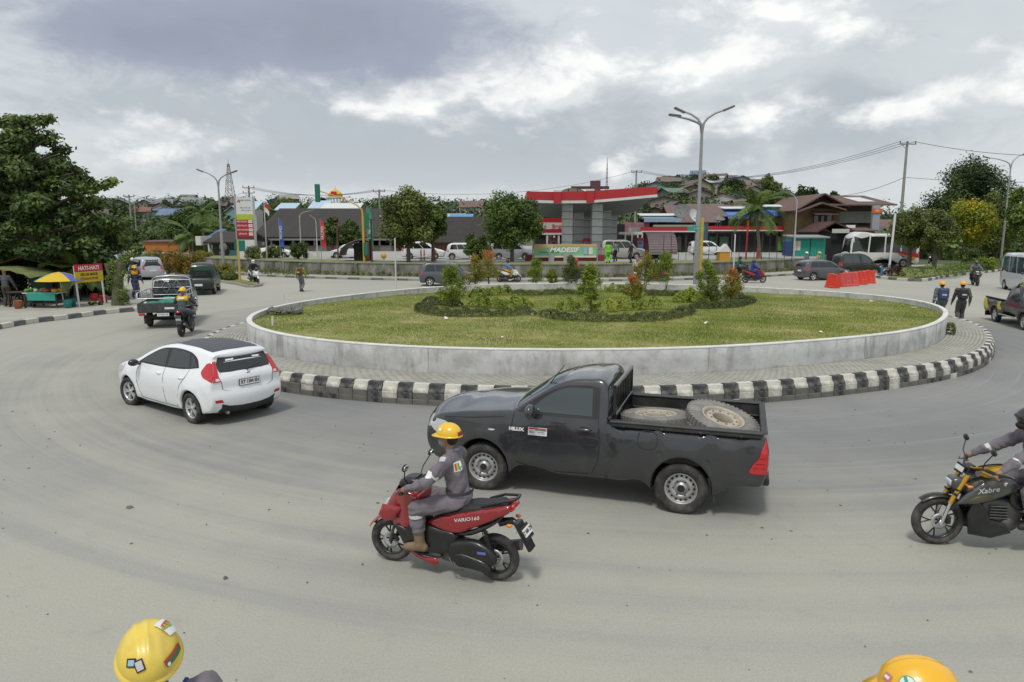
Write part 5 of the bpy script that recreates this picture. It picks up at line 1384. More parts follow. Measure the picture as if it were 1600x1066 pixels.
 for s in(1,-1):
  g=MB();g.tube([(1.00,s*.15,.965),(.965,s*.36,.965)],.021,10);g.build('grip',SEATM,T)
  lv=MB();lv.tube([(1.02,s*.16,.968),(1.045,s*.22,.96),(1.02,s*.36,.945)],.007,6);lv.build('brake_lever',ENG,T)
  mirror(T,s,(.99,s*.14,1.0),(.93,s*.30,1.225))
 hl=pillow(smooth_poly([(1.345,.66),(1.24,.80),(1.20,.80),(1.28,.64)],3),.08,.02,0,rs);hl.build('headlight',CLEARL,T)
 sc=MB();sc.box((1.16,0,.90),(.012,.2,.13),bev=.006,rot=(0,-.5,0));sc.build('front_screen',BKBLK,T)
 ms=moto_wheel(R,.115,.18,5)
 mf=moto_wheel(R,.10,.18,5)
 put_moto_wheel(T,mf,wb,R,rad(4));put_moto_wheel(T,ms,0,R)
 if hero:
  pb2=text('lettering','VARIO160',.055,PRINTW,T,(.28,.1625,.705),(PI/2,rad(-14),PI),.002,sx=1.25,shear=.2)
  mk=MB();mk.box((1.145,.196,.685),(.07,.003,.008),rot=(0,.3,0));mk.build('cowl_badge',CHROME,T)
 return T
def naked_bike(label,loc,rz,group=None,hero=True,body=None,letter=None):
 """motorcycle: rear axle x = 0, front axle x = 1.33"""
 wb,R=1.33,.300;body=body or GREYM;rs=.03 if hero else.05
 T=thing('motorcycle',label,'motorcycle',loc,rz,group)
 put_moto_wheel(T,moto_wheel(R,.12,.218,5,thin=.009),wb,R,rad(3));put_moto_wheel(T,moto_wheel(R,.14,.218,5,thin=.009),0,R)
 for s in(1,-1):
  f=MB();f.tube([(wb-.075,s*.095,.55),(wb-.255,s*.095,.93)],.028,12);f.build('fork_tube',GOLD if hero else ENG,T)
  f=MB();f.tube([(wb,s*.09,R-.02),(wb-.085,s*.095,.57)],.022,10);f.ball((wb,s*.09,R),(.03,.02,.04),8,6);f.build('fork_lower',CHROME if hero else ENG,T)
  f=MB();f.box((wb-.12,s*.095,.67),(.05,.075,.03),bev=.008,rot=(0,-.45,0));f.build('fork_clamp',BKBLK,T)
 yk=MB();yk.box((wb-.255,0,.925),(.07,.25,.03),bev=.01);yk.box((wb-.155,0,.72),(.07,.25,.03),bev=.01);yk.build('fork_yoke',BKBLK,T)
 ff=MB();prof=[(R+.012,-.062),(R+.035,-.045),(R+.042,0),(R+.035,.045),(R+.012,.062)]
 ff.lathe(prof,20,(wb,0,R),'y',arc=(-2.75,-.85));
 for s in(1,-1):ff.prism([(wb-.02,.56),(wb-.14,.60),(wb-.20,.50),(wb-.10,.45)],.012,'xz',s*.066-.006)
 ff.build('front_fender',BKBLK,T)
 cal=MB();cal.box((wb-.09,.06,R+.03),(.06,.04,.10),bev=.012);cal.build('brake_caliper',BKBLK,T)
 hl=pillow(smooth_poly([(1.245,.84),(1.12,.86),(1.05,.80),(1.08,.70),(1.18,.68),(1.25,.76)],4),.10,.05,0,rs);hl.build('headlight_cowl',body,T)
 hl=pillow(smooth_poly([(1.262,.82),(1.20,.84),(1.19,.75),(1.25,.755)],3),.07,.02,0,rs);hl.build('headlight',CLEARL,T)
 pp=MB();pp.box((1.13,-.02,.955),(.008,.20,.115),bev=.003,rot=(0,-.3,0));po=pp.build('licence_plate',INK,T)
 pf=MB();pf.box((1.135,-.02,.958),(.006,.18,.06),rot=(0,-.3,0));pf.build('plate_face',PLATEW,po)
 ins=pillow(smooth_poly([(1.10,.92),(1.03,1.02),(.98,1.0),(1.02,.90)],3),.07,.02,0,rs);ins.build('instrument',BKBLK,T)
 tk=smooth_poly([(1.06,.80),(.92,.90),(.72,.93),(.54,.86),(.50,.78),(.62,.70),(.90,.66),(1.10,.70)],4)
 pillow(tk,.14,.08,0,rs).build('fuel_tank',body,T)
 for s in(1,-1):
  pillow(smooth_poly([(1.22,.57),(1.12,.70),(.93,.87),(.66,.90),(.58,.76),(.80,.66),(1.0,.59)],3,(0,2,3,4)),.03,.025,s*.165,rs).build('tank_shroud',body,T)
  pillow(smooth_poly([(1.10,.63),(.97,.70),(.80,.70),(.95,.62)],3),.012,.012,s*.187,rs).build('shroud_inset',M('olive_trim',(.09,.085,.04),.4),T)
  pillow(smooth_poly([(1.00,.62),(1.07,.44),(1.04,.20),(.80,.165),(.58,.24),(.66,.36),(.82,.40),(.88,.52)],3,(1,2,3,4,5,6)),.03,.02,s*.13,rs).build('belly_pan',BKBLK,T)
  for k in range(5):f=MB();f.box((.74,s*.135,.42+.035*k),(.20,.05,.014),bev=.004);f.build('cooling_fin',ENG,T)
  f=MB();f.lathe([(.001,.03),(.075,.025),(.085,0)],18,(.62,s*.125,.34),'y');f.build('clutch_cover',ENG,T)
  pillow(smooth_poly([(.62,.72),(.40,.66),(.30,.60),(.50,.52),(.62,.60)],4),.025,.02,s*.12,rs).build('side_cover',BKBLK,T)
  pillow(smooth_poly([(.40,.74),(.10,.84),(-.22,.92),(-.22,.86),(.0,.74),(.30,.66)],4,(2,)),.03,.03,s*.09,rs).build('tail_panel',body,T)
  p=MB();p.tube([(.42,s*.12,.33),(.44,s*.22,.31)],.014,8);p.build('foot_peg',ENG,T)
  sw=MB();sw.tube([(.45,s*.10,.42),(0,s*.10,R)],.025,8);sw.build('swing_arm',BKBLK,T)
 en=pillow(smooth_poly([(.92,.58),(.60,.62),(.46,.46),(.50,.28),(.75,.22),(.92,.34)],4),.12,.05,0,rs);en.build('engine_block',ENG,T)
 rad_=MB()
 for k in range(8):rad_.box((1.0+.004*k,0,.44+.016*k),(.02,.26,.008))
 rad_.build('radiator',BKBLK,T)
 seat=smooth_poly([(.56,.80),(.44,.775),(.26,.80),(.15,.86),(-.10,.93),(-.16,.90),(.05,.80),(.30,.72),(.52,.73)],4)
 pillow(seat,.12,.05,0,rs).build('seat',SEATM,T)
 tl=pillow(smooth_poly([(-.20,.90),(-.26,.92),(-.26,.87),(-.20,.85)],3),.06,.02,0,rs);tl.build('tail_light',REDL,T)
 mg=MB();mg.prism([(-.12,.80),(-.2,.80),(-.34,.48),(-.30,.47)],.14,'xz',-.07);mg.build('rear_fender',BKBLK,T)
 rp=MB();rp.box((-.285,0,.62),(.008,.17,.10),rot=(0,rad(-22),0));rp.build('rear_plate',PLATEW,T)
 mu=MB();mu.tube([(.60,-.12,.24),(.30,-.15,.26),(.1,-.16,.36),(-.22,-.17,.48)],[.03,.035,.055,.05],12);mu.build('muffler',ENG,T)
 sh=MB();sh.tube([(.30,0,.40),(.42,0,.68)],.035,10);sh.build('rear_shock',ENG,T)
 hb=MB();hb.tube([(.90,-.36,1.01),(1.0,-.20,1.02),(1.05,-.1,.97),(1.05,.1,.97),(1.0,.20,1.02),(.90,.36,1.01)],.014,8);hb.build('handlebar',BKBLK,T)
 for s in(1,-1):
  g=MB();g.tube([(.965,s*.24,1.018),(.89,s*.385,1.008)],.020,10);g.build('grip',SEATM,T)
  lv=MB();lv.tube([(1.0,s*.21,1.015),(1.04,s*.26,1.0),(.97,s*.39,.985)],.007,6);lv.build('brake_lever',ENG,T)
  mirror(T,s,(.99,s*.20,1.03),(.95,s*.32,1.24))
  iN=MB();iN.tube([(1.12,s*.09,.80),(1.10,s*.19,.80)],.01,6);iN.ball((1.10,s*.20,.80),(.035,.02,.018),10,6);iN.build('indicator',AMBER,T)
 if letter:
  text('lettering',letter,.085,PRINTW,T,(.90,.197,.765),(PI/2,rad(-12),PI),.002,sx=1.1,shear=.3)
  e=MB();e.lathe([(.001,.003),(.022,.002),(.024,0)],14,(.72,.197,.85),'y');e.build('emblem',CHROME,T)
 return T
 # ================================================================== people
SKIN=M('skin',(.30,.16,.10),.6,var=.08,vscale=20)
COVER=M('coverall_grey',(.165,.148,.168),.9,var=.22,vscale=7,bump=.9,bscale=22,damt=.35,dirt=(.11,.095,.10),dscale=5)
NAVY=M('navy_cloth',(.035,.040,.065),.9,var=.15,vscale=9)
BOOT=M('tan_boot',(.21,.145,.085),.8,var=.2,vscale=14)
BOOTD=M('dark_boot',(.03,.027,.025),.7)
HATY=M('helmet_yellow',(.80,.48,.015),.28,coat=.5,damt=.10,dirt=(.55,.36,.06),dscale=5)
HATO=M('helmet_orange',(.80,.36,.012),.3,coat=.5)
REFL=M('reflective_tape',(.62,.63,.60),.4,metal=.2)
HAIR=M('hair_black',(.012,.011,.010),.7)
MASKB=M('mask_black',(.015,.015,.016),.8)
VISOR=M('visor_dark',(.02,.025,.03),.05,spec=.8)
def V3(*a):return np.array(a,float)
def ik(a,b,l1,l2,pole):
 """middle joint between a and b for two bones, bending towards pole"""
 a,b,pole=map(lambda q:np.array(q,float),(a,b,pole));d=b-a;L=np.linalg.norm(d);L=min(L,(l1+l2)*.999);u=d/np.linalg.norm(d)
 x=(l1*l1-l2*l2+L*L)/(2*L);h=math.sqrt(max(l1*l1-x*x,0))
 n=pole-u*pole.dot(u);n/=np.linalg.norm(n)+1e-9
 return a+u*x+n*h
def person(label,loc,rz,pose,top=None,legs=None,boot=None,hat='hard',hatmat=None,h=.022,group=None,mask=None,pack=None,sc=1.0,bands=True,hands='fist',headyaw=0.0,skinm=None,helmet_extra=None,vest=None,tilt=0.0,tallboot=False):
 """one continuous body from an implicit surface; clothing, boots and hat as children"""
 top=top or COVER;legs=legs or top;boot=boot or BOOTD
 J=dict(pose)
 hipc,chest,neck,head=[np.array(J[k],float) for k in('hip','chest','neck','head')]
 L={}
 for s,n in((1,'l'),(-1,'r')):
  for k in('sho','elb','wri','hipj','knee','ank','toe'):
   L[k+n]=np.array(J[k+n],float)
 body=SDF(h,.035)
 hf=head+V3(0,0,0)
 cy,sy=math.cos(headyaw),math.sin(headyaw)
 def hd(x,y,z):return head+V3(x*cy-y*sy,x*sy+y*cy,z)
 body.ell(hd(-.012,0,.03),(.095,.077,.105),(0,0,headyaw));body.ell(hd(.022,0,-.045),(.068,.058,.075),(0,0,headyaw),.03)
 if h<.02:
  body.cap(hd(.088,0,.01),hd(.106,0,-.028),.009,.015,.015);body.ell(hd(.084,0,.028),(.02,.052,.012),(0,0,headyaw),.015)
  body.ell(hd(.086,0,-.062),(.012,.026,.008),(0,0,headyaw),.01);body.ell(hd(.075,0,-.098),(.018,.022,.018),(0,0,headyaw),.02)
  for s in(1,-1):body.ell(hd(-.005,s*.079,-.012),(.018,.009,.033),(0,0,headyaw),.008)
 body.cap(neck,head+V3(-.01,0,-.06),.058,.05)
 body.path([hipc,(hipc+chest)/2,chest,neck+V3(0,0,-.03)],[.085,.085,.095,.06])
 for n in 'lr':
  body.path([L['sho'+n],L['elb'+n],L['wri'+n]],[.042,.036,.028]);body.cap(neck+V3(0,0,-.06),L['sho'+n],.045,.042)
  body.path([L['hipj'+n],L['knee'+n],L['ank'+n]],[.07,.05,.035]);body.cap(L['ank'+n]+V3(0,0,-.02),L['toe'+n]-(L['toe'+n]-L['ank'+n])*.15+V3(0,0,.004),.028,.022)
  w,e=L['wri'+n],L['elb'+n];d=(w-e)/np.linalg.norm(w-e)
  if hands=='fist':
   s=1 if n=='l' else-1
   pc=w+d*.055;gx=V3(-.17,s*1.,0);gx/=np.linalg.norm(gx)
   dn=np.cross(gx,d)*s;dn/=np.linalg.norm(dn)
   if dn[2]>0:dn=-dn
   body.cap(w,pc,.030,.036,.015)
   for q in range(4):
    o=gx*s*0+gx*(q-1.5)*.021
    r=.0098 if h<.015 else.013
    a0=pc+d*.03+o;a1=a0+d*.028+dn*.012;a2=a1+dn*.034-d*.006;a3=a2-d*.026+dn*.004
    body.path([a0,a1,a2,a3],[r*1.1,r*1.05,r,r*.9],.006)
   t0=pc-gx*s*.028+d*.0;t1=t0+d*.03+dn*.03-gx*s*.006;t2=t1+d*.022+dn*.012+gx*s*.012
   body.path([w+d*.02,t0,t1,t2],[.018,.015,.012,.010],.008)
  else:
   s=1 if n=='l' else-1;fw=V3(1,0,0)
   pc=w+d*.07;body.cap(w,pc,.026,.034,.015)
   for q in range(4):
    a0=pc+fw*(q-1.5)*.02+d*.02;ln=(.07,.08,.078,.06)[3-q] if s else.07
    a1=a0+d*ln*.5+V3(0,-s*.006,0);a2=a1+d*ln*.45+V3(0,-s*.02,0)
    r=.010 if h<.015 else.013
    body.path([a0,a1,a2],[r,r*.95,r*.85],.006)
   body.path([w+d*.02,w+d*.05+fw*.035,w+d*.085+fw*.05],[.016,.013,.010],.008)
 V,Fc=body.mesh()
 B=mesh_np('person',V,Fc,skinm or SKIN,True)
 tag(B,label,'person',group);B.location=loc;B.rotation_euler=(0,0,rz);B.scale=(sc,)*3
 nz=.011 if h<.018 else.004
 lg=SDF(h,.03)
 lg.ell(hipc+V3(0,0,.01),(.135,.165,.13));
 for n in 'lr':
  kn=L['knee'+n];ak=L['ank'+n];hj=L['hipj'+n]
  lg.path([hj,(hj*.5+kn*.5),kn,kn+(ak-kn)*.35,ak+(kn-ak)*(.42 if tallboot else.12)],[.098,.092,.078,.076,.070 if tallboot else.066])
  lg.ell(kn,(.080,.076,.082))
 V,Fc=lg.mesh(nz,34,seed=3);mesh_np('trousers',V,Fc,legs,True,B)
 tp=SDF(h,.03)
 mid=(hipc+chest)/2
 sv=L['shol']-L['shor'];ya=math.atan2(-sv[0],sv[1])
 up=(neck-hipc);up/=np.linalg.norm(up);pitch=math.atan2(up[0],up[2])
 tp.ell(hipc+up*.03,(.120,.148,.12),(0,pitch,ya));tp.ell(mid,(.116,.146,.17),(0,pitch,ya));tp.ell(chest,(.122,.170,.165),(0,pitch,ya))
 tp.cap(neck+V3(-.01,0,-.035),neck+V3(-.004,0,.012),.072,.062)
 for n in 'lr':
  S,E,Wr=L['sho'+n],L['elb'+n],L['wri'+n]
  tp.cap(neck+V3(-.01,0,-.05),S,.06,.070);tp.path([S,(S+E)/2,E,(E+Wr)/2,Wr-(Wr-E)*.04],[.074,.066,.058,.052,.044])
 if h<.018:
  for q in range(10):
   a=[neck+V3(-.012+.066*math.cos(w),.066*math.sin(w),.012-.016*math.cos(w)) for w in(q*PI/5,(q+1)*PI/5)];tp.cap(a[0],a[1],.016,k=.008)
 V,Fc=tp.mesh(nz,36,seed=5)
 mesh_np('jacket',V,Fc,top,True,B)
 bt=SDF(min(h,.018),.02)
 for n in 'lr':
  ak,to,kn=L['ank'+n],L['toe'+n],L['knee'+n];fd=to-ak;fd[2]=0;fd/=np.linalg.norm(fd)
  heel=ak-fd*.045;zs=min(to[2],ak[2]-.06)
  bt.cap(ak+(kn-ak)*(.45 if tallboot else.22),ak,.062,.055);bt.cap(ak,heel+V3(0,0,-.035),.052,.040);bt.cap(heel+V3(0,0,-.04),to,.040,.040);bt.cap(ak+V3(0,0,-.02),to-fd*.04+V3(0,0,.012),.05,.042)
 V,Fc=bt.mesh();mesh_np('boots',V,Fc,boot,True,B)
 if bands:
  for n in 'lr':
   for a,b,f,r in(('knee','ank',.16,.084),('elb','wri',.35,.060) if bands==2 else('sho','elb',.62,.070)):
    p,q=L[a+n],L[b+n];c0=p+(q-p)*f;u=(q-p)/np.linalg.norm(q-p)
    m=MB();m.tube([c0-u*.024,c0+u*.024],r,16,cap=False);m.build('reflective_band',REFL,B)
 hm=hatmat or HATY
 if hat=='hard':hard_hat(B,hd(-.01+tilt*.04,0,.045),headyaw,hm,helmet_extra,tilt=tilt)
 elif hat=='full':
  s_=SDF(.02 if h>.015 else.012,.02);s_.ell(hd(-.015,0,.02),(.138,.118,.140),(0,0,headyaw));s_.ell(hd(.03,0,-.05),(.10,.10,.075),(0,0,headyaw))
  V,Fc=s_.mesh(cut=None);hel=mesh_np('helmet',V,Fc,hm,True,B)
  v_=SDF(.016,.01);v_.ell(hd(.03,0,.012),(.105,.112,.055),(0,0,headyaw));V,Fc=v_.mesh();mesh_np('visor',V,Fc,VISOR,True,hel)
 elif hat=='open':
  s_=SDF(.018 if h>.015 else.011,.02);s_.ell(hd(-.02,0,.045),(.136,.118,.125),(0,0,headyaw));s_.ell(hd(-.05,0,-.01),(.10,.108,.10),(0,0,headyaw));s_.cap(hd(.10,-.05,.055),hd(.10,.05,.055),.022)
  V,Fc=s_.mesh();hel=mesh_np('helmet',V,Fc,hm,True,B)
 elif hat=='cap':
  m=MB();m.ball(hd(-.012,0,.045),(.108,.092,.10),16,8,0,PI/2);c0=hd(.10,0,.055);m.ball(c0,(.07,.06,.012),12,6);m.build('cap',hm,B)
 elif hat=='hair':
  s_=SDF(.02,.02);s_.ell(hd(-.025,0,.05),(.10,.085,.095),(0,0,headyaw));V,Fc=s_.mesh();mesh_np('hair',V,Fc,HAIR,True,B)
 if hat=='hard' and h<.02:
  s_=SDF(.014,.02);s_.ell(hd(-.05,0,.0),(.062,.078,.075),(0,0,headyaw));V,Fc=s_.mesh();mesh_np('hair',V,Fc,HAIR,True,B)
 if h<.02 and not(hat=='full'):
  for s in(1,-1):
   e=MB();e.ball(hd(.078,s*.032,.012),.0135,10,6);e.build('eye',M('eye_white',(.6,.58,.55),.2),B)
 if mask is not None:
  s_=SDF(.014,.02);s_.ell(hd(.045,0,-.050),(.074,.066,.056),(0,0,headyaw));V,Fc=s_.mesh();mesh_np('face_mask',V,Fc,mask,True,B)
 if pack is not None:
  bk=chest-V3(up[2],0,-up[0])*.205*1+V3(0,0,-.02)
  m=MB();m.box((0,0,0),(.17,.30,.43),bev=.055);m.box((-.085,0,-.08),(.06,.23,.20),bev=.025)
  m.xform(np.array(Euler((0,pitch,0)).to_matrix()),bk);p=m.build('backpack',pack,B)
  st=MB()
  for s in(1,-1):st.tube([bk+V3(.07,s*.10,.19),neck+V3(-.02,s*.13,.005),chest+V3(.135,s*.125,.04),chest+V3(.10,s*.15,-.15),bk+V3(.09,s*.13,-.16)],.018,6)
  st.build('strap',pack,p)
  tg=MB();tg.box(bk+V3(-.12,0,-.02),(.006,.16,.05));tg.build('pack_print',REFL,p)
 if vest is not None:
  s_=SDF(h,.03);s_.ell(chest+up*.045,(.140,.190,.115),(0,pitch,ya));
  for n in 'lr':s_.cap(neck+V3(-.01,0,-.055),L['sho'+n],.068,.078)
  V,Fc=s_.mesh(.003,16);mesh_np('shoulder_yoke',V,Fc,vest,True,B)
  t=MB();t.box(chest-V3(up[2],0,-up[0])*.150+up*.06,(.004,.20,.06),rot=(0,pitch,0));t.build('back_print',REFL,B)
 return B
def hard_hat(parent,c,yaw,mat,extra=None,k=1.0,tilt=0.0):
 """safety helmet: ribbed dome, gutter rim and peak"""
 m=MB();n=48;rings=14;V=[]
 for i in range(rings+1):
  t=i/rings*PI/2
  for j in range(n):
   a=2*PI*j/n
   x,y,z=.148*math.cos(a)*math.cos(t),.118*math.sin(a)*math.cos(t),.122*math.sin(t)**.92
   yy=y;rib=0
   for rc in(0,-.042,.042):rib+=.0055*math.exp(-((yy-rc)/.0085)**2)*min(1,math.sin(t)*1.8)*(1 if abs(x)<.125 else.3)
   V.append((x*(1+rib*2),y,z+rib))
 Fc=[(i*n+j,i*n+(j+1)%n,(i+1)*n+(j+1)%n,(i+1)*n+j) for i in range(rings) for j in range(n)]
 m.add(V,Fc,True)
 ring=[];ro=[]
 for j in range(n):
  a=2*PI*j/n;pk=max(0,math.cos(a))**2.0
  ring.append((.147*math.cos(a),.117*math.sin(a),.004));ro.append(((.158+.055*pk)*math.cos(a),(.129+.004*pk)*math.sin(a),-.006-.022*pk))
 R2=[(x*1.0,y,z-.006) for x,y,z in ro]
 m.add(ring+ro+R2,[(a*n+j,a*n+(j+1)%n,(a+1)*n+(j+1)%n,(a+1)*n+j) for a in(0,1) for j in range(n)],True)
 m.add([(x*.97,y*.97,z) for x,y,z in ring]+R2,[(j,(j+1)%n,n+(j+1)%n,n+j) for j in range(n)],True)
 V=np.concatenate(m.v)*k;m.v=[V];m.xform(rz=yaw,loc=c)
 H=m.build('helmet',mat,parent)
 b=MB();b.lathe([(.100,.0),(.104,-.014),(.098,-.02)],24);V=np.concatenate(b.v)*[1.32,1.08,1];b.v=[V];b.xform(rz=yaw,loc=c);b.build('helmet_cradle',PLAST,H)
 def spot(az,el,up=0.0):
  """matrix of a sticker lying on the dome"""
  t=el;a=az
  p=V3(.150*math.cos(a)*math.cos(t),.120*math.sin(a)*math.cos(t),.124*math.sin(t)**.92);nrm=p/np.array([.150,.120,.124])**2;nrm/=np.linalg.norm(nrm)
  p=p+nrm*.004
  z=Vector(nrm);x=Vector((-math.sin(a),math.cos(a),0));x=(x-z*x.dot(z)).normalized();y=z.cross(x)
  Mx=Matrix((x,y,z)).transposed()@Matrix.Rotation(up,3,'Z')
  Rz=Matrix.Rotation(yaw,3,'Z')
  return Rz@Mx,Rz@Vector(p*k)+Vector(c)
 def dome(az,el,w,hh,mat_,up=0.0,name='helmet_sticker',off=0.0,round_=False):
  Mx,p=spot(az,el,up);s_=MB();nx=6
  if round_:
   P=[(w/2*math.cos(a),hh/2*math.sin(a)) for a in np.linspace(0,2*PI,20,endpoint=False)]
   V2,F2=fill2d(P,w/5)
  else:
   gx,gy=np.meshgrid(np.linspace(-w/2,w/2,nx),np.linspace(-hh/2,hh/2,4));V2=np.stack([gx.ravel(),gy.ravel()],1)
   F2=[(r*nx+q,r*nx+q+1,(r+1)*nx+q+1,(r+1)*nx+q) for r in range(3) for q in range(nx-1)]
  Q=np.array(Mx)@np.concatenate([V2,np.full((len(V2),1),0.)],1).T;Q=Q.T+np.array(p)
  cc=np.array(c);Rz=np.array(Matrix.Rotation(yaw,3,'Z'));q=(Q-cc)@Rz/k
  sc_=1/np.sqrt((q[:,0]/.152)**2+(q[:,1]/.122)**2+(q[:,2]/.128)**2)
  q=q*(sc_*(1+.022+off))[:,None]
  s_.add(q*k@Rz.T+cc,F2,True)
  return s_.build(name,mat_,H)
 if extra:extra(H,dome,spot)
 if tilt:
  ax=Vector((-math.sin(yaw),math.cos(yaw),0));cv=Vector(c);H.matrix_local=Matrix.Translation(cv)@Matrix.Rotation(tilt,4,ax)@Matrix.Translation(-cv)
 return H
def pose_stand(stride=0.0,arms=0.12,lean=0.0,hunch=0.0):
 p={'hip':(0,0,.93),'chest':(.01+lean*.3,0,1.26),'neck':(.0+lean*.45,0,1.45),'head':(.035+lean*.5,0,1.585)}
 for s,n in((1,'l'),(-1,'r')):
  st=stride*s
  p['hipj'+n]=(0,s*.09,.90);p['ank'+n]=(st*.9-.02,s*.10,.09+(.07 if st<0 else 0));p['knee'+n]=ik(p['hipj'+n],p['ank'+n],.43,.415,(1,0,0))
  p['toe'+n]=(p['ank'+n][0]+.16,s*.125,.045)
  p['sho'+n]=(lean*.4,s*.195,1.40);p['wri'+n]=(-st*.7+.10+lean*.4,s*(.25+arms),.87+abs(st)*.1);p['elb'+n]=ik(p['sho'+n],p['wri'+n],.29,.26,(-1,s*.4,0))
 return p
def pose_ride(kind='scooter',handx=.965,handz=.985,handy=.30,seatx=.47,seatz=.86,footx=.86,footz=.34,foot_y=.13,lean=.08,kneeout=.18,elbow=1.0):
 hz=seatz
 p={'hip':(seatx,0,hz),'chest':(seatx+.045+lean,0,hz+.33),'neck':(seatx+.06+lean*1.4,0,hz+.53),'head':(seatx+.10+lean*1.5,0,hz+.665)}
 for s,n in((1,'l'),(-1,'r')):
  p['hipj'+n]=(seatx+.02,s*.09,hz-.02);p['ank'+n]=(footx,s*foot_y,footz);p['knee'+n]=ik(p['hipj'+n],p['ank'+n],.43,.41,(1,s*kneeout*2,.5))
  p['toe'+n]=(footx+.16,s*(foot_y+.02),footz-.05)
  p['sho'+n]=(p['neck'][0]-.01,s*.182,hz+.445);p['wri'+n]=(handx-.085,s*handy,handz+.02)
  p['elb'+n]=ik(p['sho'+n],p['wri'+n],.29,.26,(-.3,s*elbow,-.6))
 return p
def heading(p_rear,p_front):return math.atan2(p_front[1]-p_rear[1],p_front[0]-p_rear[0])
_r,_f=G(304,662),G(196,630);_rr=G(412,635)
_h=heading(_r,_f);_m=(.5*(_r[0]+_rr[0]),.5*(_r[1]+_rr[1]))
white_hatchback((_m[0],_m[1],0),_h)
_r,_f=G(1063,800),G(757,763)
_h=heading(_r,_f);_l=math.hypot(_f[0]-_r[0],_f[1]-_r[1]);_s=_l/3.085
_n=(math.cos(_h+PI/2),math.sin(_h+PI/2))
dark_pickup((_r[0]-_n[0]*.8,_r[1]-_n[1]*.8,0),_h,1.0,_s)
print('PICKUP SCALE',_s)
_f,_r=G(600,872),G(776,905)
_h=heading(_r,_f);_s=math.hypot(_f[0]-_r[0],_f[1]-_r[1])/1.286
print('SCOOTER',_s,math.degrees(_h))
scooter('shiny red scooter ridden by a person in yellow helmet, nearest the camera',(*_r,0),_h,plate='KT 3681 ZW',hero=True)
def hat_patch(H,dome,spot):
 dome(PI,.18,.09,.045,M('sticker_maroon',(.25,.03,.03),.5))
 dome(1.2,.55,.04,.03,PRINTW)
R1=person('rider in grey coverall, tan boots and yellow helmet sitting on the red scooter',(*_r,0),_h,pose_ride(seatx=.43,seatz=.865,footx=.82,footz=.36,foot_y=.205,handz=.995,handx=.985,lean=.02),COVER,boot=BOOT,h=.0135,mask=M('mask_grey',(.25,.27,.28),.8),headyaw=-.12,helmet_extra=hat_patch,tallboot=True)
_f=G(1461,849);_h=rad(172)
_r2=(_f[0]-math.cos(_h)*1.33,_f[1]-math.sin(_h)*1.33)
naked_bike('dark grey motorcycle with gold fork tubes at the right edge of the road',(*_r2,0),_h,letter='Xabre')
person('rider in grey coverall, black helmet and black mask on the dark motorcycle',(*_r2,0),_h,pose_ride('moto',handx=.93,handz=1.03,handy=.33,seatx=.11,seatz=.90,footx=.36,footz=.40,foot_y=.19,lean=.17,kneeout=.25),COVER,boot=BOOTD,h=.0135,hat='open',hatmat=M('helmet_dark',(.02,.022,.026),.15,coat=.7),mask=MASKB,bands=2)
from mathutils.bvhtree import BVHTree
def cloth_patch(P,part,centre,direction,w,h,mat,name='badge',off=.004,up=(0,0,1)):
 """a flat patch sewn onto clothing: a small grid dropped onto the cloth"""
 me=[c for c in P.children if c.name.split('.')[0]==part][0].data
 bv=BVHTree.FromPolygons([v.co for v in me.vertices],[p.vertices for p in me.polygons])
 d=Vector(direction).normalized();x=d.cross(Vector(up)).normalized();y=x.cross(d);V=[]
 for j in range(4):
  for i in range(4):
   o=Vector(centre)+x*(i/3-.5)*w+y*(j/3-.5)*h-d*.4;hit=bv.ray_cast(o,d)
   V.append(tuple((hit[0]+hit[1]*off) if hit[0] else o+d*.4))
 return mesh_np(name,V,np.array([(r*4+q,r*4+q+1,(r+1)*4+q+1,(r+1)*4+q) for r in range(3) for q in range(3)]),mat,True,P)
c_=Vector(pose_ride(seatx=.43,seatz=.865,lean=.02)['chest'])
for P,dx,dz in((R1,0,0),):
 cloth_patch(P,'jacket',c_+Vector((-.10,.10,.06)),(.85,-.5,-.1),.105,.10,PRINTW)
 for k,q in enumerate(((.50,.04,.03),(.55,.42,.03),(.10,.30,.06))):cloth_patch(P,'jacket',c_+Vector((-.10-.012,.12+.018-.026*k,.06)),(.85,-.5,-.1),.020,.075,M('badge_%d'%k,q,.6),off=.008)
 cloth_patch(P,'jacket',c_+Vector((.13,.25,.02)),(0,-1,0),.06,.06,PRINTW);cloth_patch(P,'jacket',c_+Vector((.02,.2,.13)),(0,-.6,-.8),.07,.05,M('tape_pale',(.5,.5,.52),.5))
 b=MB();h0=Vector(pose_ride(seatx=.43,seatz=.865)['hip']);b.lathe([(.146,-.02),(.149,0),(.146,.02)],30);V=np.concatenate(b.v)*[1.0,1.22,1];b.v=[V];b.xform(loc=tuple(h0+Vector((.0,0,.10))));b.build('belt',M('belt_dark',(.05,.045,.05),.8),P)
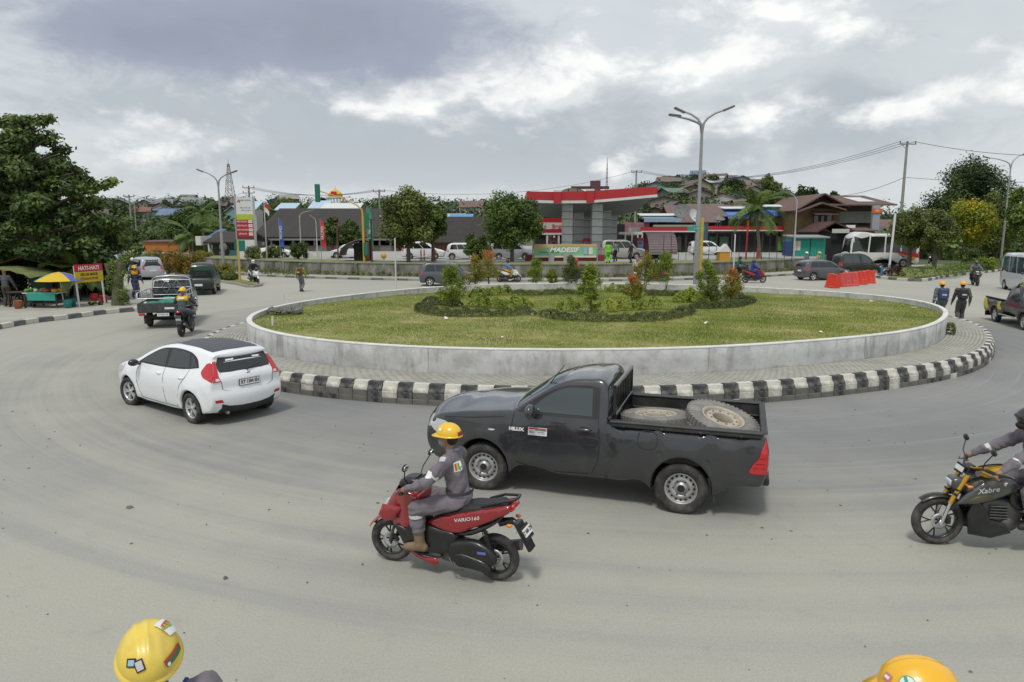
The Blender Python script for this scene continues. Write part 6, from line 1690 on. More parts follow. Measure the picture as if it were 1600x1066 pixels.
 # ================================================================== other traffic
def road_car(name,label,cat,loc,rz,paint,L=3.9,H=1.65,Wd=1.68,wb=2.55,kind='mpv',group=None,lower=None,scale=1.0,glass=None,plate=True,lamps='rear',visible_side=0):
 """hatchbacks, people carriers, vans and buses: outline by kind, real flanks, glass, lamps and wheels"""
 T=thing(name,label,cat,loc,rz,group,scale);g=glass or GLASS
 R=.30 if L<5 else.42;fo=(L-wb)*.52;xf=wb+fo;xr=xf-L;zb=H*.60;hw=Wd/2;zl=.25 if L<5 else.42
 shapes={'mpv':(.75,.98,1.02,.62,-.05,1.0,.06),'hatch':(.72,.93,.98,.60,.06,.98,.10),'suv':(.85,1.0,1.08,.66,-.02,1.05,.05),'van':(.85,1.18,1.12,.95,.0,1.1,.03),'bus':(1.15,1.18,1.35,1.02,.0,1.5,.04),'sedan':(.70,.90,.95,.55,.18,1.0,.35)}
 hz,cx,cz,rfx,rrx,tz,slope=shapes[kind]
 if kind=='bus':cx_,rf_=xf-.12,xf-.45
 elif kind=='van':cx_,rf_=xf-.55,xf-1.15
 else:cx_,rf_=wb*cx-.12+(xf-wb)*.12,wb*rfx
 rr_=xr+.25+slope*2 if kind!='sedan' else xr+1.0
 top=[(xf-.07,zl+.02),(xf,.48),(xf-.02,hz*.9),(xf-(.14 if kind not in('bus',) else.02),hz),(cx_,cz),((cx_+rf_)/2+.04,(cz+H)/2+.06),(rf_,H-.05),((rf_+rr_)/2,H),(rr_,H-.04),(xr+.10+slope*.8,H-.16),(xr+.05,tz),(xr+.01,.78),(xr,.52),(xr+.06,zl+.02)]
 if kind=='sedan':top[9:11]=[(xr+.55,1.08),(xr+.06,1.0)]
 ra=arch(0,R,R*1.16,186,-6,6);fa=arch(wb,R,R*1.16,186,-6,6)
 ctrl=top+[(-R*1.16-.08,zl)]+ra+[(R*1.3,zl),(wb-R*1.3,zl)]+fa+[(wb+R*1.16+.1,zl)]
 i0=len(top);ia=i0+1;ib=ia+8
 tum=.20 if kind not in('bus','van') else.07
 zc=curve1([.1,zl,.55,zb,H*.8,H+.1],[hw-.05,hw-.03,hw,hw-.02,hw-tum*.5,hw-tum])
 def W(x,z):return zc(z)-.12*np.clip((x-wb*.95)/(xf-wb*.95),0,1)**2-.05*np.clip((-x)/(-xr),0,1)**2
 cr=ucrown([(0,.10),(3,.10),(4,.06),(6,.05),(8,.03),(10,.04),(13,.06)])
 c=Car(ctrl,W,.05,4,(ia,ia+5,ib,ib+5),cr,.28 if L<5 else.5,7)
 b=MB();c.flank(b,1);c.flank(b,-1);c.shell(b,0,i0-1);b.build('body',paint,T,weld=1e-4)
 u=MB();c.shell(u,i0-1,c.nc);u.build('underbody',UNDER,T)
 c.spatch([(4.1,-.92),(4.1,.92),(5.85,.9),(5.85,-.9)],.006,.3).build('windscreen',g,T)
 if kind=='sedan':c.spatch([(8.1,-.85),(8.1,.85),(8.85,.85),(8.85,-.85)],.006,.3).build('rear_window',g,T)
 else:c.spatch([(8.9,-.82),(8.9,.82),(9.95,.88),(9.95,-.88)],.006,.3).build('rear_window',g,T)
 zt=H-.12;zw=max(cz,tz)+.02
 xa,xb_=cx_-.16,xr+.22+slope
 n=3 if L<5 else 4
 for s in(1,-1):
  xt0,xt1=rf_-.02,rr_+.05-slope*.2
  for k in range(n):
   f0,f1=k/n+.012,(k+1)/n-.012
   P=[(xa+(xb_-xa)*f0,zw),(xa+(xb_-xa)*f1,zw),(xt0+(xt1-xt0)*f1,zt),(xt0+(xt1-xt0)*f0,zt)]
   if k==0:P[0]=(xa,zw);P[3]=(xt0+.02,zt)
   c.patch(P,.006,.3,s).build('window',g,T)
  sm=MB()
  for k in range(1,3):xx=xa+(xb_-xa)*k/3;c.patch(bar2d([(xx,zw),(xx,zl+.12)],.012),.003,.5,s,sm,.001)
  sm.build('door_seam',INK,T)
  if kind!='sedan':tl=c.patch([(xr+.07,tz-.22),(xr+.24,tz-.18),(xr+.16,tz+.10),(xr+.09,tz+.10)],.008,.2,s)
  else:tl=c.patch([(xr+.05,.68),(xr+.30,.72),(xr+.30,.84),(xr+.06,.86)],.008,.2,s)
  c.spatch([(9.8,s*.98),(9.8,s*.86),(10.9,s*.74),(10.9,s*.98)],.01,.3,tl);tl.build('tail_light',REDL,T)
  hl=c.patch([(xf-.10,hz-.16),(xf-.42,hz-.06),(xf-.40,hz+.03),(xf-.14,hz-.02)],.008,.2,s)
  c.spatch([(2.1,s*.98),(2.1,s*.60),(2.85,s*.62),(2.85,s*.98)],.01,.3,hl);hl.build('headlight',CLEARL,T)
  m=MB();m.ball((cx_-.22,s*(hw+.10),cz+.08),(.06,.10,.08),8,6);m.build('side_mirror',paint if kind!='van' else BLACKP,T)
  for wx in(0,wb):l=MB();l.lathe([(R*1.165,s*(hw-.3)),(R*1.165,s*(hw-.06))],14,(wx,0,R),'y',arc=(-PI+.1,-.1));l.build('wheel_well',UNDER,T)
  if lower is not None:c.patch([(xf-.2,zl+.06),(xf-.2,zl+.34),(wb+R*1.25,zl+.5),(wb+R*1.25,zl+.06)],.005,.4,s).build('lower_panel',lower,T);c.patch([(wb-R*1.25,zl+.06),(wb-R*1.25,zl+.5),(R*1.25,zl+.5),(R*1.25,zl+.06)],.005,.4,s).build('lower_panel',lower,T)
 if plate:
  p=c.sh(11.2,0,.012);pm=MB();pm.box(p,(.012,.42,.12));pm.build('licence_plate',PLATEW,T)
 gr=c.spatch([(1.2,-.5),(1.2,.5),(2.2,.45),(2.2,-.45)],.008,.4);gr.build('grille',PLAST,T)
 key=(round(R,2),L>5)
 if key not in _WH:_WH[key]=wheel_mesh(R,.2 if L<5 else.26,'alloy1' if L<5 else 'steel',R*.66,False)
 for x in(0,wb):
  for s in(1,-1):add_wheel(T,_WH[key],x,s*(hw-.115),R)
 T['_']=0;del T['_']
 return T,c
_WH={}
def g3(px,py,z=0.0):x,y=G(px,py,z);return(x,y,z)
CARW=M('car_white',(.72,.73,.74),.25,coat=.5)
road_car('people_carrier','silver people carrier driving away on the left road behind the flatbed','car',g3(236,437),rad(132),SILVER,4.1,1.68,1.66,2.65,'mpv')
T_,c_=road_car('hatchback','dark grey hatchback behind the left saplings, facing right in front of the wall','car',(G(702,446)[0]-1.3,G(702,446)[1],0),rad(4),GREYP,3.9,1.55,1.66,2.45,'hatch')
road_car('hatchback','dark grey small hatchback beside the red barriers, its red tail light towards us','car',(G(1268,439)[0],G(1268,439)[1]+.9,0),rad(14),GREYP,3.75,1.50,1.66,2.45,'hatch')
T_,c_=road_car('minivan','blackish old minivan with a thin yellow side stripe in front of the bus','van',(G(1325,431)[0],G(1325,431)[1]+1.0,0),rad(4),M('minivan_dark',(.030,.030,.022),.35,coat=.4),3.9,1.80,1.6,2.4,'mpv',glass=GLASSL)
st=MB()
for s in(1,-1):c_.patch([(-.7,.93),(3.0,.93),(3.0,.97),(-.7,.97)],.008,.3,s,st)
st.build('side_stripe',M('stripe_yellow',(.55,.33,.02),.5),T_)
BUSW=M('bus_white',(.70,.70,.68),.35,coat=.4,damt=.3,dirt=(.45,.43,.38),dscale=.8)
bx,by=G(1366,418)
T_,c_=road_car('bus','white bus with red, orange and blue swoosh on its side behind the minivan','bus',(bx+3.0,by+1.2,0),PI,BUSW,7.2,3.25,2.2,3.9,'bus',glass=M('bus_glass',(.02,.026,.022),.08,spec=.8))
for cl,P in(((.30,.01,.02),[(1.9,1.52),(.2,1.62),(-1.3,1.45),(-1.62,1.05),(-.5,1.15),(.8,1.48)]),((.60,.24,.01),[(.75,1.47),(-.5,1.14),(-1.2,.98),(-.9,.72),(.0,1.12)]),((.04,.10,.30),[(.65,1.40),(-.05,1.08),(-.6,.70),(-.2,.72),(.3,1.15)])):
 for s in(1,-1):c_.patch(smooth_poly(P,4),.008+cl[0]*.004,.3,s).build('side_graphic',M('graphic_%d'%int(cl[0]*100),cl,.4),T_)
ac=MB();ac.box((1.2,0,3.30),(2.4,1.5,.22),bev=.08);ac.build('roof_unit',BUSW,T_)
T_,c_=road_car('minibus','white over blue minibus half hidden behind the front of the bus','minibus',(G(1303,405,.3)[0]+1.2,by+3.2,0),PI,CARW,4.2,2.0,1.7,2.6,'van',lower=M('panel_blue',(.03,.09,.25),.4))
road_car('minibus','pale silver minibus coming towards us at the right edge behind the dark pickup','minibus',(G(1596,456)[0]+.95,G(1596,456)[1]+1.6,0),rad(-106),M('van_white',(.55,.58,.60),.25,coat=.5),4.7,2.25,1.75,2.9,'van',glass=GLASSL)
road_car('van','white van parked on the left road, seen between the sign and the tree stump','van',g3(168,425),rad(160),CARW,4.0,1.75,1.66,2.5,'mpv')
FY=lambda px,py:(*G(px,py,FZ),FZ)
for nm,lb,px,py,kd,m,L_,H_ in(('people_carrier','white people carrier under the left station tree, facing right',660,405,'mpv',CARW,4.2,1.68),('hatchback','white rounded hatchback on the forecourt between the two station trees',727,406,'hatch',CARW,3.7,1.58),('people_carrier','grey people carrier left of the green banner',800,406,'mpv',SILVER,4.4,1.75),('people_carrier','beige silver people carrier behind the two men at the station wall',975,405,'suv',M('champagne_paint',(.40,.39,.35),.3,metal=.3,coat=.5),4.5,1.85),('hatchback','white car parked right of the tall lamp post in front of the dark shops',1108,399,'hatch',CARW,4.2,1.6),('hatchback','white car half hidden in the station lane beside the yellow signal post',585,404,'hatch',CARW,3.9,1.5)):
 x,y,z=FY(px,py);road_car(nm,lb,'car',(x-1.25,y+.8,z),rad(2 if px>600 else 178),m,L_,H_,1.68,2.55,kd,scale=.95)
x,y,z=FY(424,403);road_car('car','small white covered car parked behind the left bushes','car',(x-1.0,y+1.5,z),0,M('cover_white',(.75,.75,.76),.7),3.6,1.3,1.6,2.3,'sedan',glass=M('cover_white2',(.66,.66,.68),.7),scale=.85)
def flatbed(loc,rz):
 T=thing('flatbed_truck','dark small flatbed truck with silver rails and two wire diamonds, seen from behind','truck',loc,rz)
 R=.29;wb=2.2
 FB=M('flatbed_dark',(.045,.052,.052),.6,damt=.4,dirt=(.12,.12,.11),dscale=3);RS=M('rail_silver',(.55,.56,.57),.3,metal=.7)
 cab=[(2.98,.42),(3.02,.9),(2.78,1.22),(2.52,1.74),(2.36,1.82),(1.72,1.84),(1.62,1.78),(1.60,.42)]
 c=Car(cab,lambda x,z:.74-.10*np.clip((z-1.1)/.7,0,1),.05,4,(7,),ucrown([(0,.05),(8,.02)]),.25,7)
 b=MB();c.flank(b,1);c.flank(b,-1);c.shell(b,0,7);b.build('cab',M('cab_dark',(.05,.055,.058),.3,coat=.4),T,weld=1e-4)
 c.spatch([(2.15,-.88),(2.15,.88),(2.95,.85),(2.95,-.85)],.006).build('windscreen',GLASS,T)
 c.spatch([(6.05,-.82),(6.05,.82),(6.45,.82),(6.45,-.82)],.006).build('rear_window',GLASS,T)
 for s in(1,-1):
  c.patch([(2.62,1.22),(1.75,1.22),(1.75,1.70),(2.42,1.70)],.006,.2,s).build('window',GLASS,T)
  m=MB();m.box((2.72,s*.92,1.22),(.05,.16,.22),bev=.02);m.build('side_mirror',BLACKP,T)
  hl=MB();hl.box((3.0,s*.5,.75),(.05,.3,.2),bev=.02);hl.build('headlight',CLEARL,T)
 fr=MB();fr.box((.9,0,.46),(3.6,.7,.12));fr.tube([(0,-.6,R),(0,.6,R)],.05,8);fr.box((-.85,0,.45),(.08,1.3,.08));fr.build('chassis',UNDER,T)
 bd=MB();bd.box((.25,0,.66),(2.55,1.62,.05));bd.build('bed_floor',FB,T)
 for nm,cc,dd in(('tailboard',(-1.02,0,.83),(.04,1.64,.36)),('headboard',(1.53,0,.83),(.04,1.64,.36))):
  m=MB();m.box(cc,dd,bev=.008)
  for k in range(3):m.box((cc[0]-.022*(1 if cc[0]<0 else-1),0,cc[2]-.11+.11*k),(.012,1.6,.05))
  m.build(nm,FB,T)
 for s in(1,-1):
  m=MB();m.box((.25,s*.80,.83),(2.5,.04,.36),bev=.008)
  for k in range(3):m.box((.25,s*.822,.72+.11*k),(2.46,.012,.05))
  m.build('sideboard',FB,T)
  r=MB();r.tube([(1.5,s*.80,1.0),(1.5,s*.80,1.36),(1.2,s*.80,1.40),(-.9,s*.80,1.40),(-1.0,s*.80,1.36),(-1.0,s*.80,1.0)],.022,6);r.tube([(1.5,s*.80,1.18),(-1.0,s*.80,1.18)],.016,6)
  for k in range(2):r.tube([(.6-.8*k,s*.80,1.0),(.6-.8*k,s*.80,1.4)],.018,6)
  r.build('side_rail',RS,T)
  mf=MB();mf.box((-.38,s*.62,.32),(.02,.26,.34));mf.build('mud_flap',RUBBER,T)
  tl=MB();tl.box((-1.02,s*.68,.58),(.06,.22,.09),bev=.01);tl.build('tail_light',REDL,T)
 r=MB();r.tube([(1.45,-.78,1.0),(1.45,-.70,1.78),(1.45,-.55,1.86),(1.45,0,1.90),(1.45,.55,1.86),(1.45,.70,1.78),(1.45,.78,1.0)],.024,8)
 for z in(1.72,1.42,1.12):r.tube([(1.45,-.73,z),(1.45,.73,z)],.013,6)
 r.build('head_rack',RS,T)
 for s in(1,-1):
  d=MB();d.tube([(1.43,s*.20,1.72),(1.43,s*.36,1.45),(1.43,s*.20,1.18),(1.43,s*.04,1.45),(1.43,s*.20,1.72)],.010,5);d.build('wire_diamond',RS,T)
 r=MB();r.tube([(-1.0,-.80,1.18),(-1.0,.80,1.18)],.018,6);r.build('rear_rail',RS,T)
 p=MB();p.box((-1.05,-.06,.56),(.01,.42,.12));po=p.build('licence_plate',PLATEW,T);text('lettering','KT 8697 YB',.085,INK,po,(-1.058,-.06,.56),(PI/2,0,-PI/2),.002,sx=.8)
 p=MB();p.box((-1.05,-.30,.80),(.006,.34,.075));p.build('tailboard_sign',PRINTW,T)
 ms=wheel_mesh(R,.18,'steel',.18,False)
 for x in(0,wb):
  for s in(1,-1):add_wheel(T,ms,x,s*.62,R)
 return T
fx,fy=G(262,509);fh=rad(106)
FBT=flatbed((fx,fy,0),fh)
def cargo():
 r=np.random.default_rng(3);s_=SDF(.035,.06)
 for k in range(9):s_.ell((.2+r.uniform(-.8,.7),-.1+r.uniform(-.45,.45),.86+r.uniform(0,.12)),(.36,.28,.16),(0,r.uniform(-.3,.3),r.uniform(0,3)))
 V,q=s_.mesh(.02,11);o=mesh_np('tarp',V,q,M('tarp_green',(.02,.17,.115),.5,var=.35,vscale=6),True);tag(o,'crumpled green tarp heaped in the bed of the flatbed','tarp');o.location=(fx,fy,0);o.rotation_euler=(0,0,fh)
 m=MB();m.lathe([(.14,0),(.16,.02),(.165,.30),(.14,.33),(.06,.34)],14);o=m.build('jerrycan',M('can_white',(.6,.6,.58),.5));a=Matrix.Rotation(fh,3,'Z')@Vector((-.6,.52,0));o.location=(fx+a.x,fy+a.y,.69);tag(o,'whitish plastic can at the left corner of the flatbed','can')
cargo()
def small_pickup(label,loc,rz,paint,open_gate=False,yellow=False,H=1.62,scale=1.0):
 T=thing('pickup_truck',label,'pickup',loc,rz,scale=scale);wb,R=2.55,.31
 top=[(3.22,.34),(3.30,.55),(3.26,.85),(2.75,.98),(2.35,1.04),(1.90,H-.10),(1.65,H),(1.20,H),(1.02,H-.08),(.92,.98),(.88,.96),(-1.0,.98),(-1.05,.9),(-1.05,.52),(-.98,.40)]
 ra=arch(0,R,.37,186,-6,6);fa=arch(wb,R,.37,186,-6,6)
 ctrl=top+[(-.5,.40)]+ra+[(.5,.36),(2.05,.36)]+fa+[(3.0,.33)]
 ia=len(top)+1;ib=ia+8
 zc=curve1([.2,.4,.6,.9,1.0,1.3,H+.05],[.79,.81,.83,.82,.79,.71,.60])
 W=lambda x,z:zc(z)-.12*np.clip((x-2.5)/.8,0,1)**2
 c=Car(ctrl,W,.045,4,(9,10,11,ia,ia+5,ib,ib+5),ucrown([(0,.1),(3,.08),(5,.07),(8,.03),(15,.02)]),.2,7)
 b=MB();c.flank(b,1);c.flank(b,-1);c.shell(b,0,9)
 if not open_gate:c.shell(b,11,14)
 b.build('body',paint,T,weld=1e-4)
 bd=MB();bd.quad((.88,-.72,.55),(.88,.72,.55),(-1.0,.72,.55),(-1.0,-.72,.55));bd.quad((.87,-.72,.55),(.87,.72,.55),(.87,.72,.97),(.87,-.72,.97))
 for s in(1,-1):bd.quad((.88,s*.72,.55),(-1.0,s*.72,.55),(-1.0,s*.72,.98),(.88,s*.72,.98));bd.box((-.06,s*.765,.985),(1.9,.10,.03),bev=.01)
 if not open_gate:bd.quad((-1.0,-.72,.55),(-1.0,.72,.55),(-1.0,.72,.98),(-1.0,-.72,.98))
 bd.build('cargo_bed',M('bed_purple',(.03,.025,.06),.6) if yellow else PLAST,T)
 u=MB();c.shell(u,14,c.nc);u.build('underbody',UNDER,T)
 c.spatch([(4.1,-.9),(4.1,.9),(5.8,.88),(5.8,-.88)],.006).build('windscreen',GLASSL,T)
 c.spatch([(8.05,-.85),(8.05,.85),(8.7,.88),(8.7,-.88)],.006).build('rear_window',M('rear_glass_green',(.02,.05,.035),.08),T)
 for s in(1,-1):
  c.patch([(2.20,1.06),(1.08,1.06),(1.14,H-.10),(1.68,H-.09)],.006,.2,s).build('window',GLASSL,T)
  c.patch([(-.98,.58),(-.88,.58),(-.88,.88),(-.98,.88)],.01,.2,s).build('tail_light',REDL,T) if not yellow else None
  hl=c.patch([(3.24,.66),(2.98,.70),(3.0,.86),(3.22,.83)],.008,.1,s);c.spatch([(1.4,s*.98),(1.4,s*.6),(2.0,s*.6),(2.0,s*.98)],.01,.2,hl);hl.build('headlight',CLEARL,T)
  m=MB();m.box((2.15,s*.90,1.12),(.06,.16,.16),bev=.03);m.build('side_mirror',BLACKP,T)
  l=MB();l.box((1.27,s*.845,.40),(1.5,.03,.05),bev=.01);l.build('side_step',STEEL,T)
  if yellow:
   for P in([(.70,.60),(.45,.58),(.30,.72),(.42,.90),(.62,.88),(.56,.74)],[(-.55,.52),(-.85,.52),(-.98,.62),(-.98,.92),(-.80,.92),(-.66,.72)]):c.patch(smooth_poly(P,4),.006,.1,s).build('yellow_graphic',M('graphic_yellow',(.60,.50,.03),.5),T)
   c.patch([(2.3,.80),(1.2,.80),(1.1,.98),(2.2,.98)],.005,.1,s).build('red_panel',M('panel_maroon',(.10,.012,.018),.35),T)
 p=MB();p.box((-1.10 if not yellow else 3.42,0,.62),(.015,.42,.12));po=p.build('licence_plate',PLATEW,T)
 if open_gate:
  m=MB();m.box((-1.10,0,.38),(.05,1.45,.44),bev=.01);m.build('tailgate',BLACKP,T)
 if yellow:
  m=MB();m.box((1.9,0,H+.13),(.05,1.3,.26),rot=(0,.45,0));m.build('sun_board',M('graphic_yellow',(.60,.50,.03)),T)
  for s in(1,-1):r=MB();r.tube([(.80,s*.68,1.0),(1.6,s*.62,H+.10)],.03,8);r.build('roll_bar',BLACKP,T)
  e=MB();e.lathe([(.05,-.012),(.062,0),(.05,.012),(.038,0)],16,(3.42,-.35,.60),'x',close=True);e.build('blue_ring_badge',M('badge_blue',(.05,.04,.55),.5),T)
 ms=wheel_mesh(R,.2,'alloy1',.2,False)
 for x in(0,wb):
  for s in(1,-1):add_wheel(T,ms,x,s*.70,R)
 return T
small_pickup('very dark green pickup seen from behind, ahead of the flatbed on the left road',(G(312,461)[0]-.1,G(312,461)[1]+.5,0),rad(107),M('pickup_green',(.012,.022,.018),.3,coat=.5),H=1.75)
a_,b_=G(1556,503),G(1581,521);h_=heading(a_,b_)+rad(13)
small_pickup('dark old pickup with yellow flame graphics and dropped tailgate at the right edge',(a_[0]+.70*math.cos(h_+PI/2),a_[1]+.70*math.sin(h_+PI/2),0),h_,M('pickup_black',(.022,.024,.024),.35,coat=.4),True,True,1.60)
# ---- riders and walkers
def ride(lb_b,lb_p,px,py,h,kind='scooter',paint=None,top=None,legs=None,hat='full',hm=None,group=None,z=0.0,**kw):
 x,y=G(px,py,z);c0=Vector((x-.64*math.cos(h),y-.64*math.sin(h),z))
 global _SC,_MC
 if kind=='scooter':
  if _SC is None:_SC=scooter(lb_b,c0,h,paint,group=group)
  else:
   p=paint or BKRED;s_=dup(_SC,c0,h,lb_b,group,{k:p for k in('front_apron','cowl_panel','tail_panel','front_fender','lower_trim')})
  po=pose_ride(seatx=.43,seatz=.865,footx=.80,footz=.355,handz=.995,handx=.985,lean=.03)
 else:
  if _MC is None:_MC=naked_bike(lb_b,c0,h,group,False,paint)
  else:dup(_MC,c0,h,lb_b,group,{k:paint or GREYM for k in('fuel_tank','tail_panel','tank_shroud','headlight_cowl')})
  po=pose_ride('moto',handx=.93,handz=1.03,handy=.33,seatx=.22,seatz=.90,footx=.38,footz=.40,foot_y=.19,lean=.12,kneeout=.25)
 return person(lb_p,c0,h,po,top or NAVY,legs or top,hat=hat,hatmat=hm,h=.026,bands=kw.pop('bands',False),**kw)
_SC=_MC=None
HB=M('helmet_black',(.02,.02,.022),.2,coat=.6);HW=M('helmet_white',(.7,.7,.7),.3,coat=.5);HR=M('helmet_red',(.45,.02,.03),.3,coat=.5);HG=M('helmet_green',(.02,.05,.035),.3,coat=.4)
BLUEC=M('cloth_blue',(.022,.035,.24),.9);LBLUE=M('cloth_lightblue',(.13,.19,.36),.9);REDC=M('cloth_red',(.36,.05,.03),.9);BLK=M('cloth_black',(.02,.02,.022),.9);YELC=M('cloth_yellow',(.55,.40,.02),.9);GRN=M('cloth_lime',(.16,.52,.03),.9);GRYC=M('cloth_grey',(.16,.16,.17),.9);MUST=M('cloth_mustard',(.45,.24,.01),.9);TEAL=M('coverall_slate',(.055,.070,.085),.9,var=.15,vscale=9)
BG='small motorbikes in the traffic round the island'
ride('dark motorcycle behind the flatbed, its red tail lamp towards us','rider with yellow shouldered slate coverall and yellow helmet, seen from behind',292,522,rad(100),'moto',BLACKP,TEAL,TEAL,'hard',HATY,vest=M('yoke_yellow',(.60,.40,.02),.9),bands=2)
ride('red scooter with white leg shield right of the red topped sapling','rider in bright blue rain suit and dark helmet on the red scooter',1178,442,rad(4),'scooter',BKRED,BLUEC,BLUEC,'full',HG,group=BG)
ride('black and white scooter passing in front of the left wall stretch','rider with light blue shirt and mustard trousers, heading right',795,441,rad(2),'scooter',HW,LBLUE,MUST,'full',HG,group=BG)
ride('white scooter leaving the left side road near the yellow post','rider in black with a white helmet beside the yellow post',398,443,rad(-52),'scooter',HW,BLK,GRYC,'full',HW,group=BG)
ride('dark scooter behind the right end of the banner','rider in red shirt passing below the station banner',902,439,rad(3),'scooter',BLACKP,REDC,NAVY,'full',HR,group=BG)
ride('red and white scooter seen between the middle saplings','rider with pink red helmet and pale shirt between the saplings',996,438,rad(70),'scooter',M('bike_pink',(.42,.04,.07),.3,coat=.5),M('cloth_cream',(.6,.55,.45),.9),NAVY,'full',HR,group=BG)
ride('black scooter with red leg shield left of the lamp post','rider in black hunched on the black scooter left of the lamp post',1026,440,rad(2),'scooter',M('bike_wine',(.22,.02,.03),.3,coat=.5),BLK,BLK,'full',HB,group=BG)
ride('black motorcycle hidden behind the red scooter','rider in dark green jacket half hidden behind the blue rider',1158,434,rad(5),'moto',BLACKP,M('cloth_teal',(.02,.09,.08),.9),BLK,'full',HB,group=BG)
ride('dark motorcycle coming towards us with its lamp lit pale on the right road','rider in grey jacket coming towards us on the right road',1523,446,rad(-112),'moto',BLACKP,GRYC,BLK,'full',HB,group=BG)
ride('black scooter beside the trunk of the olive tree on the right median','rider in grey seen in the shade of the right trees',1546,402,rad(-100),'scooter',BLACKP,GRYC,BLK,'full',HW,group=BG)
ride('dark scooter behind the ball shaped bush on the right','rider in dark green behind the right hedge',1455,412,rad(-140),'scooter',BLACKP,M('cloth_moss',(.06,.06,.04),.9),BLK,'full',HB,group=BG)
ride('dark scooter in front of the silver people carrier on the left road','rider in black with pale helmet in front of the silver people carrier',209,437,rad(118),'scooter',BLACKP,BLK,BLK,'full',HW,group=BG)
ride('dark scooter at the left shrubs beyond the green pickup','rider in pale jacket by the left shrubs with a yellow helmet',304,434,rad(110),'scooter',BLACKP,GRYC,BLK,'full',HATY,group=BG)
x,y=G(1467,507);person('walker with orange helmet, grey coverall and blue backpack beyond the island wall',(x,y,0),rad(78),pose_stand(.14,.02),NAVY and M('coverall_blue',(.115,.115,.135),.9,var=.12,vscale=9),hat='hard',hatmat=HATO,h=.018,pack=M('pack_blue',(.05,.07,.15),.8),hands='open',bands=2,boot=BOOTD)
x,y=G(1499,507);person('walker with orange helmet, dark coverall and black backpack at the right end of the kerb',(x,y,0),rad(72),pose_stand(-.16,.03),M('coverall_dark',(.090,.086,.082),.9,var=.12,vscale=9),hat='hard',hatmat=HATO,h=.018,pack=M('pack_black',(.03,.03,.03),.8),hands='open',bands=False,boot=BOOTD)
x,y=G(471,456);person('pedestrian in yellow shirt with a dark pack crossing the left road',(x,y,0),rad(80),pose_stand(.12,.02),M('cloth_olive_yellow',(.30,.26,.04),.9),GRYC,hat='hard',hatmat=HG,h=.024,pack=M('pack_maroon',(.10,.04,.035),.9),hands='open',bands=False)
x,y=G(213,472);person('worker with yellow helmet and orange navy coverall standing left of the flatbed',(x,y,LP),rad(-40),pose_stand(.05),M('coverall_navy',(.04,.045,.085),.9),hat='hard',hatmat=HATY,h=.024,vest=M('yoke_orange',(.55,.30,.02),.9),hands='open')
x,y=G(951,411,SWT);person('station attendant in bright green uniform facing the beige car',(x,y+.4,FZ+.03),rad(84),pose_stand(.02),GRN,GRN,hat='hair',h=.026,hands='open',bands=False)
x,y=G(963,409,SWT);person('man in grey shirt and dark trousers next to the green attendant',(x,y+.6,FZ+.03),rad(110),pose_stand(.03),GRYC,BLK,hat='hair',h=.026,hands='open',bands=False)
x,y=G(987,411,SWT);person('man in black standing at the right of the beige car',(x,y+.3,FZ+.03),rad(190),pose_stand(.03),BLK,BLK,hat='hair',h=.026,hands='open',bands=False)
for px_,hm_,lb_ in((1264,HW,'worker with white helmet behind the right end of the retaining wall'),(1284,HATY,'worker with yellow helmet behind the grey hatchback')):
 x,y=G(px_,428);person(lb_,(x,y+.8,.15),rad(-60),pose_stand(.02),M('shirt_yellowgrey',(.30,.28,.16),.9) if hm_ is HATY else GRYC,NAVY,hat='hard',hatmat=hm_,h=.026,hands='open',bands=False)
x,y=G(12,479,LP);person('person in grey shirt and faded pink cap standing at the far left stall',(x,y,LP),rad(100),pose_stand(.06),M('shirt_slate',(.085,.085,.10),.9),M('trousers_olive',(.06,.055,.045),.9),hat='cap',hatmat=M('cap_pink',(.42,.16,.13),.8),h=.024,hands='open',bands=False)
def hat1(H,dome,spot):
 dome(-2.25,.42,.115,.032,M('sticker_red',(.42,.05,.04),.5),up=.0);dome(-2.25,.36,.105,.022,M('sticker_green',(.05,.16,.06),.5),off=.006)
 dome(-2.55,.345,.016,.016,PRINTW,off=.011,round_=True)
 dome(2.75,.60,.036,.048,INK,up=.5);dome(2.75,.60,.026,.036,M('sticker_grey',(.5,.48,.5),.5),up=.5,off=.006)
 dome(2.42,.62,.040,.034,INK,up=.3);dome(2.42,.62,.026,.022,M('sticker_sky',(.3,.45,.55),.5),up=.3,off=.006)
 dome(-1.2,.85,.085,.10,PRINTW,up=.6);dome(-1.05,.85,.02,.085,M('sticker_red',(.42,.05,.04)),up=.6,off=.007);dome(-1.15,.88,.018,.08,M('sticker_amber',(.5,.35,.04),.5),up=.6,off=.007);dome(-1.27,.88,.014,.08,M('sticker_lime',(.2,.4,.08),.5),up=.6,off=.007)
def hat2(H,dome,spot):
 dome(.95,.55,.062,.062,M('sticker_green2',(.06,.30,.17),.5),round_=True);dome(.95,.55,.055,.055,M('sticker_pale',(.62,.72,.66),.5),round_=True,off=.006);dome(.95,.55,.012,.055,M('sticker_green2',(.06,.30,.17)),up=.55,off=.010)
 dome(.32,.45,.035,.03,M('sticker_pink',(.55,.18,.18),.5));dome(.32,.45,.022,.012,PRINTW,off=.006)
 dome(1.75,.38,.05,.045,M('sticker_pink2',(.50,.06,.14),.5))
HATC=M('helmet_lemon',(.74,.55,.075),.36,coat=.25,damt=.45,dirt=(.52,.38,.11),dscale=9)
def near_person(px,py,ztop,label,yaw,extra,hm,sc,bodyrz,tilt=0.0):
 x,y=G(px,py,ztop);p=pose_stand(.0);top=(p['head'][2]+.17)*sc
 return person(label,(x,y,ztop-top),bodyrz,p,COVER,hat='hard',hatmat=hm,h=.016,hands='open',sc=sc,headyaw=yaw-bodyrz,helmet_extra=extra,bands=False,tilt=tilt)
NP1=near_person(229,981,1.966,'person in pale yellow stickered helmet seen from above at the bottom left',rad(120),hat1,HATC,1.12,rad(118),-.30)
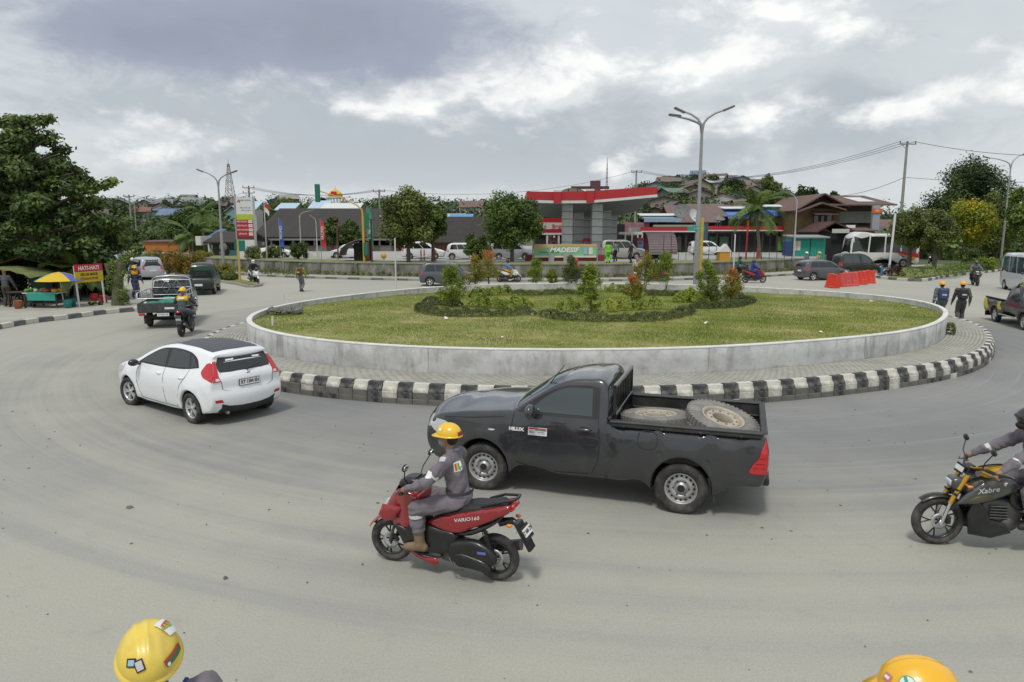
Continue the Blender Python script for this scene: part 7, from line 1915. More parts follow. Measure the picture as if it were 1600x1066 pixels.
NP2=near_person(1450,1031,1.93,'person in deep yellow helmet with round green sticker at the bottom right',rad(170),hat2,M('helmet_amber',(.80,.43,.012),.28,coat=.5),1.10,rad(175))
ln=MB();ln.tube([(-.02,-.10,1.44),(.02,-.13,1.47),(.07,-.12,1.42),(.10,-.07,1.30)],.012,6);ln.build('lanyard',M('lanyard_blue',(.03,.04,.28),.6),NP1)
yh=thing('helmet','spare yellow helmet hanging on the handlebar of the dark motorcycle','helmet')
_hh=rad(172);_p=Vector((*_r2,0))+Matrix.Rotation(_hh,3,'Z')@Vector((.86,.10,1.02));H_=hard_hat(yh,(0,0,0),0,HATY);yh.location=_p;yh.rotation_euler=(rad(195),rad(12),_hh)
BAR=M('barrier_red',(.62,.035,.012),.5,damt=.5,dirt=(.42,.10,.06),dscale=1.5);BARP=M('barrier_faded',(.55,.06,.055),.6,damt=.5,dirt=(.5,.16,.13),dscale=1.3)
def barrier(label,loc,rz,m):
 T=thing('road_barrier',label,'barrier',loc,rz,'red water barriers on the road')
 P=[(-.24,0),(-.24,.10),(-.20,.16),(-.09,.60),(-.075,.90),(-.03,.93),(.03,.93),(.075,.90),(.09,.60),(.20,.16),(.24,.10),(.24,0)]
 b=MB();b.prism(P,1.02,'yz',-.51);b.build('shell',m,T)
 r=MB()
 for s in(1,-1):
  for x in(-.34,0,.34):r.box((x,s*.125,.50),(.10,.05,.62),rot=(s*.22,0,0),bev=.015)
 r.build('rib',m,T)
 l=MB();l.lathe([(.001,.035),(.06,.03),(.065,0)],10,(0,0,.93));l.build('filler_cap',M('cap_orange',(.65,.22,.03),.5),T)
 st=MB();st.box((.2,-.155,.35),(.22,.008,.10),rot=(.25,0,0));st.build('reflector_strip',M('strip_amber',(.6,.30,.05),.4),T)
bp_=[((1300,450),96,'nearest red barrier, turned end on to us at the left of the row',BAR),((1318,448),30,'second red barrier in the row, behind the end on one',BARP),((1329,447),20,'middle red barrier of the row',BARP),((1342,445),15,'fourth red barrier from the left, orange faded',BAR),((1355,443),12,'right hand red barrier of the row next to the white pole',BAR)]
for(px,py),a,l,m in bp_:barrier(l,g3(px,py),rad(a),m)
# ================================================================== station, shops, poles, trees, hills
RED=M('station_red',(.40,.018,.025),.45,var=.08,vscale=1.5)
WHT=M('station_white',(.62,.62,.60),.6,damt=.25,dirt=(.38,.37,.33),dscale=.8)
TILE=M('column_panel',(.46,.48,.47),.4,metal=.1,damt=.3,dirt=(.24,.24,.22),dscale=1.5)
SOFF=M('canopy_soffit',(.19,.20,.20),.6)
DARKI=M('dark_interior',(.022,.022,.022),.9)  # near-black colour painted for shaded insides, also used on small dark parts
WOODD=M('dark_wood',(.055,.045,.036),.9,var=.35,vscale=3,stretch=(1,1,.3))
POLEG=M('pole_grey',(.30,.31,.31),.5,metal=.3,damt=.3,dirt=(.20,.17,.13),dscale=2)
POLEC=M('pole_concrete',(.26,.26,.25),.9,var=.15,vscale=3)
POLEY=M('pole_yellow',(.50,.36,.03),.55,damt=.3,dirt=(.3,.24,.08),dscale=3)
WIRE=M('wire',(.03,.03,.03),.6)
TEALP=M('teal_paint',(.02,.30,.23),.55,damt=.25,dirt=(.03,.20,.16),dscale=1.5)
def zat(py,Y):return CAMH+ray(800,py)[2]/ray(800,py)[1]*Y
def xat(px,Y,z=3.0):
 zc=Y*math.cos(PHI)-(z-CAMH)*math.sin(PHI);return(px-800)/F*zc
def canopy():
 T=thing('station_canopy','big petrol station canopy with red fascia and grey panelled columns','canopy')
 Y0,Y1=67.0,92.0
 fx=[(823,299,312),(871,300,313.5),(922,298.5,313),(975,295,308.5),(1027,291.5,303.5)]
 top=[(xat(p,Y0,8),zat(t,Y0)) for p,t,b in fx];bot=[(xat(p,Y0,7),zat(b,Y0)) for p,t,b in fx]
 m=MB();n=len(fx)
 for y in(Y0,Y0+.3):
  for i in range(n-1):m.quad((top[i][0],y,top[i][1]),(top[i+1][0],y,top[i+1][1]),(bot[i+1][0],y,bot[i+1][1]),(bot[i][0],y,bot[i][1]))
 for i in range(n-1):
  for P in(top,bot):m.quad((P[i][0],Y0,P[i][1]),(P[i+1][0],Y0,P[i+1][1]),(P[i+1][0],Y0+.3,P[i+1][1]),(P[i][0],Y0+.3,P[i][1]))
 x1=top[-1][0];m.quad((x1,Y0,top[-1][1]),(x1,Y1,top[-1][1]-.2),(x1,Y1,bot[-1][1]-.2),(x1,Y0,bot[-1][1]))
 x0=top[0][0];m.quad((x0,Y0,top[0][1]),(x0,Y1,top[0][1]-.2),(x0,Y1,bot[0][1]-.2),(x0,Y0,bot[0][1]))
 m.build('fascia',RED,T)
 m=MB()
 for i in range(n-1):a,b=bot[i],bot[i+1];m.add([(a[0],Y0-.06,a[1]-.02),(b[0],Y0-.06,b[1]-.02),(b[0],Y0-.06,b[1]-.26),(a[0],Y0-.06,a[1]-.26),(a[0],Y0+.3,a[1]-.02),(b[0],Y0+.3,b[1]-.02),(b[0],Y0+.3,b[1]-.26),(a[0],Y0+.3,a[1]-.26)],[(0,1,2,3),(3,2,6,7),(0,4,5,1)])
 m.build('fascia_trim',WHT,T)
 for px in(871,922):
  i=1 if px==871 else 2;b=MB();b.box((xat(px,Y0,7),Y0-.12,(top[i][1]+bot[i][1])/2-.1),(.7,.3,top[i][1]-bot[i][1]+.25));b.build('fascia_rib',RED,T)
  b=MB();b.box((xat(px,Y0,7),Y0-.12,top[i][1]+.08),(.74,.34,.16));b.build('rib_cap',WHT,T)
 m=MB();xs=[b[0] for b in bot];zs=[b[1]-.1 for b in bot]
 zi=[4.9,4.6,4.6,4.7,5.2]
 for i in range(n-1):
  m.quad((xs[i],Y0+.3,zs[i]),(xs[i+1],Y0+.3,zs[i+1]),(xs[i+1],Y0+12,zi[i+1]+.55),(xs[i],Y0+12,zi[i]+.55))
  m.quad((xs[i],Y0+12,zi[i]+.55),(xs[i+1],Y0+12,zi[i+1]+.55),(xs[i+1],Y1,zs[i+1]-.4),(xs[i],Y1,zs[i]-.4))
  m.quad((xs[i],Y0+.2,top[i][1]-.1),(xs[i+1],Y0+.2,top[i+1][1]-.1),(xs[i+1],Y1,top[i+1][1]-.3),(xs[i],Y1,top[i][1]-.3))
 m.build('soffit',SOFF,T)
 for px,yy in((886,69.5),(904,75),(918,81.5),(932,69.5),(946,75),(956,81.5)):
  x=xat(px,yy,3);w=1.0;zt=6.3
  m=MB();m.box((x,yy,(FZ+zt)/2),(w-.03,w-.03,zt-FZ));col=m.build('column',M('column_joint',(.05,.05,.05),.8),T)
  k=7;hh=(zt-FZ-.1)/k
  mp=MB();mp.box((0,0,0),(w,w,hh-.05),bev=.012);me=mp.build('column_panel',TILE,obj=False)
  for j in range(k):inst('column_panel',me,col,(x,yy,FZ+.1+(j+.5)*hh))
 m=MB();xa,xb=xat(872,74,8),xat(918,74,8);cx=(xa+xb)/2;r=(xb-xa)/2
 m.lathe([(r,0),(r,5)],24,(cx,74,top[1][1]-.6),'y',arc=(-PI,0));V=np.concatenate(m.v);V[:,2]=(V[:,2]-top[1][1]+.6)*.58+top[1][1]-.1;V[:,1]=np.where(V[:,1]<74.1,74,79);m.v=[V];m.build('barrel_vault',M('vault_ochre',(.16,.14,.09),.6),T)
 f=MB();P=[(cx+r*math.cos(a),top[1][1]-.1+r*.58*math.sin(a)) for a in np.linspace(0,PI,20)];f.prism(P,.05,'xz',74.02);f.build('vault_end',M('vault_pane',(.19,.17,.12),.5),T)
 b=MB()
 for a in np.linspace(.5,2.6,4):b.box((cx+r*math.cos(a)*.9,73.98,top[1][1]-.1+r*.29*math.sin(a)),(.06,.06,r*.56*math.sin(a)))
 b.build('vault_mullion',DARKI,T)
 b=MB();b.box((xat(930,76,8),76,8.3),(1.0,1.0,1.2));b.box((xat(922,76,8),76,8.2),(4,.3,.3));b.build('roof_plant',M('maroon_steel',(.10,.04,.04),.7),T)
 return T
canopy()
def pump(px,yy,label):
 x=xat(px,yy,2);T=thing('fuel_pump',label,'fuel pump',(x,yy,FZ),0,'fuel pumps under the canopy')
 m=MB();m.box((0,0,.95),(.75,.5,1.9),bev=.05);m.build('cabinet',RED,T)
 m=MB();m.box((0,-.256,1.1),(.55,.012,.9));m.build('panel',M('pump_blue',(.12,.28,.50),.4),T)
 m=MB();m.box((0,-.27,1.35),(.34,.012,.2));m.build('display',GLASS,T)
 m=MB();m.tube([(.40,-.1,1.5),(.5,-.2,.9),(.42,-.15,.5)],.025,6);m.build('hose',RUBBER,T)
pump(916,70.5,'red fuel pump with blue panel between the two front columns');pump(865,76,'red fuel pump left of the front column under the canopy');pump(1000,76,'red fuel pump at the right under the canopy')
def banner():
 Y=62.0;z0,z1=zat(402.5,Y),zat(381.5,Y);x0,x1=xat(834,Y,2),xat(932,Y,2);cx,cz=(x0+x1)/2,(z0+z1)/2;w,h=x1-x0,z1-z0
 T=thing('banner','long pale green printed banner on posts in front of the petrol station','banner',(cx,Y,FZ))
 dz=cz-FZ
 m=MB();m.box((0,0,dz),(w,.05,h));m.build('sheet',M('banner_green',(.20,.47,.27),.6,var=.15,vscale=.7),T)
 m=MB();m.prism([(-w/2,h*.5),(w/2,h*.5),(w/2,h*.30),(-.5,h*.32),(-w/2,h*.05)],.012,'xz',-.045);V=np.concatenate(m.v);V[:,2]+=dz;m.v=[V];m.build('banner_top_band',M('banner_orange',(.52,.36,.15),.6),T)
 m=MB();m.box((0,-.045,dz-h*.43),(w,.012,h*.14));m.build('banner_base_band',M('banner_cream',(.58,.60,.48),.6),T)
 text('lettering','MADESIF',.56,PRINTW,T,(-.1,-.062,dz+.06),(PI/2,0,0),.01,sx=1.15,bold=.02,shear=.25)
 text('lettering','kulit sehat setiap hari',.20,M('banner_deep',(.02,.22,.08),.6),T,(-1.4,-.062,dz-.12),(PI/2,0,0),.01)
 text('lettering','promo di outlet terdekat',.18,M('banner_redtext',(.45,.06,.04),.6),T,(-.4,-.062,dz-.34),(PI/2,0,0),.01)
 text('lettering','Promo Spesial',.2,PRINTW,T,(-w/2+1.1,-.062,dz+h*.36),(PI/2,0,0),.01)
 for k,(px,c) in enumerate(((w*.33,(.30,.42,.50)),(w*.40,(.60,.62,.52)))):m=MB();m.box((px,-.06,dz-.02),(.45,.02,h*.52),bev=.008);m.build('banner_picture',M('banner_pic%d'%k,c,.5),T)
 for x in(-w/2-.08,w/2+.08,0):m=MB();m.box((x,.06,dz/2+h*.2),(.10,.06,dz+h*.4));m.build('post',POLEG,T)
 m=MB();m.box((0,.25,.30),(w+1.5,.3,.55));m.build('base_band',M('kerb_maroon',(.20,.03,.03),.8),T)
 for x in(-w*.22,w*.02):m=MB();m.box((x,.05,.35),(.5,.45,.7));m.build('plinth',CONC,T)
banner()
def box_house(name,label,cx,cy,z,w,d,h,wall,roof,ridge='x',pitch=.35,over=.4,rz=0.0,wins=2,door=True,group=None,cat='house',rear=False):
 T=thing(name,label,cat,(cx,cy,z),rz,group)
 m=MB();m.box((0,0,h/2-.6),(w,d,h+1.2));m.build('wall',wall,T)
 m=MB();a,b=(w/2+over,d/2+over)
 if ridge=='x':rh=pitch*b;pr=[(-b,h-pitch*over),(0,h+rh-pitch*over),(b,h-pitch*over),(0,h+rh-pitch*over-.13),];P=[(-b,h-pitch*over),(0,h+rh),(b,h-pitch*over),(b,h-pitch*over+.10),(0,h+rh+.12),(-b,h-pitch*over+.10)];m.prism(P,2*a,'yz',-a);g=[(-d/2,h),(d/2,h),(0,h+rh*(d/2)/b)]
 else:rh=pitch*a;P=[(-a,h-pitch*over),(0,h+rh),(a,h-pitch*over),(a,h-pitch*over+.10),(0,h+rh+.12),(-a,h-pitch*over+.10)];m.prism(P,2*b,'xz',-b);g=[(-w/2,h),(w/2,h),(0,h+rh*(w/2)/a)]
 m.build('roof',roof,T)
 gm=MB()
 if ridge=='x':gm.prism(g,w-.1,'yz',-w/2+.05)
 else:gm.prism(g,d-.1,'xz',-d/2+.05)
 gm.build('gable',wall,T)
 for k in range(wins):
  x=-w/2+w*(k+.5)/wins+(.2 if k%2 else-.1);ww=min(1.1,w/wins*.5);zz=h*.56
  f=MB();f.box((x,-d/2-.02,zz),(ww+.16,.08,h*.34+.16));fo=f.build('window',M('frame_pale',(.35,.34,.31),.7),T)
  p=MB();p.box((x,-d/2-.065,zz),(ww,.02,h*.34));p.build('pane',GLASS,fo)
 if door:p=MB();p.box((w*.08,-d/2-.03,h*.32),(.85,.06,h*.64));p.build('door',WOODD,T)
 return T
RB=M('shingle_brown',(.040,.035,.032),.9,var=.25,vscale=1.2,bump=.3,bscale=3)
def hall():
 Y=92;z0=zat(373,Y);x0,x1=xat(392,Y,3),xat(672,Y,3);zr=zat(328.5,104)
 T=thing('market_hall','long market hall under a big plain dark brown roof left of the station','building',(0,0,0))
 m=MB();m.prism([(Y,z0),(104,zr),(116,z0),(116,z0+.15),(104,zr+.18),(Y,z0+.15)],x1-x0,'yz',x0);m.build('roof',RB,T)
 r=np.random.default_rng(2);L_=math.hypot(12,zr-z0);a=math.atan2(zr-z0,12);cs=MB();cs.box((0,0,0),(x1-x0,L_/14*1.04,.05),rot=(a+.03,0,0));me=cs.build('roof_course',RB,obj=False)
 for k in range(14):t=(k+.5)/14;inst('roof_course',me,T,((x0+x1)/2,Y+12*t-.03,z0+(zr-z0)*t+.21))
 m=MB();m.box(((x0+x1)/2,Y+.1,z0-.12),(x1-x0,.2,.22));m.build('eave_board',M('eave_grey',(.20,.19,.17),.8),T)
 m=MB();m.box(((x0+x1)/2,105,1.2),(x1-x0-1.5,18,3.4));m.build('hall_shade_block',DARKI,T)  # near-black block stands for the shade inside the open hall
 for k in range(16):b=MB();b.box((x0+1+(x1-x0-2)*k/15,Y+.6,1.5),(.22,.22,3.0));b.build('post',POLEC,T)
 for k in range(15):b=MB();b.box((x0+1.8+(x1-x0-2)*k/15,Y+.5,1.35),(1.25,.12,.9));b.build('stall_front',M('stall_brown%d'%(k%3),[(.13,.05,.03),(.10,.08,.06),(.16,.15,.14)][k%3],.8),T)
hall()
box_house('hip_roof_shop','dark brown roofed low building behind the trees left of the canopy',xat(712,96,3),98,1.0,7,8,1.6,M('wall_red_brown',(.16,.09,.06),.9),RB,'x',.6,.8,cat='building',wins=0)
def blue_roof(label,px0,px1,py0,py1,Y,mat,group='sky blue sheet roofs behind the market hall'):
 x0,x1=xat(px0,Y,5),xat(px1,Y,5);z0,z1=zat(py1,Y),zat(py0,Y);T=thing('sheet_roof_shed',label,'shed',((x0+x1)/2,Y,0),0,group)
 m=MB();w=x1-x0;m.prism([(-.2,z0),(3.5,z1+.5),(3.5,z1+.62),(-.2,z0+.14)],w,'yz',-w/2);rf=m.build('roof',mat,T)
 rb=MB();
 for k in range(int(w/.8)):rb.box((-w/2+.4+.8*k,1.65,(z0+z1+.5)/2+.12),(.06,3.8,.05),rot=(math.atan2(z1+.5-z0,3.7),0,0))
 rb.build('roof_rib',mat,T)
 m=MB();m.box((0,1.9,z0/2),(w-.4,3.2,z0));m.build('wall',M('wall_pale',(.42,.42,.40),.9),T)
BLU=M('sheet_blue',(.10,.26,.50),.5,var=.1,vscale=.8);BLP=M('sheet_paleblue',(.40,.52,.62),.5)
blue_roof('pale blue sheet roof directly right of the price sign',372,402,319,328,118,BLP);blue_roof('pale blue sheet roof between the flag and the blue banner',430,461,322,329,118,BLP);blue_roof('blue sheet roof left of the domed tower',482,512,318,327,122,BLP);blue_roof('white sheet roof beneath the domed tower',500,562,322,330,120,M('sheet_white',(.6,.62,.62),.5));blue_roof('bright blue roof showing between the two station trees',700,738,340,350,108,BLU)
def tower():
 Y=160;x=xat(525,Y,8);T=thing('domed_tower','small white tower with yellow and red dome over the market hall roof','tower',(x,Y,0));z0,z1=0,zat(320,Y)
 m=MB();m.box((0,0,z1/2),(3.2,3.2,z1));m.build('tower_base',WHT,T)
 for k in range(5):
  for yy in(-1.4,1.4):c=MB();c.lathe([(.2,z1),(.2,z1+1.4)],8,(-1.36+.68*k,yy,0));c.build('column',WHT,T)
 m=MB();m.box((0,0,z1+1.55),(3.5,3.5,.3));m.build('cornice',WHT,T)
 m=MB();m.lathe([(1.5,z1+1.7),(1.6,z1+2.1),(1.35,z1+2.6),(.7,z1+3.1),(.1,z1+3.5),(.02,z1+4.1)],20);m.build('dome',M('dome_yellow',(.60,.42,.03),.4),T)
 m=MB();m.box((0,-1.5,z1+2.35),(1.3,.2,1.0),bev=.25);m.build('dome_panel',M('print_red',(.55,.03,.03)),T)
tower()
def price_sign():
 Y=64.5;x0,x1=xat(370.5,Y,5),xat(398,Y,5);w=x1-x0;cx=(x0+x1)/2;T=thing('price_sign','tall petrol station price sign, white, lime and red, left of the flag','sign',(cx,Y,0),rad(-6));Z=lambda p:zat(p,Y)
 m=MB();m.box((0,0,(Z(407)+Z(309))/2),(w,.5,Z(309)-Z(407)),bev=.02);m.build('cabinet',WHT,T)
 m=MB();m.box((-w/2-.07,0,(Z(407)+Z(309))/2),(.14,.58,Z(309)-Z(407)+.05));m.build('side_post',POLEG,T)
 for a,b,c,nm in((335,343.5,(.36,.46,.03),'lime_band'),(343.5,370,(.36,.015,.02),'price_panel'),(370,374.5,(.10,.03,.03),'lower_band')):
  m=MB();m.box((0,-.256,(Z(a)+Z(b))/2),(w-.02,.012,Z(a)-Z(b)));m.build(nm,M(nm,c,.5),T)
 for k,nm in enumerate(('PERTAMAX','PERTALITE','BIO SOLAR','DEXLITE')):
  zz=Z(346.5+6.4*k);text('lettering',nm,.20,PRINTW,T,(-w*.16,-.268,zz),(PI/2,0,0),.008)
  m=MB();m.box((w*.33,-.265,zz),(w*.24,.012,.24));d=m.build('price_window',PRINTW,T);text('lettering',('13300','10000','6800','13950')[k],.15,INK,d,(w*.33,-.275,zz),(PI/2,0,0),.004)
 text('lettering','PERTAMINA',.19,M('print_bluegrey',(.12,.2,.32),.5),T,(w*.10,-.262,Z(313.5)),(PI/2,0,0),.006)
 m=MB();m.prism([(-w*.42,Z(316)),(-w*.30,Z(311.5)),(-w*.26,Z(313)),(-w*.36,Z(316.5))],.012,'xz',-.27);m.build('logo_red',M('print_red',(.55,.03,.03)),T)
 m=MB();m.prism([(-w*.30,Z(316.5)),(-w*.24,Z(313.2)),(-w*.20,Z(314)),(-w*.25,Z(316.8))],.012,'xz',-.27);m.build('logo_blue',M('badge_blue',(.05,.04,.55)),T)
 text('lettering','SPBU 64.751.08',.15,M('print_bluegrey',(.12,.2,.32)),T,(w*.05,-.262,Z(325)),(PI/2,0,0),.006);text('lettering','BUKA 24 JAM',.15,M('print_bluegrey',(.12,.2,.32)),T,(w*.1,-.262,Z(329)),(PI/2,0,0),.006)
price_sign()
def pole_flag(label,px,top,base,Y,flag=None,red=True):
 x=xat(px,Y,4);z1=zat(top,Y);T=thing('flagpole',label,'flagpole',(x,Y,FZ));m=MB();m.tube([(0,0,0),(0,0,z1-FZ)],[.06,.035],8);m.ball((0,0,z1-FZ),.06,8,6);m.build('pole',M('pole_white',(.6,.6,.6)),T)
 gx,gz=np.meshgrid(np.linspace(0,1,8),np.linspace(0,1,5));V=np.stack([gx*.42+.03+.0*gz,.10*np.sin(gx*5),z1-FZ-.1-gz*.85-gx*.35+.03*np.sin(gx*6)],-1)
 for nm,s,mt in(('flag_red',slice(0,3),M('print_red',(.55,.03,.03))),('flag_white',slice(2,5),PRINTW)):
  v=V[s].reshape(-1,3);k=v.shape[0]//8;mesh_np(nm,v,np.array([(i*8+j,i*8+j+1,(i+1)*8+j+1,(i+1)*8+j) for i in range(k-1) for j in range(7)]),mt,True,T)
pole_flag('white flagpole with a red and white flag hanging by the price sign',414.5,315,395,66)
def feather(label,px,top,bot,Y,mat,w=.55):
 x=xat(px,Y,4);z0,z1=zat(bot,Y),zat(top,Y);T=thing('feather_banner',label,'banner',(x,Y,FZ),0,'upright feather banners at the station');m=MB();m.tube([(0,0,0),(0,0,z1-FZ)],.03,6);m.build('pole',POLEG,T)
 n=10;t=np.linspace(0,1,n);V=[];
 for q in t:z=z0-FZ+(z1-z0)*q;ww=w*(1-.75*q**6);V+=[(0.03,.04*math.sin(q*9),z),(ww,.10*math.sin(q*7+1),z-.05)]
 mesh_np('cloth',V,np.array([(2*i,2*i+1,2*i+3,2*i+2) for i in range(n-1)]),mat,True,T)
 text('lettering','PROMO',.34,PRINTW,T,(w*.52,-.12,(z0+z1)/2-FZ),(PI/2,rad(-90),0),.006)
feather('blue feather banner in front of the dark market roof',436,341,386,65,M('banner_blue',(.03,.10,.42),.6),.36);feather('red feather banner left of the round street trees',500.5,342,386,66,M('banner_red',(.48,.03,.04),.6),.42);feather('green feather banner just right of the signal post',574,322,388,66,M('banner_emerald',(.02,.26,.13),.6),.50)
def signal():
 x,y=G(570,431);T=thing('traffic_signal','yellow signal post whose long arm holds a green traffic light head','traffic light',(x,y,.1));zt=zat(324,y);ax=xat(497,y,6)-x;az=zat(301,y)
 m=MB();m.tube([(0,0,-.1),(0,0,zt-.8)],.10,10);m.tube([(0,0,zt-.8),(-.08,0,zt-.3),(-.5,0,zt+.1),(ax*.5,0,(zt+az)/2+.1),(ax+.2,0,az)],[.08,.07,.055,.045,.04],8);m.build('post',POLEY,T)
 def head(cx,cz,h=1.45,nm='signal_head'):
  m=MB();m.box((cx,-.05,cz),(.40,.25,h),bev=.04);m.build(nm,M('signal_green',(.012,.14,.09),.5),T)
  for k in range(3):q=MB();q.lathe([(.13,0),(.145,.13)],12,(cx,-.18,cz+.43-.43*k),'y',arc=(-PI-.2,.2));q.lathe([(.0001,.01),(.12,.01)],12,(cx,-.18,cz+.43-.43*k),'y');q.build('signal_lens',M(('lens_red_off','lens_amber_off','lens_green_off')[k],((.10,.01,.01),(.12,.06,.005),(.01,.08,.05))[k],.2),T)
 head(ax,az-.15);head(.18,2.1,1.1)
 m=MB();m.box((.30,.05,4.4),(.35,.08,1.3));m.build('sign_back',M('signal_green',(.012,.14,.09)),T)
signal()
def yellow_post(label,px,base,top,z0,sign=True):
 x,y=G(px,base,z0);T=thing('sign_post',label,'sign post',(x,y,z0),0,'yellow posts');h=zat(top,y)-z0;m=MB();m.tube([(0,0,-.1),(0,0,h)],.075,8);m.build('post',POLEY,T)
 if sign:m=MB();m.box((.28,-.02,h-.45),(.42,.05,.75));m.build('sign_panel',M('sign_green',(.01,.16,.13),.5),T);m=MB();m.box((-.17,-.02,h-.35),(.16,.05,.7));m.build('sign_back',M('signal_green',(.012,.14,.09)),T)
yellow_post('yellow post with dark green sign on the left splitter island',375.5,442,374,.13)
yellow_post('plain yellow post just right of the tall island lamp',1093.5,449,340,.85,False)
def street_lamp(label,px,base,top,z0,arms,r=.085,group=None,Y=None,mat=None,head=.55,sign=False):
 if Y is None:x,y=G(px,base,z0)
 else:x,y=xat(px,Y,z0),Y
 T=thing('street_lamp',label,'street lamp',(x,y,z0),0,group);h=zat(top,y)-z0;mt=mat or POLEG
 m=MB();m.tube([(0,0,-.1),(0,0,h*.45),(0,0,h*.47),(0,0,h)],[r*1.25,r*1.1,r*.85,r*.62],10);m.build('pole',mt,T)
 for(ax,ay,dy) in arms:
  ex=xat(ax,y+dy,8)-x;ez=zat(ay,y+dy)-z0;m=MB();P=catmull([(0,0,h-.5),(ex*.12,dy*.12,h+(ez-h)*.35),(ex*.5,dy*.5,h+(ez-h)*.78),(ex*.92,dy*.92,ez)],5,False)[0] if False else[(0,0,h-.4),(ex*.06,dy*.06,h+(ez-h)*.15),(ex*.2,dy*.2,h+(ez-h)*.45),(ex*.5,dy*.5,h+(ez-h)*.75),(ex*.9,dy*.9,ez-.03)]
  m.tube(P,[r*.6,r*.55,r*.5,r*.45,r*.4],7);m.build('arm',mt,T)
  sg=1 if ex>0 else-1;tl=math.atan2(ez-P[3][2],abs(ex*.4));m=MB();m.box((0,0,0),(head,.26,.10),bev=.035,rot=(0,-sg*tl,0));m.xform(loc=(ex,dy,ez+.02));hd_=m.build('lamp_head',M('lamp_grey',(.13,.13,.125),.5),T)
  m=MB();m.box((0,0,-.055),(head*.7,.19,.015),rot=(0,-sg*tl,0));m.xform(loc=(ex,dy,ez+.02));m.build('lamp_glass',M('lamp_cover',(.5,.5,.47),.3),hd_)
 if sign:m=MB();hh=zat(357,y)-z0;m.box((-.05 if False else.0,-.10,hh),(.62,.03,.26),bev=.004);m.build('street_sign',TEALP,T);text('lettering','Jl. Soekarno',.10,PRINTW,T,(0,-.12,hh),(PI/2,0,0),.004)
 return T
street_lamp('tall grey lamp post with three lamp heads standing on the island garden',1087,447,197,.85,((1136,170,0),(1060,173,.3),(1053,181,-1.2)),.115,sign=True,head=.62)
street_lamp('double armed lamp post left of the price sign, base in the shrubs',350,431,285,.13,((313,267,0),(366,269,0)),.10)
street_lamp('distant double armed lamp post in front of the left hillside',216,390,317,0,((198,308,0),(232,307,0)),.11,Y=115)
street_lamp('thin single arm lamp post above the teal kiosk',1240,400,313,FZ,((1224,299,0),),.07,Y=70,head=.5,mat=M('pole_pale',(.42,.43,.43),.5))
street_lamp('double armed lamp post in front of the big dark tree at the right',1563,412,258,.15,((1535,246,0),(1596,240,0)),.10,Y=75)
for lb,px,tp,ax,ay,Y in(('small white lamp post in front of the left part of the market roof',471,337,486,329,68),('small white lamp post next to the red feather banner',496,346,484,338,76)):street_lamp(lb,px,395,tp,FZ,((ax,ay,0),),.055,Y=Y,head=.45,mat=_MATS['pole_pale'])
for lb,px,tp,bt,Y in(('brown pipe post with flat top in front of the round trees',528,350,404,66),('rusty pipe post right of the signal post',581,344,414,60)):
 x=xat(px,Y,2);m=MB();h=zat(tp,Y)-FZ;m.tube([(0,0,0),(0,0,h)],.07,8);m.box((0,0,h+.05),(.5,.4,.10));o=m.build('pipe_post',M('rust_pipe',(.13,.06,.04),.8));o.location=(x,Y,FZ);tag(o,lb,'post')
x,y=G(1388,433);m=MB();h=zat(336,y);m.tube([(0,0,0),(.14,0,h)],.085,10);o=m.build('sign_pole',M('pole_white',(.6,.6,.6)));o.location=(x,y,.1);tag(o,'leaning thick white pole at the tip of the right median','pole')
x,y=G(1377,433);m=MB();m.tube([(0,0,0),(0,0,.85)],.07,8);m.box((0,0,.03),(.4,.4,.06));o=m.build('bollard',M('post_blue',(.06,.22,.48),.5));o.location=(x,y,.0);tag(o,'short blue post left of the white pole','bollard')
def utility_pole(label,px,top,Y,z0=0,arms=1,r=.16):
 x=xat(px,Y,8);T=thing('utility_pole',label,'utility pole',(x,Y,z0));h=zat(top,Y)-z0;m=MB();m.tube([(0,0,-.2),(0,0,h)],[r*1.3,r*.8],8);m.build('pole',POLEC,T)
 for k in range(arms):
  m=MB();m.box((0,-.15,h-.25-.8*k),(1.9,.12,.12));m.tube([(-.7,-.12,h-.25-.8*k),(0,-.1,h-.9-.8*k)],.03,5);m.build('crossarm',POLEG,T)
  for s in(-.85,0,.85):i=MB();i.lathe([(.03,0),(.07,.06),(.05,.14),(.075,.2),(.03,.28)],8,(s,-.15,h-.19-.8*k));i.build('insulator',M('insulator_brown',(.09,.06,.05),.3),T)
 return T,(x,Y,z0+h)
UP=[utility_pole('tall concrete utility pole left of the big dark tree',1411,222,82),utility_pole('utility pole rising behind the right end of the canopy',993,267,125),utility_pole('thin utility pole behind the left station tree',593,297,110),utility_pole('utility pole with several crossarms behind the price sign',390,291,112,0,3),utility_pole('utility pole beside the distant left lamp post',203,305,120),utility_pole('utility pole far left behind the tree tips',168,320,130)]
def wire(label,a,b,sag,r=.02):
 t=np.linspace(0,1,14);a,b=np.array(a),np.array(b);P=a+(b-a)*t[:,None];P[:,2]-=sag*4*t*(1-t);m=MB();m.tube(P,r,4);o=m.build('wire',WIRE);tag(o,label,'wire','overhead wires');return o
a=UP[0][1];b=UP[1][1]
for k,s in enumerate((-.85,0,.85)):wire(('left','middle','right')[k]+' one of three wires dipping from the tall right pole towards the canopy',(a[0]+s,a[1]-.15,a[2]+.05),(b[0]+s,b[1]-.15,b[2]+.05),2.6,.022)
wire('overhead wire from the tall right pole to the right edge',(a[0]+.85,a[1]-.15,a[2]),(xat(1700,70,12),70,zat(244,70)),.5,.025)
wire('low telephone cable right of the tall right pole',(a[0],a[1],a[2]-3.9),(xat(1700,78,8),78,zat(283,78)),.3,.022);wire('low telephone cable left of the tall right pole',(a[0],a[1],a[2]-3.9),(xat(1270,95,8),95,zat(306,95)),.8,.025)
b2,b3,b4=UP[2][1],UP[3][1],UP[4][1]
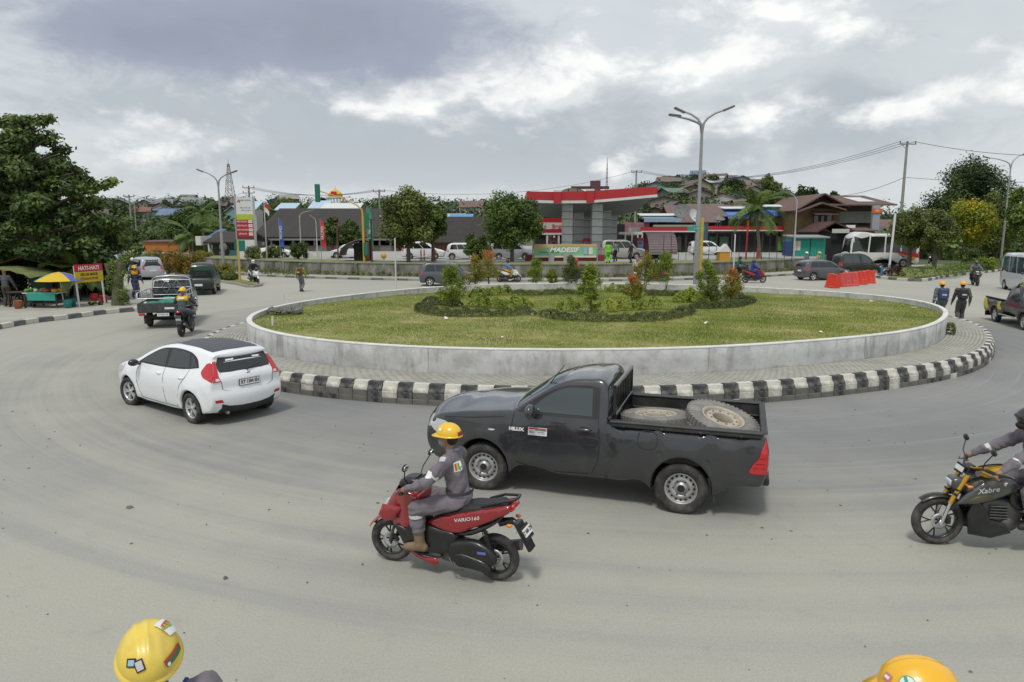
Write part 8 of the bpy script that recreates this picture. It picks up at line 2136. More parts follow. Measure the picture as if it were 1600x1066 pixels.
for s in(-.8,0,.8):wire({-.8:'left',0:'middle',.8:'right'}[s]+' one of three wires over the market hall roof',(b3[0]+s,b3[1],b3[2]-.2),(b2[0]+s,b2[1],b2[2]),1.0,.022)
for s in(-.8,.8):wire({-.8:'left',.8:'right'}[s]+' one of two wires above the left hillside',(b3[0]+s,b3[1],b3[2]-1.),(b4[0]+s,b4[1],b4[2]),1.8,.022)
wire('overhead wire between the middle poles',b2,b,2.0,.022)
def lattice(label,px,top,base,Y,w,name='radio_mast',thin=False):
 x=xat(px,Y,20);z0=zat(base,Y);z1=zat(top,Y);T=thing(name,label,'radio mast',(x,Y,z0));h=z1-z0;n=9 if not thin else 14
 for k in range(n):
  a0,a1=w/2*(1-k/n*.85),w/2*(1-(k+1)/n*.85);q0,q1=h*k/n,h*(k+1)/n;m=MB();r=.10 if not thin else.05
  for sx,sy in((1,1),(1,-1),(-1,1),(-1,-1)):m.tube([(sx*a0,sy*a0,q0),(sx*a1,sy*a1,q1)],r,4)
  for s in(1,-1):m.tube([(a0,s*a0,q0),(-a1,s*a1,q1)],r*.6,4);m.tube([(-a0,s*a0,q0),(a1,s*a1,q1)],r*.6,4);m.tube([(s*a0,a0,q0),(s*a1,-a1,q1)],r*.6,4)
  m.build('mast_section',(M('mast_red',(.30,.20,.18),.6),M('mast_white',(.45,.45,.45),.6))[k%2],T)
 m=MB();m.tube([(0,0,h),(0,0,h+h*.12)],.06,5);m.build('antenna',POLEG,T)
lattice('red and white lattice radio mast on the left skyline',358,256,312,230,2.6)
lattice('very thin antenna mast behind the canopy',949,252,300,160,.5,thin=True)
# ------------------------------------------------------------------ shops at the right
BRW=M('wall_ochre',(.17,.12,.05),.9,var=.35,vscale=1.2,damt=.5,dirt=(.07,.055,.04),dscale=.8);ROOFR=M('roof_rust',(.13,.075,.062),.85,var=.3,vscale=1.0,damt=.3,dirt=(.20,.15,.13),dscale=.7)
def brown_house():
 Y=84;T=thing('brown_house','big ochre and brown timber house with rusty roof and slatted right wing','house',(0,0,0));X=lambda p:xat(p,Y,5);Z=lambda p:zat(p,Y)
 m=MB();m.box(((X(1243)+X(1312))/2,Y+5,Z(380)/2+Z(326)/2),(X(1312)-X(1243),10,Z(326)-Z(380)));m.build('wall',BRW,T)
 P=[(X(1240),Z(329)),(X(1281),Z(305.5)),(X(1316),Z(326))];m=MB();m.prism(P,9.5,'xz',Y+.3);m.build('gable',WOODD,T)
 def slab(p,q,y0,y1,th=.16,mat=ROOFR,nm='roof'):m=MB();n=np.array([-(q[1]-p[1]),q[0]-p[0]]);n=n/np.linalg.norm(n)*th;m.prism([p,q,(q[0]+n[0],q[1]+n[1]),(p[0]+n[0],p[1]+n[1])],y1-y0,'xz',y0);m.build(nm,mat,T)
 slab((X(1236),Z(331)),(X(1281),Z(304.5)),Y-1,Y+11);slab((X(1281),Z(304.5)),(X(1320),Z(325)),Y-1,Y+11);slab((X(1238),Z(333)),(X(1275),Z(319)),Y-1.6,Y+.2,nm='porch_roof');slab((X(1275),Z(319)),(X(1312),Z(330)),Y-1.6,Y+.2,nm='porch_roof')
 m=MB();m.prism([(Y-1.2,Z(322)),(Y+7,Z(303.5)),(Y+15,Z(318)),(Y+15,Z(318)+.15),(Y+7,Z(303.5)+.18),(Y-1.2,Z(322)+.15)],X(1392)-X(1290),'yz',X(1290));m.build('main_roof',ROOFR,T)
 m=MB();a=math.atan2(Z(303.5)-Z(322),8.2);m.box((X(1356),Y+2.6,(Z(322)+Z(303.5))/2+.18),(2.0,4.0,.06),rot=(a,0,0));m.build('roof_patch',M('sheet_white',(.6,.62,.62)),T)
 m=MB();m.box(((X(1312)+X(1375))/2,Y+6,Z(345)),(X(1375)-X(1312),10,Z(322)-Z(370)));m.build('wing_wall',M('wing_brown',(.10,.075,.06),.9),T)
 sl=MB();sl.box((0,0,0),(X(1370)-X(1316),.06,.17),rot=(.5,0,0));me=sl.build('slat',M('slat_grey',(.36,.36,.34),.7,damt=.4,dirt=(.2,.19,.17),dscale=1.5),obj=False)
 for k in range(7):inst('slat',me,T,((X(1316)+X(1370))/2,Y+.85,Z(331.5+2.6*k)))
 for p0,p1,q0,q1 in((1270,1279,336,352),(1281,1288,336,352),(1290,1300,334,349),(1328,1343,346.5,353),(1346,1366,346.5,353)):
  f=MB();f.box(((X(p0)+X(p1))/2,Y+(-.04 if p0<1320 else.95),(Z(q0)+Z(q1))/2),(X(p1)-X(p0),.10,Z(q0)-Z(q1)));w=f.build('window',WOODD,T)
  f=MB();f.box(((X(p0)+X(p1))/2,Y+(-.10 if p0<1320 else.89),(Z(q0)+Z(q1))/2),(X(p1)-X(p0)-.2,.04,Z(q0)-Z(q1)-.2));f.build('pane',GLASS,w)
 m=MB();m.box(((X(1265)+X(1302))/2,Y-.7,Z(333.5)),(X(1302)-X(1265),1.4,.10),rot=(.25,0,0));m.build('window_hood',ROOFR,T)
 slab((X(1244),Z(364)),(X(1270),Z(349)),Y-6,Y-.5,nm='lean_to_roof',mat=M('roof_maroon',(.075,.035,.03),.9));slab((X(1270),Z(349)),(X(1306),Z(366)),Y-6,Y-.5,nm='lean_to_roof',mat=_MATS['roof_maroon'])
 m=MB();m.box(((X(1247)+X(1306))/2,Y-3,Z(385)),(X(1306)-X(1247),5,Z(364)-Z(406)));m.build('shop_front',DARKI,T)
 m=MB();m.box(((X(1265)+X(1290))/2,Y-6.1,Z(361)),(X(1290)-X(1265),.1,Z(358)-Z(364)));m.build('shop_board',M('board_pale',(.5,.5,.46),.6),T)
brown_house()
def red_shop():
 Y=79;X=lambda p:xat(p,Y,4);Z=lambda p:zat(p,Y);T=thing('small_shop','low shop with red signboard right of the brown house front','shop',(0,0,0))
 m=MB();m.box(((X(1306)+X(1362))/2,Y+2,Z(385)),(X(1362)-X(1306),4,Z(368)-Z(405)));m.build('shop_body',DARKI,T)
 m=MB();m.box(((X(1318)+X(1345))/2,Y-.2,Z(363.5)),(X(1345)-X(1318),.12,Z(360)-Z(367)));s=m.build('signboard',RED,T);text('lettering','SABAR JAYA',.30,PRINTW,s,(X(1334),Y-.28,Z(363.5)),(PI/2,0,0),.01);m=MB();m.box((X(1321.5),Y-.28,Z(363.5)),(.5,.04,.42));m.build('sign_panel',PRINTW,s)
 m=MB();m.box(((X(1304)+X(1366))/2,Y+.5,Z(358.5)),(X(1366)-X(1304),3,.10),rot=(.1,0,0));m.build('roof',ROOFR,T)
 m=MB();m.box((X(1327),Y-.3,Z(354)),(1.0,.1,.3));m.build('top_sign',PRINTW,T)
 m=MB();m.box((X(1381),Y+2,Z(340)),(.8,.4,Z(322)-Z(362)));s=m.build('pillar_sign',M('pillar_grey',(.32,.33,.35),.7),T);m=MB();m.box((X(1381),Y+1.75,Z(329)),(1.05,.1,.5));m.build('logo_board',M('print_orange',(.6,.12,.03),.5),T);text('lettering','BRI',.3,PRINTW,T,(X(1381),Y+1.68,Z(329)),(PI/2,0,0),.01)
red_shop()
def kiosk():
 Y=74;X=lambda p:xat(p,Y,2.5);Z=lambda p:zat(p,Y);w=X(1290)-X(1240);T=thing('kiosk','bright teal corrugated kiosk behind the right end of the station wall','kiosk',((X(1240)+X(1290))/2,Y,0))
 z0,z1=.3,Z(371.5);m=MB();m.box((0,1.2,(z0+z1)/2),(w,2.4,z1-z0));m.build('wall',TEALP,T)
 sl=MB();sl.box((0,0,0),(.14,.05,z1-z0-.1),bev=.012);me=sl.build('wall_board',TEALP,obj=False)
 for k in range(int(w/.16)):inst('wall_board',me,T,(-w/2+.1+.16*k,-.02,(z0+z1)/2))
 m=MB();m.box((0,1.0,z1+.12),(w+.4,3.2,.14),rot=(.06,0,0));m.build('roof',M('roof_grey',(.26,.27,.27),.7),T)
 m=MB();m.box((-w*.40,-.07,Z(384)),(.75,.05,1.0));wn=m.build('poster',M('poster_cream',(.55,.52,.46),.6),T);m=MB();m.box((-w*.40,-.10,Z(384)),(.03,.02,.96));m.build('poster_bar',DARKI,wn)
 m=MB();m.box((w*.02,-.075,(z0+z1)/2),(.05,.04,z1-z0));m.build('corner_post',DARKI,T)
 m=MB();m.box((-w/2-.6,.2,Z(388)),(.7,.7,1.5),bev=.05);o=m.build('water_tank',M('tank_blue',(.025,.045,.16),.5));o.location=T.location;tag(o,'dark blue upright tank at the left of the teal kiosk','tank')
kiosk()
def shops():
 Y=88;X=lambda p:xat(p,Y,4);Z=lambda p:zat(p,Y);T=thing('shop_row','low dark shop row with long red and white roof band behind the lamp post','shop row',(0,0,0))
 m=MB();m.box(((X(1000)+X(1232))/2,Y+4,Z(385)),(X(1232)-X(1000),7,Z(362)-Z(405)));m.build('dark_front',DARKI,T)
 for nm,p0,p1,q0,q1,mt in(('roof_band',1001,1073,355,361,RED),('roof_band',1105,1230,353.5,359.5,RED),('roof_band',1073,1096,354.5,361,TEALP),('band_trim',1001,1096,361,362.8,WHT),('band_trim',1105,1222,359.5,361.2,WHT),('band_top',1020,1096,351.5,354.5,M('parapet_grey',(.30,.29,.26),.8)),('blue_pier',1098,1105,349,376,M('pier_blue',(.05,.09,.14),.7))):
  m=MB();m.box(((X(p0)+X(p1))/2,Y-.2-.03*(mt is WHT),(Z(q0)+Z(q1))/2),(X(p1)-X(p0),.5,Z(q0)-Z(q1)));m.build(nm,mt,T)
 for k,px in enumerate((1012,1032,1052,1072,1096,1120,1144,1168,1192,1214)):m=MB();m.box((X(px),Y-.1,(Z(361)+FZ)/2),(.16,.16,Z(361)-FZ));m.build('post',M('post_dark',(.06,.03,.03),.8),T)
 for k,(p0,p1,c) in enumerate(((1014,1026,(.10,.02,.02)),(1034,1046,(.09,.03,.02)),(1054,1066,(.05,.06,.05)),(1110,1122,(.03,.10,.06)),(1126,1140,(.04,.09,.06)),(1216,1230,(.10,.30,.06)))):
  m=MB();m.box(((X(p0)+X(p1))/2,Y+.3,(Z(370)+Z(392))/2),(X(p1)-X(p0),.2,Z(370)-Z(392)));m.build('stall_panel',M('stall_panel%d'%k,c,.7),T)
shops()
box_house('tin_roof_house','wide house with long plum brown roof above the shop row',xat(1135,98,5),101,1,15,9,4.0,M('wall_umber',(.10,.08,.065),.9),M('roof_plum',(.155,.105,.098),.8,var=.2,vscale=1),'x',.42,.6,wins=4)
for lb,p0,p1,q0,q1,Y,mt in(('bright blue awning over the upper shop floor right of the palm',1186,1238,325,334,90,M('awning_blue',(.05,.17,.48),.5)),('blue awning left of the palm crown',1132,1180,328,338,91,M('awning_blue2',(.12,.22,.50),.5)),('pale blue awning left of the two dishes',1003,1060,339,343,90,M('awning_pale',(.25,.36,.45),.5))):
 x0,x1=xat(p0,Y,6),xat(p1,Y,6);z0,z1=zat(q1,Y),zat(q0,Y);T=thing('awning',lb,'awning',((x0+x1)/2,Y,0));w=x1-x0;m=MB();m.prism([(-1.6,z0),(1.5,z1+.1),(1.5,z1+.2),(-1.6,z0+.10)],w,'yz',-w/2);m.box((0,-1.6,z0-.1),(w,.04,.5));m.build('sheet',mt,T);m=MB();m.box((0,.9,z1+.28),(w+.5,2.4,.10),rot=(.12,0,0));m.build('upper_sheet',M('sheet_white',(.6,.62,.62)),T)
 m=MB();m.box((0,1.6,(z0+4.2)/2),(w,.2,z0-4.2 if z0>4.4 else.4));m.build('upper_wall',M('upper_dark',(.05,.05,.06),.9),T)
 for s in(-.9,-.3,.3,.9):m=MB();m.tube([(s*w/2,-1.4,3.2),(s*w/2,-1.4,z0)],.06,6);m.build('post',WOODD,T)
def dish(label,px,py,Y,d,az,el,mt):
 x,z=xat(px,Y,5),zat(py,Y);T=thing('satellite_dish',label,'satellite dish',(x,Y,z));m=MB();prof=[(q*d/2,(q*q-1)*d*.16) for q in np.linspace(0.001,1,7)];m.lathe(prof,24);R_=(Matrix.Rotation(az,3,'Z')@Matrix.Rotation(el,3,'X'));m.xform(np.array(R_));m.build('bowl',mt,T)
 m=MB();n=R_@Vector((0,0,1))
 for k in range(3):a=R_@Vector((math.cos(k*2.09)*d*.48,math.sin(k*2.09)*d*.48,0));m.tube([tuple(a),tuple(n*d*.38)],.02,5)
 m.build('feed_arm',POLEG,T);m=MB();m.tube([(0,.1,-.2),(0,.3,-1.3)],.06,6);m.tube([(-.5,.1,-1.2),(0,.2,-.5),(.5,.1,-1.2)],.04,5);m.build('stand',POLEG,T)
DG=M('dish_mesh',(.16,.16,.155),.7);DW=M('dish_white',(.55,.56,.56),.5)
dish('dark mesh satellite dish on the shop roof left of the lamp post',1064,329,89,2.0,rad(-20),rad(58),DG);dish('white satellite dish right at the lamp post',1086,337,88.6,1.9,rad(35),rad(62),DW);dish('flat lying rust edged dish between lamp post and palm',1122,341,88.8,1.7,rad(10),rad(20),DG);dish('tan tilted dish right of the palm trunk',1197,338,88.5,2.0,rad(-35),rad(40),M('dish_tan',(.25,.22,.17),.7))
def shelter(label,p0,p1,top,base,Y,flip=1):
 x0,x1=xat(p0,Y,2),xat(p1,Y,2);w=x1-x0;h=zat(top,Y)-FZ;T=thing('shelter',label,'shelter',((x0+x1)/2,Y,FZ),0 if flip==1 else PI/2);flip=1;CR=M('corrugated_plum',(.155,.115,.12),.6,var=.15,vscale=2)
 n=15;P=[]
 for t in np.linspace(0,1,n):a=t*PI/2*1.05;P.append((flip*(-w/2+w*(1-math.cos(a))),.5+(h-.5)*math.sin(min(a,PI/2)) if t<.97 else h))
 sl=MB();
 for i in range(n-1):
  a,b=P[i],P[i+1];m=MB();nn=np.array([-(b[1]-a[1]),b[0]-a[0]]);nn=nn/(np.linalg.norm(nn)+1e-6)*.05;m.prism([a,b,(b[0]+nn[0],b[1]+nn[1]),(a[0]+nn[0]*1.9,a[1]+nn[1]*1.9)],2.6,'xz',-1.3);m.build('roof_sheet',CR,T)
 m=MB();m.box((flip*w*.38,0,h*.46),(.12,2.3,h*.9));m.build('back_panel',M('shelter_red',(.20,.02,.035),.6),T);m=MB();m.box((flip*w*.12,.3,h*.42),(w*.35,1.6,h*.8));m.build('cabinet',DARKI,T)
 for s in(-1.2,1.2):m=MB();m.box((flip*w*.42,s,h/2),(.1,.1,h));m.build('post',M('post_dark',(.06,.03,.03)),T)
shelter('plum corrugated curved shelter left of the signal post',536,578,374,407,62.5);shelter('plum corrugated shelter at the right under the canopy edge',1012,1052,364,396,66,-1)
x,y,z=FY(738,400)
def building_bright():
 Y=95;X=lambda p:xat(p,Y,4);Z=lambda p:zat(p,Y);T=thing('station_shop','red and white station shop with lettered fascia behind the canopy columns','shop',(0,0,0))
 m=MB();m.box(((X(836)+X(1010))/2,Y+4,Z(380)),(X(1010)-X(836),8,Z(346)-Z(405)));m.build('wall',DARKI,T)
 for a,b,mt,nm in((341,348,RED,'fascia'),(348,358,M('fascia_cream',(.55,.52,.48),.6),'sign_band'),(358,364,RED,'lower_fascia'),(364,367,WHT,'sill_band')):m=MB();m.box(((X(836)+X(882))/2,Y-.15,(Z(a)+Z(b))/2),(X(882)-X(836),.3,Z(a)-Z(b)));m.build(nm,mt,T)
 text('lettering','Bright',.75,M('print_red',(.55,.03,.03)),T,(X(873),Y-.34,Z(354)),(PI/2,0,0),.02)
 for px in(855,866,873,880):m=MB();m.box((X(px),Y-.1,Z(375)),(.25,.25,Z(366)-Z(390)));m.build('door_frame',WHT,T)
 m=MB();m.box((X(862),Y-.05,Z(375)),(1.4,.1,Z(368)-Z(386)));m.build('door_glass',GLASSL,T)
 m=MB();m.box(((X(965)+X(1001))/2,Y-6,Z(358)),(X(1001)-X(965),.1,Z(349)-Z(368)));m.build('poster',M('poster_pink',(.33,.16,.19),.7,var=.5,vscale=.9),T)
 m=MB();m.box(((X(965)+X(1001))/2,Y-6.08,Z(361)),((X(1001)-X(965))*.7,.04,Z(357)-Z(366)));m.build('poster_panel',M('poster_sage',(.30,.33,.28),.7,var=.4,vscale=1.5),T)
 for px in(955,964,972,978):m=MB();m.box((X(px),Y-12,Z(380)),(.15,.15,Z(364)-Z(396)));m.build('frame_post',WHT,T)
 m=MB();m.box((X(962),Y-12,Z(364)),(X(978)-X(946),.2,.3));m.build('frame_beam',WHT,T)
building_bright()
for k,(px,py,lb) in enumerate(((658,400,'red traffic post pair in front of the white people carrier'),(663,400,'second red traffic post by the white people carrier'),(675,400,'red traffic post near the bonnet of the white people carrier'),(681,400,'red traffic post at the front of the white people carrier'),(738,400,'red and white post in front of the white hatchback'),(742,400,'second red and white post at the white hatchback'))):
 x,y=G(px,407,FZ);T=thing('traffic_post',lb,'post',(x,y,FZ),0,'red traffic posts on the forecourt');m=MB();m.lathe([(.06,0),(.055,.95),(.001,.98)],10);m.build('tube',M('post_red',(.45,.02,.02),.5),T);m=MB();m.lathe([(.062,.3),(.061,.42)],10);m.build('reflective_band',REFL,T);m=MB();m.lathe([(.15,0),(.12,.05),(.001,.06)],10);m.build('base',RUBBER,T)
x,y=G(795,405,FZ);T=thing('traffic_cone','red traffic cone below the grey people carrier','cone',(x,y-.5,FZ));m=MB();m.lathe([(.17,.05),(.03,.7),(.001,.72)],12);m.build('cone',M('post_red',(.45,.02,.02)),T);m=MB();m.box((0,0,.025),(.42,.42,.05),bev=.01);m.build('base',RUBBER,T)
x,y=G(1138,408,SWT);T=thing('guard_box','little orange box with white pointed roof on the station bank','box',(x,y+1.5,FZ));m=MB();m.box((0,0,.4),(.9,.8,.8),bev=.02);m.build('box_body',M('box_orange',(.55,.26,.02),.6),T);m=MB();m.prism([(-.6,.8),(.1,1.5),(.6,.8)],.9,'xz',-.45);m.build('roof',WHT,T)
x,y=G(597,416,SWT);T=thing('road_sign','orange round road sign seen on the station bank','sign',(x,y+.8,SWT-.05));m=MB();m.tube([(0,0,0),(0,0,.6)],.04,6);m.build('post',POLEG,T);m=MB();m.lathe([(.001,.03),(.21,.03),(.22,0),(.001,-.005)],18,(0,-.05,.78),'y');m.build('disc',M('sign_orange',(.55,.27,.02),.5),T)
for px,lb in((488,'faded white A-board leaning on the wall top'),):
 x,y=G(px,408,SWT);T=thing('leaning_board',lb,'board',(x,y+.6,SWT));m=MB();m.tube([(-.5,0,0),(-.5,0,.95)],.03,5);m.tube([(.45,0,0),(.45,0,.95)],.03,5);m.prism([(-.45,.1),(.42,.15),(.42,.6),(.05,.35),(-.3,.75)],.03,'xz',0);m.build('board',M('board_pale',(.5,.5,.46)),T)
def bank_fence():
 T=thing('rod_fence','thin dark rod fence with chains along the station bank','fence');k0=[(G(px,407,SWT)) for px in range(1040,1245,12)]+[]
 me=None
 for i,(x,y) in enumerate(k0):
  m=MB();m.tube([(x,y+1,SWT-.05),(x,y+1,SWT+2.2)],.028,5);m.build('post',M('rod_dark',(.03,.03,.03),.7),T)
 for i in range(len(k0)-1):m=MB();a,b=k0[i],k0[i+1];t=np.linspace(0,1,6);m.tube([(a[0]+(b[0]-a[0])*q,a[1]+1+(b[1]-a[1])*q,SWT+.9-.25*4*q*(1-q)) for q in t],.014,4);m.build('chain',_MATS['rod_dark'],T)
bank_fence()
def left_shop():
 Y=76;X=lambda p:xat(p,Y,3);Z=lambda p:zat(p,Y);T=thing('corner_shop','small dark roofed shop with white post behind the left lamp post','shop',(0,0,0))
 m=MB();m.prism([(Y-1,Z(380)),(Y+4,Z(365)),(Y+9,Z(380)),(Y+9,Z(380)+.15),(Y+4,Z(365)+.2),(Y-1,Z(380)+.15)],X(378)-X(318),'yz',X(318));m.build('roof',RB,T)
 m=MB();m.box(((X(325)+X(372))/2,Y+4,Z(393)),(X(372)-X(325),6,Z(378)-Z(408)));m.build('wall',M('wall_dim',(.10,.10,.10),.9),T)
 m=MB();m.box(((X(352)+X(369))/2,Y+.9,Z(399)),(X(369)-X(352),.15,Z(391)-Z(406)));m.build('aqua_panel',M('panel_aqua',(.16,.42,.48),.6),T)
 m=MB();m.box(((X(336)+X(345))/2,Y+.9,Z(399)),(X(345)-X(336),.15,Z(393)-Z(405)));m.build('poster',M('poster_grey',(.42,.40,.42),.7,var=.5,vscale=2),T)
 m=MB();m.tube([(X(331),Y-.8,0),(X(330),Y-.8,Z(379))],.09,8);m.build('post',WHT,T)
 m=MB();m.box(((X(316)+X(322))/2,Y,Z(376)),(X(323)-X(315),3,Z(369)-Z(383)));m.build('side_wall',WHT,T)
left_shop()
blue_roof('small blue awning roof above the left corner shop',323,334,366,371,84,BLU,None)
x=xat(348,74,2);T=thing('satellite_dish','grey round dish mounted behind the left lamp post','satellite dish',(x,74,zat(386,74)));m=MB();m.lathe([(q*.42,q*q*.1) for q in np.linspace(.001,1,6)],20,axis='y');m.build('bowl',DG,T);m=MB();m.tube([(0,.1,0),(0,.1,-2.2)],.05,6);m.build('stand',POLEG,T)
# ------------------------------------------------------------------ trees
r_=np.random.default_rng(21)
def big_left_tree():
 X0,Y0=-24.8,37.0;T=thing('big_tree','huge dark broad leaved tree in tiers over the left market stalls','tree',(X0,Y0,LP),scale=1.10)
 mb=MB();mb.tube([(0,0,-.2),(.1,0,2.2),(-.1,.1,4.5),(.1,0,6.4),(.15,0,8.1)],[.42,.34,.28,.20,.08],10)
 r=np.random.default_rng(5);cl=[]
 tiers=[(2.4,5.4,.9),(2.6,6.0,1.0),(3.4,5.8,1.0),(4.2,5.2,.9),(5.0,4.4,.8),(5.8,3.5,.75),(6.6,2.5,.6),(7.3,1.6,.5),(7.9,.9,.4)]
 def zmax(dx):return np.interp(dx,[-6,-.4,.9,2.0,2.7,3.6,4.2],[8.8,8.3,7.2,6.2,5.2,4.4,3.6])
 for z,R_,th in[(a,b*.72,c) for a,b,c in tiers]:
  n=int(8+R_*5)
  for k in range(n):
   a=r.uniform(0,2*PI);q=R_*(r.random()**.5);p=np.array([math.cos(a)*q,math.sin(a)*q*.8,z+r.normal(0,.25)-.06*q+.25*(q/R_)])
   if p[2]>zmax(p[0]):continue
   cl.append((*p,r.uniform(.38,.75),r.uniform(.05,.75)))
  for k in range(6):
   a=r.uniform(0,2*PI);mb.tube([(0,0,z-.6),(math.cos(a)*R_*.45,math.sin(a)*R_*.36,z-.2),(math.cos(a)*R_*.9,math.sin(a)*R_*.72,z+.05)],[.10,.06,.025],6)
 for t in np.linspace(0,1,8):cl.append((2.2+2.0*t,-.6,4.9+.45*t+r.normal(0,.12),.36,r.uniform(.5,.9)))
 mb.tube([(0,0,3.8),(1.8,-.4,4.6),(4.1,-.6,5.3)],[.12,.07,.025],6)
 for t in np.linspace(0,1,7):cl.append((1.6+3.0*t,.3,3.5-.7*t+r.normal(0,.2),.45,r.uniform(.3,.8)))
 for t in np.linspace(-1,1,9):cl.append((t*1.25-.1,.2*r.normal(),8.15+r.normal(0,.10),.42,r.uniform(.3,.7)))
 mb.build('trunk',BARK,T);foliage('crown',cl,38000,.26,leaf_mat('leaf_broad',(.030,.058,.015),(.130,.19,.045),(.28,.33,.08)),T,r,up=.65,hollow=.25,flat=.60,aspect=.50,tspread=.22)
big_left_tree()
def shrubmass(name,label,px,base,top,wpx,Y,mat,n,leaf,seed,cat='shrub',group=None,k=24,z0=None,tint=(.15,.75),depth=1.0):
 x=xat(px,Y,2);z0=0 if z0 is None else z0;s=F/Y;w=wpx/s/2;h=zat(top,Y)-z0;r=np.random.default_rng(seed);T=thing(name,label,cat,(x,Y,z0),0,group)
 cl=[(*(np.array([r.uniform(-1,1)*w*.8,r.uniform(-1,1)*w*.5*depth,h*r.uniform(.2,.82)])),min(w,h)*r.uniform(.25,.42),r.uniform(*tint)) for _ in range(k)]
 m=MB();
 for q in range(4):c=cl[q];m.tube([(c[0]*.2,c[1]*.2,-.1),(c[0]*.7,c[1]*.7,c[2]*.7)],[.05,.02],5)
 m.build('stem',BARK,T);foliage('foliage',cl,n,leaf,mat,T,r,hollow=.4);return T
def station_tree(name,label,px,top,base,wpx,Y,mat,n,leaf,seed,trunk=(.0,),z0=None,lowz=.28,group=None,shape=.6,tint=(.1,.8),bark=None,r0=.16):
 z0=FZ if z0 is None else z0;x=xat(px,Y,4);s=F/Y;w=wpx/s/2;h=zat(top,Y)-z0;r=np.random.default_rng(seed);c0=h*(lowz+(1-lowz)/2);ry=h*(1-lowz)/2
 cl=blob_clumps((0,0,c0-ry*.12),w*.84,w*.75,ry*.90,52,w*.27,r,tint,shape)
 return tree(name,label,(x,Y,z0),h*.55,r0,12,cl,n,leaf,mat,bark,group,seed,hollow=.35)
station_tree('street_tree','large leafy green tree in front of the station, left of the white cars',637,285,404,106,60,L_OLIVE,19000,.26,31,lowz=.22)
station_tree('street_tree','narrower bright tree directly right of the large leafy station tree',676,308,404,50,61,L_MID,8000,.24,32,lowz=.35)
station_tree('street_tree','broad dark green tree partly hiding the left end of the canopy',800,290,404,112,61,L_MID,17000,.26,33,lowz=.22)
station_tree('street_tree','small shrubby tree at the foot of the broad station tree',745,360,404,44,61.5,L_MID,5000,.22,38,lowz=.05,shape=.8)
for px,tp,w,lb,sd in((518,334,32,'round clipped street tree, left one of the dark pair',34),(547,339,36,'round clipped street tree, right one of the dark pair',35)):station_tree('street_tree',lb,px,tp,398,w,70,L_DARK,6500,.26,sd,lowz=.30,shape=.75,tint=(.3,.9))
shrubmass('ball_bush','big round dark bush in front of the market hall',467,402,376,30,66,L_DARK,5000,.16,36,'bush',k=26,z0=FZ,tint=(.3,.8));shrubmass('ball_bush','round olive bush by the flagpole foot',428,402,382,30,69,L_OLIVE,3500,.16,37,'bush',z0=FZ);shrubmass('ball_bush','small bush under the price sign',396,404,384,24,63.5,L_OLIVE,3000,.14,39,'bush',z0=FZ)
palm('coconut_palm','coconut palm in front of the shop row right of the lamp post',(xat(1188,68,3),68,FZ),zat(330,68)-FZ,3.3,20,L_MID,seed=4,lean=(-.5,0),trunk=.16)
for px,lb in((1166,'red painted bare post left of the palm trunk'),(1183,'red painted bare post close to the palm trunk')):x=xat(px,66,2);m=MB();m.tube([(0,0,0),(.05,0,zat(345 if px==1166 else 388,66)-FZ)],.08,8);o=m.build('painted_post',M('post_red',(.45,.02,.02)));o.location=(x,66,FZ);tag(o,lb,'post')
for args in(('olive leaved street tree at the left end of the right median',1425,316,420,82,69,L_OLIVE,15000,.24,51,.36,(.2,.8)),('second olive street tree just right of the first one',1465,322,418,66,66,L_OLIVE,11000,.24,52,.30,(.1,.6)),('yellow flowering green tree in the middle of the right median',1510,306,414,92,74,L_YEL,14000,.26,53,.35,(.15,.95)),('tall olive tree behind the right lamp post',1560,290,412,80,78,L_OLIVE,15000,.28,54,.2,(.1,.7)),('green tree cut by the right picture edge',1605,275,405,70,70,L_MID,13000,.28,55,.3,(.2,.8))):
 lb,px,tp,bs,w,Y,mt,n,lf,sd,lz,tn=args;station_tree('median_tree',lb,px,tp,bs,w,Y,mt,n,lf,sd,z0=.1,lowz=lz,tint=tn,r0=.2,shape=.75)
station_tree('ball_tree','ball shaped dark green bush on the right median',1518,383,408,36,66,L_DARK,5000,.16,56,z0=.1,lowz=.05,shape=1,tint=(.35,.95));
shrubmass('yellow_bush','low yellow green bush right of the ball shaped bush',1545,413,402,30,64,L_BRIGHT,3000,.14,57,'bush',z0=.1)
def med_hedge():
 P=[G(px,py,.15) for px,py in((1406,432),(1440,433),(1500,427),(1570,418),(1640,410))];hedge('median_hedge','long clipped green hedge along the right median',catmull(P,6,False)[0],1.3,.85,12000,.13,L_MID,z=.13,seed=71,tint=.55)
 P=[G(px,py,.15) for px,py in((1392,430),(1402,431.5),(1412,432))];hedge('median_hedge','short maroon leaved hedge stub beside the white pole',catmull(P,4,False)[0],1.2,.8,2200,.12,leaf_mat('leaf_maroon',(.03,.012,.012),(.09,.03,.03),(.12,.08,.04)),z=.13,seed=72,tint=.4)
med_hedge()
station_tree('banyan_tree','big dense dark tree towering behind the right shops',1508,250,400,148,112,L_DARK,26000,.42,58,z0=0,lowz=.30,shape=.55,tint=(.0,.5),r0=.5)
station_tree('roadside_tree','tall bushy tree in the middle of the left background',296,316,420,62,88,L_DARK,13000,.34,61,z0=0,lowz=.1,tint=(.1,.7),shape=.7);palm('garden_palm','feathery palm in front of the left bushy tree',(xat(300,80,3),80,0),zat(372,80),3.0,18,L_MID,seed=8);palm('garden_palm','small palm between the left bushes and the lamp post',(xat(318,84,3),84,0),zat(335,84),2.6,16,L_MID,seed=9)
